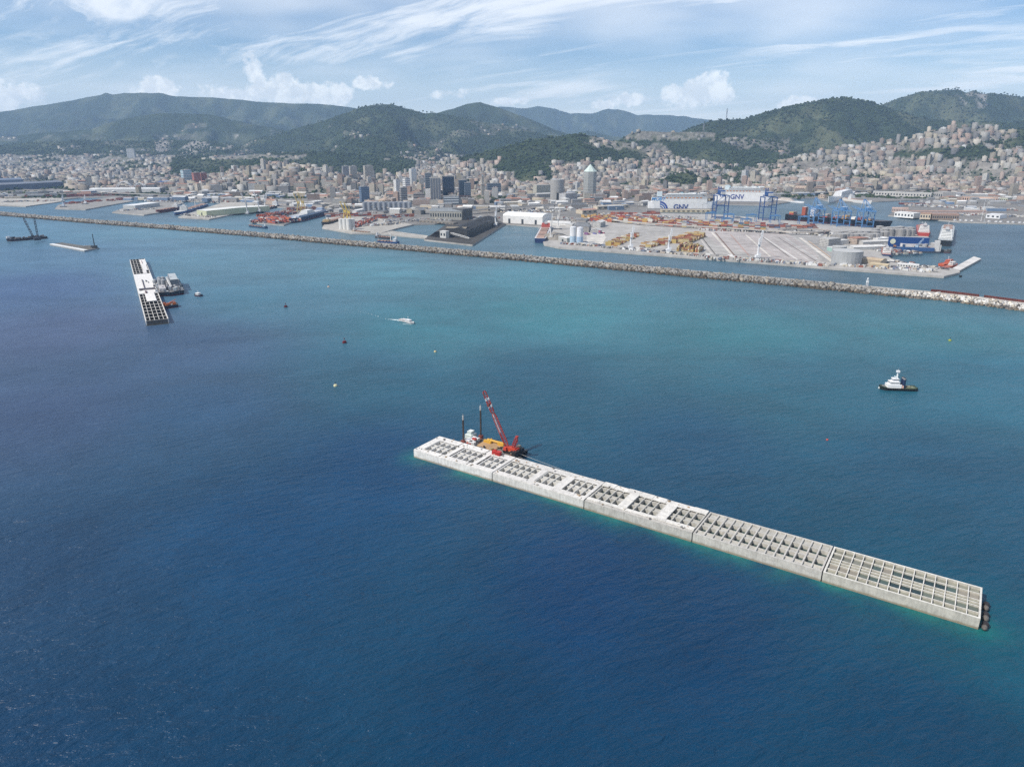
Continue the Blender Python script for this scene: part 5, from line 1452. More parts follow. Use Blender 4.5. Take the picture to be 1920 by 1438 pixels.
def sts(px, py, top, label, col, wide=26, back=44, aframe=True, boom_up=True, rz=.05, sc_=1.0):
    """ship-to-shore gantry crane"""
    p = P(px, py, 3.4); H = ZAT(p, top) - 3.4
    t = thing('gantry_crane', label, 'crane', (p.x, p.y, 3.4), rz, 'ship to shore gantry cranes')
    hp = H * (.60 if aframe else .80); w = wide / 2; d = 15.0
    for sx in (-1, 1):
        for sy in (-1, 1):
            b = MB(); b.box((sx * w, sy * d, 0), (2.0, 2.0, hp), col); b.build('leg', 'paint', t)
    b = MB()
    for sy in (-1, 1):
        b.box((0, sy * d, 2.2), (wide, 1.6, 2.0), col); b.box((0, sy * d, hp * .55), (wide, 1.2, 1.5), col)
        b.tube((-w, sy * d, hp * .56), (w, sy * d, hp), .6, .6, col, 4)
    for sx in (-1, 1): b.box((sx * w, 0, hp - 2), (1.8, 2 * d, 2.2), col); b.box((sx * w, 0, hp * .3), (1.3, 2 * d, 1.4), col); b.tube((sx * w, -d, hp * .3), (sx * w, d, hp * .95), .5, .5, col, 4)
    b.build('portal_frame', 'paint', t)
    b = MB(); b.box((-4.5, 0, hp), (1.6, 2 * d + back, 2.6), col); b.box((4.5, 0, hp), (1.6, 2 * d + back, 2.6), col); b.build('girder', 'paint', t)
    b = MB(); b.box((0, -d * .5, hp + 2.6), (11, 15, 6.5), LGR if not aframe else col, (.7, .72, .74)); b.build('machinery_house', 'paint', t)
    if aframe:
        b = MB()
        for s_ in (-1, 1):
            b.tube((s_ * 9, d * .8, hp), (s_ * 2, d, H), 1.0, .8, col, 5); b.tube((s_ * 9, -d, hp), (s_ * 2, d, H), .8, .7, col, 5)
            b.tube((s_ * 2, d, H), (s_ * 4, -d - back / 2, hp + 2), .45, .45, col, 4)
        b.box((0, d, H - 1.5), (6, 2, 2), col); b.build('a_frame', 'paint', t)
        b = MB()
        for s_ in (-1, 1): b.tube((s_ * 4, d + back / 2, hp + 1), (s_ * 4, d + back / 2 + 30, hp + 6), 1.0, .7, col, 4)
        b.build('boom', 'paint', t)
    else:
        b = MB(); b.box((0, d * .2, hp + 2.6), (14, 22, H - hp - 5), col, (.45, .5, .55)); b.lattice((-3, d, hp), (-3, d + 4, H + 6), 3, col, 5, .5); b.lattice((3, d, hp), (3, d + 4, H + 6), 3, col, 5, .5); b.build('boom', 'paint', t)
    return t


sts(1349, 410, 355, 'dark blue gantry crane with thick legs in front of the gap between the ferries', BLU, 33, 30, aframe=False)
sts(1437, 413, 358, 'dark blue gantry crane in front of the second ferry stern', BLU, 33, 30, aframe=False)
sts(1529, 420, 372, 'light blue gantry crane over a red container pile', LBL, 26)
sts(1575, 424, 375, 'light blue gantry crane with the widest frame, middle of the light blue three', LBL, 32)
sts(1620, 426, 375, 'light blue gantry crane nearest the black container ship bow', LBL, 28)


def rtg(px, py, lab, col=LBL):
    p = P(px, py, 3.4); t = thing('yard_gantry', lab, 'crane', (p.x, p.y, 3.4), rnd.uniform(-.1, .1), 'low blue yard cranes')
    for sx in (-1, 1):
        for sy in (-1, 1):
            b = MB(); b.box((sx * 12, sy * 5, 0), (1.2, 1.2, 17), col); b.build('leg', 'paint', t)
    b = MB(); b.box((0, -5, 17), (26, 1.6, 2.2), col); b.box((0, 5, 17), (26, 1.6, 2.2), col); b.box((3, 0, 18), (6, 9, 2.6), col); b.build('girder', 'paint', t)
for k, (px, py) in enumerate([(1332, 412), (1366, 415), (1408, 416), (1452, 418), (1506, 420), (1362, 424), (1398, 425)]):
    rtg(px, py, ['low blue yard crane left of the first dark gantry', 'low blue yard crane just right of the first dark gantry', 'low blue yard crane between the dark gantries', 'low blue yard crane right of the second dark gantry', 'low blue yard crane beside the light blue gantries', 'pale blue yard crane in front of the red stacks', 'pale blue yard crane by the middle of the red stacks'][k])


def mobile(px, py, top, lab, col=(.74, .75, .76), lean=0.06, boomcol=None):
    p = P(px, py, 3.4); H = ZAT(p, top) - 3.4
    t = thing('harbour_crane', lab, 'crane', (p.x, p.y, 3.4), rnd.uniform(-.2, .2), 'white mobile harbour cranes')
    b = MB(); b.box((0, 0, 0), (17, 9, 1.8), (.06, .06, .07))
    for sx in (-1, 1):
        for sy in (-1, 1): b.box((sx * 8, sy * 5, 0), (3, 3, .8), (.05, .05, .05))
    b.build('chassis', 'steel', t)
    b = MB(); b.box((0, 0, 1.8), (8.5, 6, 4.6), col); b.box((3, 0, 6.4), (4, 5, 3), col); b.build('machine_house', 'paint', t)
    b = MB(); b.tube((0, 0, 6), (0, 0, H * .72), 1.7, 1.3, col, 8); b.box((0, -1.8, H * .45), (3, 2.2, 2.6), (.3, .35, .4)); b.build('tower_column', 'paint', t)
    b = MB(); b.lattice((1.8, 0, H * .42), (1.8 + H * lean, 0, H), 2.4, boomcol or col, 9, .38); b.tube((0, 0, H * .72), (1.8 + H * lean, 0, H), .18, .18, (.4, .4, .4), 3); b.build('boom', 'paint', t)


mobile(1182, 467, 424, 'white mobile harbour crane with a vertical boom, nearest the twin silos')
mobile(1253, 473, 428, 'white mobile harbour crane in front of the yellow container block')
mobile(1420, 485, 432, 'white mobile harbour crane at the empty parking yard, tallest of the quay row')
mobile(929, 424, 386, 'thin white crane mast at the inner end of the coal pier', lean=.02)
mobile(1032, 449, 400, 'thin pale crane mast beside the red hulled ship', (.70, .68, .64), .03)
mobile(1046, 430, 392, 'thin pale crane mast behind the gravel heap', (.70, .68, .64), .03)
mobile(119, 388, 365, 'white and blue harbour crane on the narrow red cargo pier', (.55, .60, .66), .05)
mobile(160, 383, 366, 'white crane mast on the middle of the narrow pier', (.7, .7, .7), .02)
mobile(464, 402, 362, 'grey crane over the black hulled cargo ship', (.5, .5, .5), -.25)
mobile(486, 398, 360, 'pale grey crane left of the white ship by the big warehouse', (.65, .65, .64), -.2)
mobile(498, 396, 358, 'pale grey crane right beside the white ship by the big warehouse', (.65, .65, .64), .15)


def portal(px, py, top, lab, col=(.55, .42, .14)):
    p = P(px, py, 3.4); H = ZAT(p, top) - 3.4
    t = thing('portal_crane', lab, 'crane', (p.x, p.y, 3.4), 0, 'yellow portal cranes')
    for sx, sy in ((-1, -1), (1, -1), (1, 1), (-1, 1)):
        b = MB(); b.tube((sx * 6, sy * 6, 0), (sx * 2, sy * 2, H * .45), .8, .7, col, 5); b.build('leg', 'paint', t)
    b = MB(); b.box((0, 0, H * .45), (7, 6, 6), col); b.build('cab', 'paint', t)
    b = MB(); b.lattice((-2, 0, H * .5), (-H * .22, 0, H), 2, col, 6, .5); b.tube((1.5, 0, H * .5), (2, 0, H * .9), .7, .5, col, 5); b.tube((2, 0, H * .9), (-H * .22, 0, H), .3, .3, col, 4); b.build('boom', 'paint', t)
portal(561, 398, 362, 'yellow portal crane behind the orange container pier, the leaning left one')
portal(569, 397, 361, 'yellow portal crane behind the blue ro-ro ship, right of the leaning one')
portal(648, 415, 378, 'bright yellow tower crane over the cement silos', (.62, .46, .10))
portal(655, 416, 381, 'second yellow tower crane over the cement silos', (.62, .46, .10))
for px, py, tp in ((549, 408, 372), (578, 396, 372), (532, 404, 372), (1845, 418, 374), (1316, 402, 384), (1155, 404, 390), (1212, 402, 386), (704, 402, 392), (596, 386, 376)):
    p = P(px, py, 3); H = ZAT(p, tp) - 3; b = MB(); b.tube((0, 0, 0), (0, 0, H), .8, .4, (.5, .5, .48), 6); b.box((0, 0, H * .96), (5, 1.5, 1.6), (.5, .5, .48)); b.tube((-2.4, 0, H * .96), (2.4, 0, H * .96), .2, .2, (.4, .4, .4))
    o = b.build('light_mast', 'steel'); o.location = p; tag(o, 'tall slim grey floodlight mast ' + {549: 'on the orange container pier beside the ro-ro ship', 578: 'behind the ro-ro ship', 532: 'in the middle of the orange container pier', 1845: 'among the marina yachts', 1316: 'in front of the nearer ferry stern', 1155: 'behind the back container rows', 1212: 'below the nearer ferry bow', 704: 'behind the cement silos', 596: 'inland of the ro-ro ship'}[px], 'light mast', 'floodlight masts in the port')

# ------------------------------------------------------------------ ships in the harbour
SHW = (.76, .76, .74)


def cargo(label, st, bw_, beam, dep, col, deck, house_at=-.40, tiers=4, cranes=0, boot=(.25, .04, .03), name='cargo_ship', cat='ship', hcol=SHW, fun=(.5, .5, .5), containers=None):
    t, L = vessel(name, label, cat, st, bw_, beam, dep, col, deck, boot=boot, bow=.16, stern=.05, sheer=.22)
    hl_ = max(7, min(16, L * .12))
    house(t, 'superstructure', L * house_at, 0, hl_, beam * .82, dep - .3, tiers, hcol, 3.0, .95)
    b = MB(); b.box((L * house_at - hl_ * .35, 0, dep + tiers * 3 - .5), (hl_ * .4, beam * .25, 5), fun); b.build('funnel', 'paint', t)
    mast(t, L * house_at + hl_ * .2, 0, dep + tiers * 3 - .4, 8, r=.3); mast(t, L * .44, 0, dep, 9, r=.3)
    n = 5
    for k in range(n):
        x = L * (-.22 + .62 * k / (n - 1)) if house_at < 0 else L * (-.40 + .55 * k / (n - 1))
        if not containers:
            b = MB(); b.box((x, 0, dep - .5), (L * .10, beam * .66, 2.0), jit((.35, .22, .16), .3)); b.build('hatch_cover', 'paint', t)
    for k in range(cranes):
        x = L * (-.15 + .45 * k / max(1, cranes - 1)); b = MB(); b.tube((x, 0, dep), (x, 0, dep + 15), 1.1, .9, (.72, .70, .66), 6); b.tube((x, 0, dep + 13), (x + L * .11, 0, dep + 20), .5, .35, (.72, .70, .66), 5); b.build('deck_crane', 'paint', t)
    return t, L


cargo('dark red cargo ship moored behind the low white roof', (334, 393), (295, 400), 22, 8, (.12, .025, .03), (.20, .10, .08), cranes=0, tiers=3)
cargo('bulk carrier with a blue and white bow pointing out beside the green warehouse', (385, 386), (328, 404), 26, 7, (.04, .12, .30), (.55, .55, .52), house_at=.22, tiers=4, cranes=2, hcol=(.72, .72, .70))
cargo('black hulled coaster on the right side of the green warehouse', (484, 396), (454, 400), 18, 6, (.015, .02, .035), (.22, .2, .18), tiers=2)
cargo('black and white coaster farther in, behind the black hulled one', (520, 388), (486, 396), 20, 6, (.03, .04, .06), (.6, .6, .58), tiers=4, hcol=(.76, .76, .75))
t, L = vessel('roro_ship', 'navy blue ro-ro ship with pale upper hull beside the orange containers', 'ship', (610, 402), (543, 419), 26, 11, (.02, .035, .09), (.50, .52, .54), bow=.2, sheer=.15)
b = MB(); b.box((0, 0, 11), (L * .74, 25, 5), (.38, .44, .54), (.5, .5, .5)); b.build('garage_deck', 'paint', t)
house(t, 'superstructure', L * .02, 0, L * .22, 22, 16, 3, (.82, .82, .80)); house(t, 'stern_house', -L * .36, 0, L * .12, 24, 11, 4, (.35, .42, .54)); mast(t, L * .05, 0, 24, 9)
cargo('ochre and black ship moored left of the cement silos', (640, 414), (606, 424), 20, 8, (.03, .03, .03), (.40, .26, .10), house_at=.30, tiers=2, hcol=(.45, .33, .16), boot=(.05, .04, .03))
cargo('red and white ship with dark blue stern at the left end of the container terminal', (1012, 456), (1026, 428), 26, 9, (.02, .04, .12), (.60, .60, .60), house_at=.30, tiers=3, hcol=(.55, .10, .07), boot=(.02, .04, .12))
p = P(1016, 447, 0)
# container ship
t, L = vessel('container_ship', 'black container ship moored behind the light blue gantry cranes', 'ship', (1476, 412), (1672, 428), 34, 15, (.012, .014, .02), (.10, .08, .08), boot=(.10, .02, .02), bow=.14, sheer=.12)
CSH = t
PAL = [(.34, .07, .045), (.40, .12, .06), (.24, .06, .045), (.44, .24, .08), (.48, .36, .14), (.06, .14, .32), (.62, .62, .60), (.12, .18, .20), (.35, .33, .30), (.45, .08, .05)]
house(t, 'superstructure', L * -.22, 0, 14, 30, 14.6, 8, (.62, .64, .70), 3.0, .99)
b = MB(); b.box((-L * .33, 0, 15), (10, 12, 22), (.34, .09, .05), (.70, .70, .70)); b.build('funnel', 'paint', t)
SHIP_CONT = []
for k, (xf, hh, cc) in enumerate([(-.44, 3, None), (-.10, 3, None), (0, 2, None), (.08, 3, (.58, .34, .10)), (.16, 2, (.78, .76, .72)), (.23, 3, None), (.30, 2, (.50, .30, .14))]):
    for r_ in range(8):
        for z_ in range(hh): SHIP_CONT.append((L * xf, -12.2 + r_ * 2.6, 15 + z_ * 2.62, cc or rnd.choice(PAL)))
for x_, y_, z_, c_ in SHIP_CONT:
    q = Matrix.Translation(t.location) @ Matrix.Rotation(t.rotation_euler.z, 4, 'Z') @ Vector((x_, y_, z_))
SHIP_M = Matrix.Translation(t.location) @ Matrix.Rotation(t.rotation_euler.z, 4, 'Z')

# ferries with their lettering
def text_part(t, s, size, loc, col, flip=False, ext=.15, shear=0.0):
    cu = bpy.data.curves.new('lettering', 'FONT'); cu.body = s; cu.size = size; cu.extrude = ext; cu.shear = shear; cu.offset = size * .02
    m_ = bpy.data.materials.new('lettering_paint'); m_.use_nodes = True; bs = m_.node_tree.nodes['Principled BSDF']; bs.inputs['Base Color'].default_value = (*col, 1); bs.inputs['Roughness'].default_value = .5
    cu.materials.append(m_)
    tmp = bpy.data.objects.new('lettering_curve', cu); me = bpy.data.meshes.new_from_object(tmp); bpy.data.objects.remove(tmp)
    o = bpy.data.objects.new('lettering', me); COL.objects.link(o); o.parent = t; o.location = loc; o.rotation_euler = (R(90), 0, 0)
    return o


def ferry(label, l_px, r_px, top, beam, funnel_x, bow_right=True):
    a, c = P(*l_px), P(*r_px); d = c - a; L = d.length; m_ = (a + c) / 2; H = ZAT(m_, top)
    t = thing('ferry', label, 'ferry', (m_.x, m_.y, 0), math.atan2(d.y, d.x), 'big white ferries')
    hull_mesh(L, beam, H * .42, (.82, .82, .81), (.5, .5, .5), bow=.22, stern=.05, sheer=.25, boot=(.30, .32, .36)).build('hull', 'paint', t)
    b = MB(); b.box((-L * .05, 0, H * .42 - .4), (L * .80, beam, H * .30), SHW, (.70, .74, .74)); b.build('car_deck_block', 'paint', t)
    b = MB()
    for k in range(3): b.box((L * .02, 0, H * (.72 + k * .075)), (L * (.66 - .07 * k), beam * .9, H * .07), SHW)
    b.build('cabin_decks', 'paint', t)
    for k in range(3): b = MB(); b.box((L * .02, 0, H * (.74 + k * .075)), (L * (.66 - .07 * k) + .3, beam * .9 + .3, H * .03), (.07, .09, .12)); b.build('window_row', 'glass', t)
    b = MB()
    for k in range(44): b.box((-L * .43 + k * L * .018, 0, H * .655), (L * .010, beam + .35, H * .022), (.06, .08, .11))
    b.build('window_row', 'glass', t)
    b = MB(); b.box((-L * .04, 0, H * .925), (L * .30, beam * .62, H * .05), (.66, .68, .68), (.42, .52, .50)); b.box((L * .16, 0, H * .925), (L * .08, beam * .5, H * .09), (.70, .71, .70)); b.build('sun_deck', 'paint', t)
    b = MB()
    for k in range(14): b.box((rnd.uniform(-L * .28, L * .26), rnd.uniform(-beam * .35, beam * .35), H * .95), (rnd.uniform(2, 7), rnd.uniform(2, 4), rnd.uniform(1.5, 4.5)), rnd.choice([(.6, .6, .6), (.75, .75, .74), (.2, .25, .3), (.3, .5, .6)]))
    o = b.build('deck_gear', 'paint', t); o['kind'] = 'stuff'
    for k in range(11): b = MB(); b.box((-L * .02 + (k - 5) * L * .055, -beam * .47, H * .70), (L * .028, 2.2, 2.0), (.70, .28, .08)); b.build('lifeboat', 'paint', t)
    b = MB(); b.prism([(L * funnel_x - 8, -5), (L * funnel_x + 7, -5), (L * funnel_x + 7, 5), (L * funnel_x - 8, 5)], H * .8, H * 1.08, (.62, .70, .72)); b.build('funnel', 'paint', t)
    b = MB(); b.box((L * .30, 0, H * .92), (L * .07, beam * 1.02, H * .09), SHW); b.box((L * .30, 0, H * .945), (L * .071, beam * 1.025, H * .03), (.05, .06, .08)); b.build('bridge', 'paint', t)
    mast(t, L * .29, 0, H, 9, r=.4); mast(t, L * (funnel_x + .06), 0, H * 1.05, 5, r=.3)
    return t, L, H


t, L, H = ferry('white ferry with blue lettering, nearer of the two behind the container terminal', (1215, 393), (1342, 393.5), 362, 28, -.34)
yf = -14.25
text_part(t, 'MOBY', H * .30, (-L * .47, yf, H * .56), (.05, .25, .55), shear=.25)
text_part(t, 'GNV', H * .42, (-L * .14, yf, H * .02 + 1.2), (.02, .05, .22))
def arcs(t, x, z, rs_, y=yf, cols=((.02, .06, .30), (.03, .12, .40))):
    for k, r_ in enumerate(rs_):
        b = MB(); n = 10
        for i in range(n):
            t0, t1 = R(8 + 82 * i / n), R(8 + 82 * (i + 1) / n); w = r_ * .20
            f = lambda t_, rr, yo=0: (x + math.cos(t_) * rr, y + yo, z + math.sin(t_) * rr)
            b.poly([f(t0, r_ - w), f(t0, r_), f(t1, r_), f(t1, r_ - w)], cols[k % 2]); b.poly([f(t0, r_), f(t0, r_, .5), f(t1, r_, .5), f(t1, r_)], cols[k % 2])
        b.build('emblem_stripe', 'paint', t)
arcs(t, -L * .34, 1.0, (H * .50, H * .36, H * .22))
t, L, H = ferry('white ferry with blue lettering, farther one between the dark blue gantry cranes', (1340, 379), (1448, 381), 350, 28, -.30)
text_part(t, 'GNV', H * .40, (-L * .24, yf, H * .24), (.03, .05, .25)); arcs(t, -L * .46, H * .30, (H * .52, H * .38, H * .24))
# cruise ship seen bow-on, and a smaller white one
t, L = vessel('cruise_ship', 'white cruise ship showing its pointed bow, moored by the old harbour', 'ship', (1596, 369), (1553, 381.5), 30, 17, (.80, .80, .78), (.5, .5, .5), boot=(.78, .78, .76), bow=.35, sheer=.4)
house(t, 'cabin_decks', -L * .10, 0, L * .55, 27, 16.5, 5, (.80, .80, .79), 3.0, .96); mast(t, L * .05, 0, 30, 12, r=.6); b = MB(); b.box((-L * .26, 0, 29), (16, 11, 11), (.30, .32, .34)); b.build('funnel', 'paint', t)
cargo('white sided ship lying across behind the light blue cranes', (1572, 376), (1634, 384), 22, 11, (.72, .70, .66), (.7, .7, .68), tiers=4, house_at=-.1, boot=(.6, .58, .55), hcol=(.80, .80, .78))
cargo('low red and dark coaster in the inner harbour', (1745, 384), (1684, 383), 14, 4, (.22, .05, .04), (.4, .3, .28), tiers=2, boot=(.1, .02, .02))
t, L = vessel('yacht', 'long white yacht with a sharp bow right of the farther ferry', 'yacht', (1452, 376), (1508, 382), 16, 5, (.80, .80, .80), (.7, .7, .7), boot=(.6, .6, .6), bow=.5, sheer=.3); house(t, 'superstructure', -L * .1, 0, L * .5, 11, 4.5, 3, (.70, .62, .55), 2.6, .8)
cargo('red and white tanker seen from astern behind the floating dock', (1731, 446), (1727, 430), 26, 10, (.40, .06, .05), (.4, .12, .1), tiers=5, house_at=-.36, boot=(.35, .05, .04))
cargo('black hulled tanker with a tall white bridge, outermost in the harbour', (1770, 462), (1777, 430), 28, 11, (.015, .018, .02), (.4, .42, .42), tiers=6, house_at=-.34, boot=(.03, .03, .03))
cargo('small blue and orange tanker moored behind the terminal corner', (1662, 484), (1657, 468), 16, 6, (.02, .05, .12), (.4, .15, .1), tiers=3, house_at=-.3)
# floating dock
a, L, r = frame_of(1672, 472, 1762, 475, 0)
t = thing('floating_dock', 'blue floating dock holding a ship, off the terminal corner', 'floating dock', (a.x, a.y, 0), r)
DK = (.012, .055, .20)
b = MB(); b.box((L / 2, 20, -1), (L, 46, 4), (.05, .06, .08)); b.build('pontoon', 'paint', t)
b = MB(); b.box((L * .44, 42, 3), (L * .86, 5, 21), DK, (.5, .52, .54)); b.build('side_wall', 'paint', t)
b = MB(); b.box((L * .44, 0, 3), (L * .86, 4, 7), (.04, .10, .24), (.4, .42, .45)); b.build('side_wall', 'paint', t)
b = MB(); b.cyl((0, 0, 0), 5, .4, (.62, .64, .50), n=16); o = b.build('round_emblem', 'paint', t); o.location = (L * .10, 39.3, 15); o.rotation_euler = (R(90), 0, 0)
b = MB(); b.box((L * .97, 22, 3), (L * .09, 40, 12), (.55, .53, .50)); b.box((L * .93, 5, 3), (8, 8, 20), (.62, .60, .57)); b.build('end_tower', 'paint', t)
b = MB(); b.lattice((L * .5, 1, 10), (L * .68, 20, 24), 2, (.4, .5, .6), 5, .3); b.box((L * .5, 0, 10), (5, 3, 4), (.4, .5, .6)); b.build('dock_crane', 'paint', t)
b = MB()
for k in range(34): b.box((rnd.uniform(L * .03, L * .97), rnd.choice([-1, 1, 42, 41, 20, 12]) + rnd.uniform(-1.5, 1.5), rnd.choice([3, 10, 10])), (rnd.uniform(1.5, 6), rnd.uniform(1, 3), rnd.uniform(1, 5)), rnd.choice([(.5, .5, .5), (.08, .09, .1), (.35, .36, .38), (.4, .2, .1), (.03, .08, .2)]))
o = b.build('dock_gear', 'steel', t); o['kind'] = 'stuff'
t2, L2 = vessel('docked_ship', 'white and red boat sitting inside the floating dock', 'ship', (1692, 469), (1744, 471), 14, 9, (.70, .66, .64), (.4, .4, .42), boot=(.3, .05, .05)); t2.location.z = 3.0; t2.location.y += 12
cargo('blue dredger lying between the thin causeway and the old breakwater', (747, 457), (707, 455), 12, 4, (.02, .07, .20), (.10, .16, .26), tiers=2, cranes=1, house_at=-.36, boot=(.02, .05, .12), hcol=(.65, .68, .70))
cargo('small dark workboat beside the causeway corner behind the blue dredger', (706, 446), (734, 449), 12, 4, (.06, .06, .07), (.2, .2, .2), tiers=1, boot=(.08, .04, .03), hcol=(.4, .4, .42))
cargo('blue and grey tug tender off the orange container pier', (500, 429), (467, 425), 10, 3.5, (.03, .06, .12), (.1, .12, .14), tiers=1, boot=(.02, .03, .06), hcol=(.25, .3, .36))
cargo('small orange topped barge moored at the cement pier tip', (662, 436), (694, 439), 12, 3.5, (.30, .26, .12), (.35, .30, .22), tiers=1, boot=(.1, .09, .05), hcol=(.5, .4, .3))
t, L = vessel('barge', 'dark grey barge berthed below the black tanker', 'barge', (1760, 473), (1784, 474), 12, 4, (.10, .10, .10), (.2, .2, .2))
b = MB()
for k in range(10): b.box((rnd.uniform(-L * .4, L * .4), rnd.uniform(-4, 4), 3.4), (3, 2, 2.5), (.12, .12, .11))
b.build('deck_gear', 'steel', t)
# orange tugs and machinery at the jetty root
t, L = vessel('tug_boat', 'orange red tug moored behind the terminal corner jetty', 'tug', (1764, 500), (1788, 495), 12, 4.5, (.50, .10, .04), (.45, .12, .06)); house(t, 'wheelhouse', L * .1, 0, L * .35, 8, 4, 2, (.50, .11, .05)); mast(t, 0, 0, 9, 7)
t, L = vessel('tug_boat', 'red orange and white tug, nearer one at the jetty root', 'tug', (1766, 507), (1792, 499), 11, 4.5, (.46, .08, .04), (.4, .12, .06)); house(t, 'wheelhouse', L * .2, 0, L * .3, 7, 4, 2, (.66, .62, .58)); mast(t, 0, 0, 9, 6)
ORD_ = ['first', 'second', 'third', 'fourth', 'fifth', 'sixth', 'seventh', 'eighth', 'ninth', 'tenth', 'eleventh', 'twelfth', 'thirteenth', 'fourteenth']
# yachts and the tall sailing yacht in the marina
t, L = vessel('sailing_yacht', 'sailing yacht with a very tall white mast in the marina', 'yacht', (1830, 416), (1848, 419), 9, 3, (.80, .80, .80), (.7, .7, .7), boot=(.7, .7, .7), bow=.5)
p = P(1846, 418); b = MB(); b.tube((0, 0, 2), (0, 0, ZAT(p, 375)), .5, .3, (.78, .78, .78), 6); b.tube((0, 0, 5), (-14, 0, 5.5), .3, .25, (.78, .78, .78)); b.tube((-3, 0, 20), (3, 0, 20), .2, .2, (.7, .7, .7)); b.build('mast', 'paint', t)
for k in range(13):
    px = 1786 + k * 11 + rnd.uniform(-2, 2)
    if 1828 < px < 1850: continue
    py = 415.8 + (px - 1786) * .038
    ln = rnd.uniform(9, 14); t, L = vessel('motor_yacht', '', 'yacht', (px, py), (px + ln * .8, py + 1.1), 7, 2.6, (.80, .80, .79) if k != 10 else (.05, .06, .08), (.65, .62, .58), bow=.45, sheer=.3, boot=(.5, .5, .5), group='motor yachts in the marina')
    house(t, 'superstructure', -L * .08, 0, L * .5, 5, 2.3, 2, (.78, .78, .77), 2.2, .75)
    t['label'] = 'dark hulled motor yacht among white ones in the marina' if k == 10 else 'white motor yacht, %s from the left in the marina row on the right shore' % ORD_[k]

# ------------------------------------------------------------------ containers
cont = []  # (x, y, z, ang, colour, place)
ORG = [(.10, .13, .20), (.42, .40, .37), (.46, .11, .055), (.50, .15, .07), (.33, .07, .045), (.42, .12, .07), (.24, .06, .05), (.60, .58, .54), (.20, .10, .08), (.36, .16, .10)]
REDS = [(.27, .06, .05), (.31, .09, .06), (.20, .06, .05), (.34, .12, .08), (.42, .15, .09), (.16, .08, .07), (.40, .36, .32)]
YELS = [(.48, .36, .13), (.46, .29, .10), (.42, .22, .08), (.31, .10, .06), (.50, .42, .24), (.24, .08, .05), (.34, .26, .12), (.55, .50, .42), (.22, .13, .08)]


def stacks(px0, py0, px1, py1, depth, rows_gap, pal, hmax, place, fill=.85, long_front=True, hmin=1):
    a, c = P(px0, py0, 3.42), P(px1, py1, 3.42); d = c - a; L = d.length; d.normalize(); n = Vector((-d.y, d.x, 0)); ang = math.atan2(d.y, d.x)
    if long_front:
        nx = int(L / 12.8); ny = int(depth / rows_gap)
        for i in range(nx):
            for j in range(ny):
                if rnd.random() > fill: continue
                hh = rnd.randint(hmin, hmax); base = rnd.choice(pal)
                for k in range(hh):
                    q = a + d * (6.4 + 12.8 * i) + n * (rows_gap * (j + .5)); cc = base if rnd.random() < .3 else rnd.choice(pal)
                    cont.append((q.x, q.y, 3.42 + 2.6 * k, ang, cc, place, i, j))
    else:
        nx = int(L / 2.7); ny = int(depth / 13)
        for i in range(nx):
            for j in range(ny):
                if rnd.random() > fill: continue
                hh = rnd.randint(hmin, hmax); base = rnd.choice(pal)
                for k in range(hh):
                    q = a + d * (1.35 + 2.7 * i) + n * (13 * (j + .5)); cc = base if rnd.random() < .3 else rnd.choice(pal)
                    cont.append((q.x, q.y, 3.42 + 2.6 * k, ang + math.pi / 2, cc, place, i, j))


stacks(474, 416, 516, 420, 95, 5.5, ORG, 4, 'on the orange container pier')
stacks(515, 418, 545, 408, 70, 5.5, ORG, 3, 'on the orange container pier')
stacks(508, 408, 560, 400, 60, 5.5, ORG, 3, 'on the orange container pier')
stacks(545, 396, 600, 393, 40, 6, ORG, 3, 'on the orange container pier')
stacks(668, 428, 712, 412, 40, 6, ORG, 3, 'behind the cement silos')
stacks(612, 408, 700, 405, 60, 6, ORG, 3, 'behind the cement silos', .6)
stacks(712, 410, 788, 406, 60, 7, ORG + [(.6, .58, .55)], 2, 'left of the power station', .6)
stacks(130, 383, 200, 377, 45, 7, REDS, 2, 'on the narrow left pier', .6)
stacks(125, 370, 250, 366, 110, 9, REDS, 3, 'on the far left plain', .7)
stacks(0, 372, 110, 369, 90, 10, REDS, 2, 'on the far left plain', .35)
stacks(215, 377, 258, 372, 50, 9, REDS, 2, 'on the far left plain', .7)
# terminal: finger stacks between crane lanes
stacks(1134, 461, 1160, 462.5, 185, 6, YELS, 3, 'finger stack by twin silos', .75)
stacks(1198, 463, 1221, 465, 165, 5, YELS, 3, 'narrow stack between white cranes', .8)
stacks(1232, 461, 1246, 462, 60, 8, YELS, 3, 'small stack by second white crane', .8)
stacks(1268, 471, 1312, 474, 42, 3.0, YELS, 5, 'big yellow block on the quay', .95, False, 3)
stacks(1256, 456, 1302, 459, 150, 4, YELS, 4, 'long stack behind the yellow block', .85)
stacks(1104, 415, 1160, 418, 110, 4.2, ORG + YELS[:3], 4, 'in the back rows of the terminal', .9)
stacks(1168, 418, 1222, 421, 100, 4, [(.50, .33, .10), (.28, .06, .05), (.46, .26, .09), (.24, .05, .04), (.6, .58, .5), (.36, .12, .07), (.14, .17, .22)], 5, 'in the back rows of the terminal', .95, hmin=2)
stacks(1228, 422, 1262, 425, 110, 4, REDS + YELS[:3] + [(.10, .12, .28), (.55, .53, .5)], 4, 'in the back rows of the terminal', .9)
stacks(1268, 425, 1350, 430, 110, 4, REDS + YELS[:3] + [(.10, .14, .26), (.20, .22, .2), (.5, .5, .48)], 4, 'in the back rows of the terminal', .8)
stacks(1352, 429, 1440, 432, 90, 4, REDS + YELS[:2] + [(.10, .14, .24), (.12, .2, .16), (.5, .5, .48)], 4, 'in the back rows of the terminal', .7)
stacks(1442, 428, 1545, 430, 50, 4, REDS + ORG[:2] + [(.48, .36, .16), (.10, .16, .26)], 3, 'beside the raised ramp loop', .7)
stacks(1085, 408, 1110, 412, 60, 6, YELS[:3], 3, 'in the back rows of the terminal', .8)
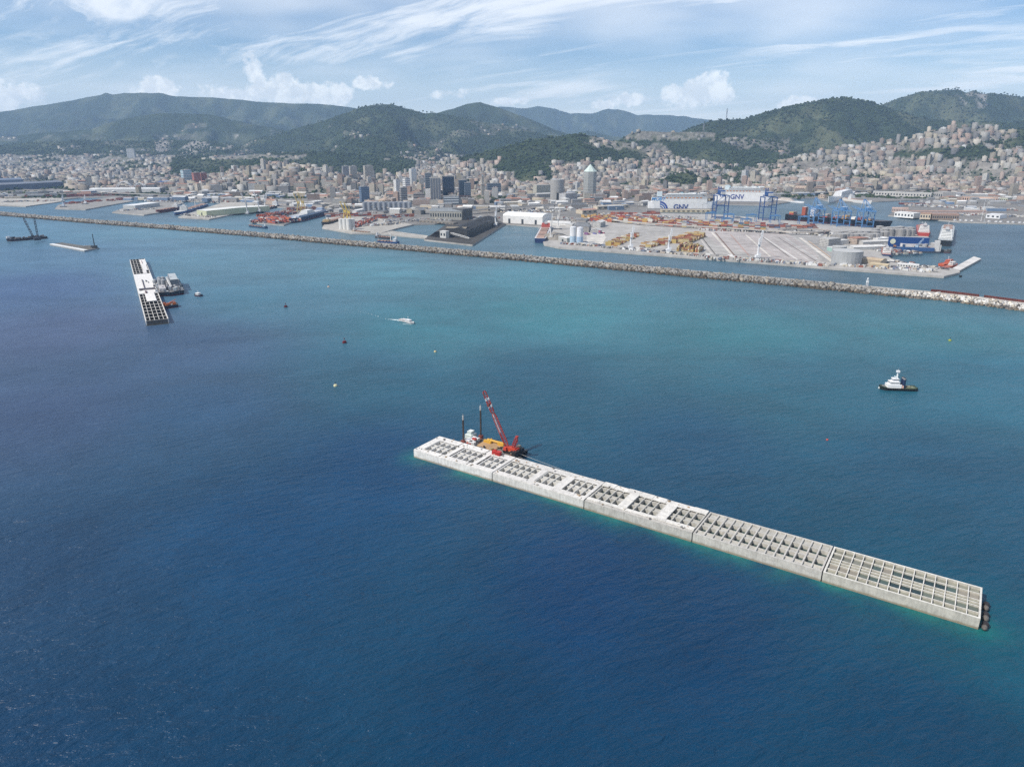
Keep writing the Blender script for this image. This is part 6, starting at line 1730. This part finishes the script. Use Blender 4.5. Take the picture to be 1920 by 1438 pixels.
stacks(1094, 440, 1106, 442, 60, 6, [(.2, .1, .2), (.3, .1, .15), (.12, .12, .3)], 3, 'beside the twin silos', .8)
stacks(1205, 402, 1240, 402, 30, 6, REDS, 3, 'in front of the nearer ferry', .8)
stacks(1144, 404, 1200, 405, 30, 6, REDS + ORG, 3, 'in front of the nearer ferry', .8)
cont.sort(key=lambda e: e[1])
proto = {}
ORD = ['first', 'second', 'third', 'fourth', 'fifth', 'sixth', 'seventh', 'eighth', 'ninth', 'tenth', 'eleventh', 'twelfth', 'thirteenth', 'fourteenth', 'fifteenth', 'sixteenth', 'seventeenth', 'eighteenth', 'nineteenth', 'twentieth'] + ['far'] * 60


def cont_mesh(c_):
    key = tuple(round(v, 3) for v in c_)
    if key in proto: return proto[key]
    b = MB(); b.box((0, 0, 0), (12.15, 2.42, 2.58), c_)
    for k in range(7):
        for s_ in (-1, 1): b.box((-5.1 + k * 1.7, s_ * 1.22, .25), (.7, .06, 2.1), tuple(v * .8 for v in c_), bottom=False)
    o = b.build('shipping_container', 'paint'); me = o.data; bpy.data.objects.remove(o); proto[key] = me
    return me


def cname(c_):
    r_, g_, b_ = c_
    if r_ > .5 and g_ > .5: return 'white'
    if r_ > .5 and g_ > .3: return 'yellow'
    if r_ > .45: return 'orange' if g_ > .085 else 'orange red'
    if b_ > r_: return 'blue'
    if r_ > .3: return 'red'
    if abs(r_ - g_) < .06: return 'grey'
    return 'dark red'


front = [e for e in cont if P(0, 440).y > e[1]]
pick = front[:300]; restc = cont[300:] if len(front) >= 300 else [e for e in cont if e not in pick]
if len(front) < 300: pick = cont[:300]; restc = cont[300:]
for x, y, z, a_, c_, pl, ci, cj in pick:
    o = bpy.data.objects.new('shipping_container', cont_mesh(c_)); COL.objects.link(o); o.location = (x, y, z); o.rotation_euler = (0, 0, a_)
    lvl = int(round((z - 3.42) / 2.6))
    tag(o, '%s container, %s, %s column, %s row, %s' % (cname(c_), ['bottom', 'second level', 'third level', 'fourth level', 'fifth level'][lvl], ORD[ci], ORD[cj], pl), 'container', 'shipping containers stacked in the port')
b = MB()
for x, y, z, a_, c_, pl, ci, cj in restc: b.box((x, y, z), (12.15, 2.42, 2.58), c_, rz=a_, bottom=False)
tag(b.build('container_stacks', 'paint'), 'farther rows of stacked shipping containers in reds, oranges and yellows', kind='stuff')
b = MB(); ar = t
b.x = SHIP_M
for x_, y_, z_, c_ in SHIP_CONT: b.box((x_, y_, z_), (12.15, 2.42, 2.58), c_, bottom=False)
tag(b.build('ship_containers', 'paint'), 'containers loaded on the black container ship', kind='stuff')

# vehicles and small port clutter, too small to tell apart
b = MB()
zones = [((1050, 458), (1130, 463), 20, 80, 0), ((1140, 464), (1560, 499), 10, 80, 0), ((1560, 498), (1760, 512), 24, 110, 0), ((1110, 404), (1300, 412), 60, 260, 1), ((1310, 432), (1500, 438), 24, 300, 1), ((1320, 484), (1560, 500), 9, 90, 1), ((1100, 462), (1320, 482), 8, 70, 0), ((1500, 438), (1660, 458), 60, 160, 0),
         ((640, 428), (760, 420), 30, 120, 0), ((720, 418), (940, 410), 60, 220, 0), ((230, 396), (300, 392), 30, 80, 0), ((335, 404), (395, 408), 20, 40, 0), ((480, 416), (545, 412), 30, 60, 0), ((0, 380), (100, 378), 60, 60, 0),
         ((960, 402), (1180, 390), 120, 600, 1), ((1020, 412), (1120, 416), 60, 200, 0), ((600, 398), (720, 400), 60, 160, 0), ((1690, 386), (1920, 396), 90, 300, 0), ((1800, 404), (1930, 408), 60, 180, 0), ((250, 378), (460, 380), 90, 300, 0),
         ((1660, 490), (1780, 507), 10, 60, 0), ((1600, 462), (1680, 478), 60, 140, 0), ((1560, 476), (1640, 494), 30, 120, 0)]
cl = [(.7, .7, .69), (.62, .62, .6), (.3, .3, .3), (.1, .1, .11), (.40, .34, .28), (.26, .10, .07), (.16, .19, .25), (.5, .48, .44), (.55, .5, .4), (.2, .2, .2), (.42, .40, .36)]
for a, c, dep, n, lines in zones:
    pa, pc = P(*a, 3.46), P(*c, 3.46); d = pc - pa; L = d.length; d.normalize(); nn_ = Vector((-d.y, d.x, 0)); ang = math.atan2(d.y, d.x)
    for k in range(n):
        q = pa + d * rnd.uniform(0, L) + nn_ * (rnd.uniform(0, dep) if not lines else round(rnd.uniform(0, dep) / 9) * 9)
        if rnd.random() < .8: s_ = (rnd.uniform(3.5, 10), rnd.uniform(1.8, 2.5), rnd.uniform(1.4, 3.2))
        else: s_ = (rnd.uniform(4, 10), rnd.uniform(3, 7), rnd.uniform(2.2, 4))
        b.box(tuple(q), s_, rnd.choice(cl), rz=ang + (rnd.choice([0, math.pi / 2]) if not lines else math.pi / 2), bottom=False)
tag(b.build('parked_vehicles', 'paint'), 'lorries, cars, trailers and small cabins spread over the port ground', kind='stuff')

# low port sheds and workshops filling the waterfront behind the piers
shn = 0
SHP = []
SZ = [((600, 398), (790, 402), 40, 14, 'behind the cement silos'), ((640, 392), (930, 396), 90, 26, 'under the elevated road by the office towers'), ((930, 398), (1180, 394), 60, 12, 'inland of the white vaulted warehouse'), ((940, 388), (1190, 382), 160, 34, 'near the octagonal tower'),
      ((950, 376), (1180, 368), 160, 18, 'by the octagonal and round towers'), ((-10, 374), (220, 366), 240, 26, 'on the far left plain'), ((230, 376), (470, 380), 160, 34, 'behind the long green warehouse'), ((300, 366), (600, 372), 200, 36, 'inland of the orange container pier'),
      ((480, 384), (600, 389), 60, 10, 'inland of the orange container pier'), ((1200, 386), (1340, 372), 60, 8, 'behind the nearer ferry'), ((1450, 368), (1640, 366), 90, 18, 'behind the cruise ship'), ((1760, 384), (1930, 384), 120, 20, 'by the striped harbour warehouse'),
      ((1810, 396), (1940, 398), 60, 12, 'behind the marina'), ((1750, 372), (1940, 374), 90, 16, 'by the striped harbour warehouse'), ((1040, 424), (1130, 428), 40, 6, 'on the terminal by the gravel heap'), ((1556, 462), (1660, 452), 14, 6, 'in the tank farm'), ((1070, 436), (1120, 438), 30, 4, 'by the twin silos')]
SC = [('white roofed', (.58, .57, .55), (.76, .76, .74)), ('grey roofed', (.42, .41, .39), (.46, .46, .45)), ('red roofed', (.52, .42, .34), (.36, .20, .15)), ('cream walled', (.58, .50, .38), (.55, .52, .46)), ('dark roofed', (.36, .34, .32), (.20, .21, .22)), ('pale', (.62, .61, .58), (.62, .62, .60)), ('blue walled', (.16, .24, .36), (.52, .54, .56))]
for a, c, dep, n, pl in SZ:
    pa, pc = P(*a, 3), P(*c, 3); d = pc - pa; L = d.length; d.normalize(); nn_ = Vector((-d.y, d.x, 0)); ang = math.atan2(d.y, d.x)
    if nn_.y < 0: nn_ = -nn_
    tries = 0; k = 0
    while k < n and tries < n * 12:
        tries += 1
        q = pa + d * rnd.uniform(0, L) + nn_ * rnd.uniform(0, dep); l_ = rnd.uniform(20, 62); w_ = rnd.uniform(11, 24); h_ = rnd.choice([6, 7, 8, 9, 12, 14]); r_ = max(l_, w_) * .55
        if any((q.x - s_[0]) ** 2 + (q.y - s_[1]) ** 2 < (r_ + s_[2]) ** 2 * .8 for s_ in SHP): continue
        SHP.append((q.x, q.y, r_)); nm_, wc_2, rc_2 = rnd.choice(SC); gb = rnd.random() < .6
        t = thing('port_shed', '%s %s %s shed, %s' % (nm_, 'long' if l_ > 42 else 'short', 'gabled' if gb else 'flat', pl), 'shed', (q.x, q.y, 3.0), ang + rnd.choice([0, 0, math.pi / 2]) + rnd.uniform(-.06, .06), 'low sheds along the port')
        b = MB(); b.box((0, 0, 0), (l_, w_, h_), jit(wc_2, .1)); 
        if gb: b.gable((0, 0, 0), (l_, w_, h_ - .01), w_ * .16, wc_2, wc_2)
        b.build('walls', 'facade' if h_ > 8 else 'paint', t)
        b = MB(); rc_3 = jit(rc_2, .12)
        if gb:
            e = .6; zz = h_ + .2
            b.poly([(-l_ / 2 - e, -w_ / 2 - e, zz - .1), (l_ / 2 + e, -w_ / 2 - e, zz - .1), (l_ / 2 + e, 0, zz + w_ * .17), (-l_ / 2 - e, 0, zz + w_ * .17)], rc_3)
            b.poly([(l_ / 2 + e, w_ / 2 + e, zz - .1), (-l_ / 2 - e, w_ / 2 + e, zz - .1), (-l_ / 2 - e, 0, zz + w_ * .17), (l_ / 2 + e, 0, zz + w_ * .17)], rc_3)
        else:
            b.box((0, 0, h_ + .02), (l_ + .5, w_ + .5, .7), rc_3, bottom=False)
        b.build('roof', 'roof', t); k += 1
# painted bays, stains and joints on the big apron
b = MB()
for k in range(260):
    px, py = rnd.uniform(1070, 1760), 0
    py = 463 + (px - 1070) * .0715 - rnd.uniform(1, 9)
    p = P(px, py, 3.43); l_, w_ = rnd.uniform(3, 20), rnd.uniform(.6, 4)
    b.box((p.x, p.y, 3.31 + .001 * (k % 60)), (l_, w_, .004), rnd.choice([(.28, .27, .25), (.5, .48, .45), (.22, .21, .2), (.46, .40, .33)]), rz=rnd.uniform(-.7, -.4), bottom=False)
o = b.build('apron_patches', 'pave'); structure(o, 'darker and paler paving patches on the terminal apron')

# ------------------------------------------------------------------ the city: three hundred largest houses one by one, the rest as a mass
rs = np.random.RandomState(21)
WALLS = np.array([(0.475, 0.423, 0.341), (0.516, 0.475, 0.402), (0.444, 0.382, 0.310), (0.516, 0.495, 0.454), (0.372, 0.310, 0.258), (0.485, 0.382, 0.320), (0.351, 0.341, 0.320), (0.557, 0.537, 0.485), (0.444, 0.330, 0.268), (0.475, 0.423, 0.320), (0.258, 0.253, 0.248), (0.568, 0.568, 0.557)])
WN = ['cream', 'pale cream', 'tan', 'off white', 'brownish', 'pink', 'grey', 'ivory', 'terracotta pink', 'yellowish', 'dark grey', 'white']
ROOFS = np.array([(.36, .34, .32), (.42, .40, .37), (.30, .22, .18), (.34, .20, .15), (.50, .48, .45), (.26, .26, .27)])
RN = ['grey roof', 'light grey roof', 'brown roof', 'tiled roof', 'pale terrace roof', 'dark roof']
houses = []
BLOCK = [tuple(P(a, c).xy) + (r_,) for a, c, r_ in [(817, 380, 45), (841, 378, 45), (1105, 372, 60), (1044, 373, 60), (905, 376, 95), (926, 364, 60), (786, 380, 60), (722, 385, 40), (1395, 344, 30), (684, 378, 35), (352, 346, 30), (370, 347, 25), (383, 346, 25),
                                                     (745, 370, 30), (763, 366, 30), (836, 408, 120), (1650, 366, 60), (1700, 368, 70), (1835, 377, 90), (990, 410, 120), (970, 408, 100), (60, 358, 160), (-20, 360, 160), (235, 360, 60)]]
shore_pts = np.array([P(a, c, 3).xy for a, c in shore])
sx_ = shore_pts[:, 0] / shore_pts[:, 1]


def dist_shore(x, y):
    """clear of the water, judged along the line of sight to the camera side coast"""
    u = x / y
    o_ = np.argsort(sx_)
    return y - np.interp(u, sx_[o_], shore_pts[o_, 1])


for band, (y0, y1, st) in enumerate([(2450, 3600, 42), (3600, 4900, 42), (4900, 7200, 62), (7200, 10500, 95)]):
    y = y0
    while y < y1:
        xw = y * .80
        x = -xw
        while x < xw:
            ang0 = (fbm(np.array([x / 700]), np.array([y / 700]), 2)[0] - .5) * 2.4
            jx, jy = x + rs.uniform(-.24, .24) * st, y + rs.uniform(-.24, .24) * st
            houses.append((jx, jy, ang0, band)); x += st
        y += st * .82
hx = np.array([h[0] for h in houses]); hy = np.array([h[1] for h in houses]); ha = np.array([h[2] for h in houses]); hb = np.array([h[3] for h in houses])
hz = terrain(hx, hy); ub = urban(hx, hy, hz)
street = fbm(hx / 120, hy / 120, 2)
terr_ = (hz > 35) & (((hz + 5 * street) % 27) > 19)
keep = (rs.rand(len(hx)) < ub * .96) & ~(terr_ & (rs.rand(len(hx)) < .8)) & ~((fbm(hx / 230 + 70, hy / 230, 2) > .66) & (rs.rand(len(hx)) < .85)) & (dist_shore(hx, hy) > 60)
pxh, pyh = world_to_px(hx, hy, np.maximum(hz, 3))
# port land without houses
port = ((pxh > 950) & (pxh < 1345) & (pyh > 377)) | ((pxh < 620) & (pyh > 357) & (pxh > -200) & (rs.rand(len(hx)) < .9)) | ((pxh < 130) & (pyh > 338)) | ((pxh >= 600) & (pxh < 950) & (pyh > 383)) | ((pxh > 1340) & (pxh < 1660) & (pyh > 365)) | ((pxh >= 1660) & (pyh > 384)) | ((pxh > 1630) & (pxh < 1770) & (pyh > 357)) | ((pxh > 930) & (pxh < 1200) & (pyh > 358) & (rs.rand(len(hx)) < .55))
keep &= ~port
for s_ in SHP: keep &= (np.hypot(hx - s_[0], hy - s_[1]) > s_[2] + 14)
for bx_, by_, br_ in BLOCK: keep &= (np.hypot(hx - bx_, hy - by_) > br_)
hx, hy, ha, hb, hz, pxh, pyh = [a_[keep] for a_ in (hx, hy, ha, hb, hz, pxh, pyh)]
n = len(hx)
hi = fbm(hx / 500 + 30, hy / 500, 2)
right = pxh > 1380
hgt = np.where(hb <= 1, rs.uniform(8, 20, n) + (hi > .56) * rs.uniform(0, 12, n) + (hz > 25) * 3, rs.uniform(7, 17, n))
hgt = np.where((rs.rand(n) < np.where((pxh > 620) & (pxh < 960), .09, .03)) & (hb <= 1), rs.uniform(30, 50, n), hgt)
ln = np.where(hb <= 1, rs.uniform(20, 46, n), rs.uniform(16, 44, n)); wd = rs.uniform(12, 21, n)
ln = np.where((pyh > 350) & (hz < 6) & (rs.rand(n) < .35), ln * 1.5, ln); ln = np.minimum(ln, 46)
sq = hgt > 30; ln = np.where(sq, rs.uniform(16, 24, n), ln)
gx_ = (terrain(hx + 40, hy) - terrain(hx - 40, hy)) / 80; gy_ = (terrain(hx, hy + 40) - terrain(hx, hy - 40)) / 80
ha = np.where(np.hypot(gx_, gy_) > .07, np.arctan2(gy_, gx_) + math.pi / 2, ha)
ha = ha + rs.choice([0, math.pi / 2], n, p=[.72, .28]) + rs.uniform(-.08, .08, n)
wi = rs.randint(0, len(WALLS), n); warm = (pxh > 1650) & (pyh > 325)
wi = np.where(warm & (rs.rand(n) < .5), rs.choice([4, 5, 8, 9], n), wi)
ri = rs.randint(0, len(ROOFS), n); ri = np.where((hb <= 1) & (rs.rand(n) < .45), rs.choice([2, 3, 3], n), ri)
size = np.sqrt(ln * wd) * hgt / hy ** 2 * ((pxh > 0) & (pxh < 1920))
order = np.argsort(-size)
big, rest = order[:300], order[300:]


def place_words(px, py, z):
    if z > 150: h_ = 'high up'
    elif z > 60: h_ = 'uphill'
    elif z > 12: h_ = 'near the slope'
    else: h_ = 'down low'
    for lim, w_ in ((300, 'behind the left piers'), (560, 'behind the green warehouse'), (720, 'above the cement silos'), (900, 'around the office towers'), (1010, 'behind the lighthouse'), (1150, 'by the octagonal tower'), (1350, 'above the nearer ferry'), (1480, 'above the farther ferry'), (1640, 'above the cruise ship'), (1760, 'above the maritime station'), (9999, 'above the marina')):
        if px < lim: return h_ + ' ' + w_


for i in big:
    l_, w_, h_ = ln[i], wd[i], hgt[i]
    t = thing('apartment_building', '', 'building', (hx[i], hy[i], max(hz[i], 2.5) - 2), ha[i], 'apartment houses of the port city')
    fl = int(h_ / 3.15)
    nm_ = {2: 'two', 3: 'three', 4: 'four', 5: 'five', 6: 'six', 7: 'seven', 8: 'eight', 9: 'nine', 10: 'ten', 11: 'eleven', 12: 'twelve', 13: 'thirteen', 14: 'fourteen', 15: 'fifteen', 16: 'sixteen'}.get(fl, 'many')
    t['label'] = '%s %s storey block, %s, %s' % (WN[wi[i]], nm_, RN[ri[i]], place_words(pxh[i], pyh[i], hz[i]))
    wc = tuple(WALLS[wi[i]] * rs.uniform(.68, 1.12)); rc = tuple(ROOFS[ri[i]])
    b = MB(); b.box((0, 0, -4), (l_, w_, h_ + 6), wc, bottom=False); b.build('walls', 'facade', t)
    b = MB()
    if ri[i] in (2, 3) and h_ < 30: 
        e = .6
        b.poly([(-l_ / 2 - e, -w_ / 2 - e, h_ + 2.1), (l_ / 2 + e, -w_ / 2 - e, h_ + 2.1), (l_ / 2 - w_ * .35, 0, h_ + 5.2), (-l_ / 2 + w_ * .35, 0, h_ + 5.2)], rc); b.poly([(l_ / 2 + e, w_ / 2 + e, h_ + 2.1), (-l_ / 2 - e, w_ / 2 + e, h_ + 2.1), (-l_ / 2 + w_ * .35, 0, h_ + 5.2), (l_ / 2 - w_ * .35, 0, h_ + 5.2)], rc)
        b.poly([(l_ / 2 + e, -w_ / 2 - e, h_ + 2.1), (l_ / 2 + e, w_ / 2 + e, h_ + 2.1), (l_ / 2 - w_ * .35, 0, h_ + 5.2)], rc); b.poly([(-l_ / 2 - e, w_ / 2 + e, h_ + 2.1), (-l_ / 2 - e, -w_ / 2 - e, h_ + 2.1), (-l_ / 2 + w_ * .35, 0, h_ + 5.2)], rc)
    else:
        b.box((0, 0, h_ + 2.02), (l_ + .6, w_ + .6, .9), tuple(v * 1.15 for v in wc), rc, bottom=False); pass
    ro = b.build('roof', 'roof', t)
    if not (ri[i] in (2, 3) and h_ < 30):
        b = MB(); b.box((l_ * .15, 0, h_ + 2.92), (5, 4, 2.6), wc, rc, bottom=False); b.build('stair_head', 'roof', ro)
        b = MB(); b.box((-l_ * .25, w_ * .1, h_ + 2.92), (3, 3, 2.0), wc, rc, bottom=False); b.build('chimney', 'roof', ro)
# alike labels get a place in their own row
from collections import defaultdict
for grp in ('apartment houses of the port city', 'low sheds along the port', 'shipping containers stacked in the port'):
    dd_ = defaultdict(list)
    for o in COL.objects:
        if o.parent is None and o.get('group') == grp: dd_[o['label']].append(o)
    for lb, os_ in dd_.items():
        if len(os_) > 1:
            os_.sort(key=lambda q: q.location.x / q.location.y)
            for q_, o in enumerate(os_): o['label'] = lb + ', ' + (['left one', 'right one'][q_] if len(os_) == 2 else ORD[min(q_, 19)] + ' from left')
            for o in os_:
                if len(o['label'].split()) > 16: print('LONG', o['label'])
# the mass of farther houses: box walls + roof cap, one mesh
k = rest
cr, sr = np.cos(ha[k]), np.sin(ha[k])
cx = np.array([-1, 1, 1, -1]) * .5; cy = np.array([-1, -1, 1, 1]) * .5
lx_, ly_ = ln[k][:, None] * cx, wd[k][:, None] * cy
wx = hx[k][:, None] + lx_ * cr[:, None] - ly_ * sr[:, None]; wy_ = hy[k][:, None] + lx_ * sr[:, None] + ly_ * cr[:, None]
z0 = np.repeat((np.maximum(hz[k], 2.5) - 7)[:, None], 4, 1); z1 = np.repeat((np.maximum(hz[k], 2.5) + hgt[k])[:, None], 4, 1)
V_ = np.concatenate([np.stack([wx, wy_, z0], -1), np.stack([wx, wy_, z1], -1)], 1).reshape(-1, 3)
m = len(k)
fq = np.array([(0, 1, 5, 4), (1, 2, 6, 5), (2, 3, 7, 6), (3, 0, 4, 7), (4, 5, 6, 7)])
F_ = (fq[None] + (np.arange(m) * 8)[:, None, None]).reshape(-1, 4)
wcol = WALLS[wi[k]] * rs.uniform(.55, 1.12, (m, 1)); rcol = ROOFS[ri[k]] * rs.uniform(.9, 1.15, (m, 1))
C_ = np.stack([wcol, wcol, wcol, wcol, rcol], 1).reshape(-1, 3)
L_ = ln[k]; W2 = wd[k]; HH = hgt[k] + 7
uvf = np.zeros((m, 5, 4, 2))
for j, wdt in enumerate((L_, W2, L_, W2)):
    uvf[:, j, 1, 0] = wdt; uvf[:, j, 2, 0] = wdt; uvf[:, j, 2, 1] = HH; uvf[:, j, 3, 1] = HH
o = fast_mesh('far_houses', V_, F_, C_, 'facade', UV=uvf.reshape(-1, 2)); tag(o, 'dense mass of smaller and farther houses covering the plain and slopes', kind='stuff')
# rooftop storeys and dormer boxes on the mass, to break the flat tops
sel = k[rs.rand(m) < .55]
b = MB()
for i in sel:
    b.box((hx[i] + rs.uniform(-3, 3), hy[i] + rs.uniform(-2, 2), max(hz[i], 2.5) + hgt[i]), (rs.uniform(4, 12), rs.uniform(4, 8), rs.uniform(1.8, 3.6)), tuple(WALLS[wi[i]]), tuple(ROOFS[ri[i]] * 1.1), rz=float(ha[i]), bottom=False)
tag(b.build('roof_structures', 'roof'), 'stair heads and roof terraces on the farther houses', kind='stuff')

# ------------------------------------------------------------------ trees: crowns as ragged clumps over hills and between the houses
ph = (1 + 5 ** .5) / 2
ico = np.array([(-1, ph, 0), (1, ph, 0), (-1, -ph, 0), (1, -ph, 0), (0, -1, ph), (0, 1, ph), (0, -1, -ph), (0, 1, -ph), (ph, 0, -1), (ph, 0, 1), (-ph, 0, -1), (-ph, 0, 1)]) / math.sqrt(1 + ph * ph)
icf = np.array([(0, 11, 5), (0, 5, 1), (0, 1, 7), (0, 7, 10), (0, 10, 11), (1, 5, 9), (5, 11, 4), (11, 10, 2), (10, 7, 6), (7, 1, 8), (3, 9, 4), (3, 4, 2), (3, 2, 6), (3, 6, 8), (3, 8, 9), (4, 9, 5), (2, 4, 11), (6, 2, 10), (8, 6, 7), (9, 8, 1)])


def woods(name, label, N, yr, test, size, colr, cluster=3):
    u = rs.uniform(-.84, .84, N); y = yr[0] * (yr[1] / yr[0]) ** rs.rand(N); x = u * y
    z = terrain(x, y); ub_ = urban(x, y, z); px, py = world_to_px(x, y, z)
    kp = test(x, y, z, ub_, px, py) & (dist_shore(x, y) > 80) & ~((px > 950) & (px < 1345) & (py > 377)) & (py < 374)
    x, y, z = x[kp], y[kp], z[kp]; n = len(x)
    s_ = rs.uniform(*size, n)
    V = ico[None] * (1 + rs.uniform(-.33, .33, (n, 12, 1))) * s_[:, None, None] * np.array([1, 1, .8]) + np.stack([x, y, z + s_ * .45], -1)[:, None]
    F = (icf[None] + (np.arange(n) * 12)[:, None, None]).reshape(-1, 3)
    c_ = np.array(colr[0]) + (np.array(colr[1]) - np.array(colr[0])) * rs.rand(n, 1); c_ = np.repeat(c_, 20, 0) * rs.uniform(.75, 1.25, (n * 20, 1))
    o = fast_mesh(name, V.reshape(-1, 3), F, c_, 'leaf'); tag(o, label, kind='stuff'); return o


G1 = ((.016, .030, .011), (.060, .086, .030))
woods('hillside_woods', 'dark green woods on the nearer hills', 22000, (3300, 5900), lambda x, y, z, ub_, px, py: (z > 14) & (ub_ < .55), (5, 11), G1)
woods('city_trees', 'green trees and gardens between the houses', 26000, (2700, 4900), lambda x, y, z, ub_, px, py: (ub_ >= .5) & ((fbm(x / 160, y / 160, 3) > .55) | ((z > 35) & ((z % 27) > 18)) | (fbm(x / 230 + 70, y / 230, 2) > .66)), (3.5, 7.5), G1)
woods('far_woods', 'blue green woods on the farther hills', 30000, (5900, 8600), lambda x, y, z, ub_, px, py: (z > 30) & (ub_ < .5), (5, 11), G1)

# transmitter mast on the ridge
def ridge_mast(px, pyb, pyt, D, lab):
    x = (px - 960) / FPX * D * .96; z = float(terrain(np.array([x]), np.array([float(D)]))[0]); p = Vector((x, D, z))
    x = (px - 960) / FPX * (D * CP + (CAMH - z) * SP); h = ZAT(p, pyt) - z
    b = MB(); b.lattice((0, 0, 0), (0, 0, h), 5, (.30, .30, .32), 7, .7); b.tube((0, 0, h * .5), (0, 0, h), 1.0, .6, (.35, .33, .33), 5); b.cyl((0, 0, h * .45), 3.5, 3, (.4, .4, .4), n=8); b.cyl((0, 0, h * .7), 2.5, 2, (.4, .4, .4), n=8)
    o = b.build('radio_mast', 'steel'); o.location = (x, D, z - 2); tag(o, lab, 'radio mast')
ridge_mast(1362, 222, 203, 6300, 'tall lattice radio mast on the saddle of the green ridge')
ridge_mast(1319, 250, 231, 5300, 'thin radio mast on the wooded end of the ridge')

# ------------------------------------------------------------------ air
bm_ = MB(); bm_.box((0, 9250, -8.0), (46000, 24500, 1330), (1, 1, 1))
hz_ = bm_.build('haze', 'paint'); hz_.data.materials.clear()
mh = bpy.data.materials.new('haze_air'); mh.use_nodes = True; nt = mh.node_tree; nt.nodes.clear()
pv_ = nt.nodes.new('ShaderNodeVolumePrincipled'); pv_.inputs['Color'].default_value = (.48, .70, 1.0, 1); pv_.inputs['Density'].default_value = 4.0e-5; pv_.inputs['Anisotropy'].default_value = .0
oo = nt.nodes.new('ShaderNodeOutputMaterial'); nt.links.new(pv_.outputs[0], oo.inputs['Volume'])
hz_.data.materials.append(mh); tag(hz_, kind='stuff', label='thin blue summer haze over the bay and mountains')
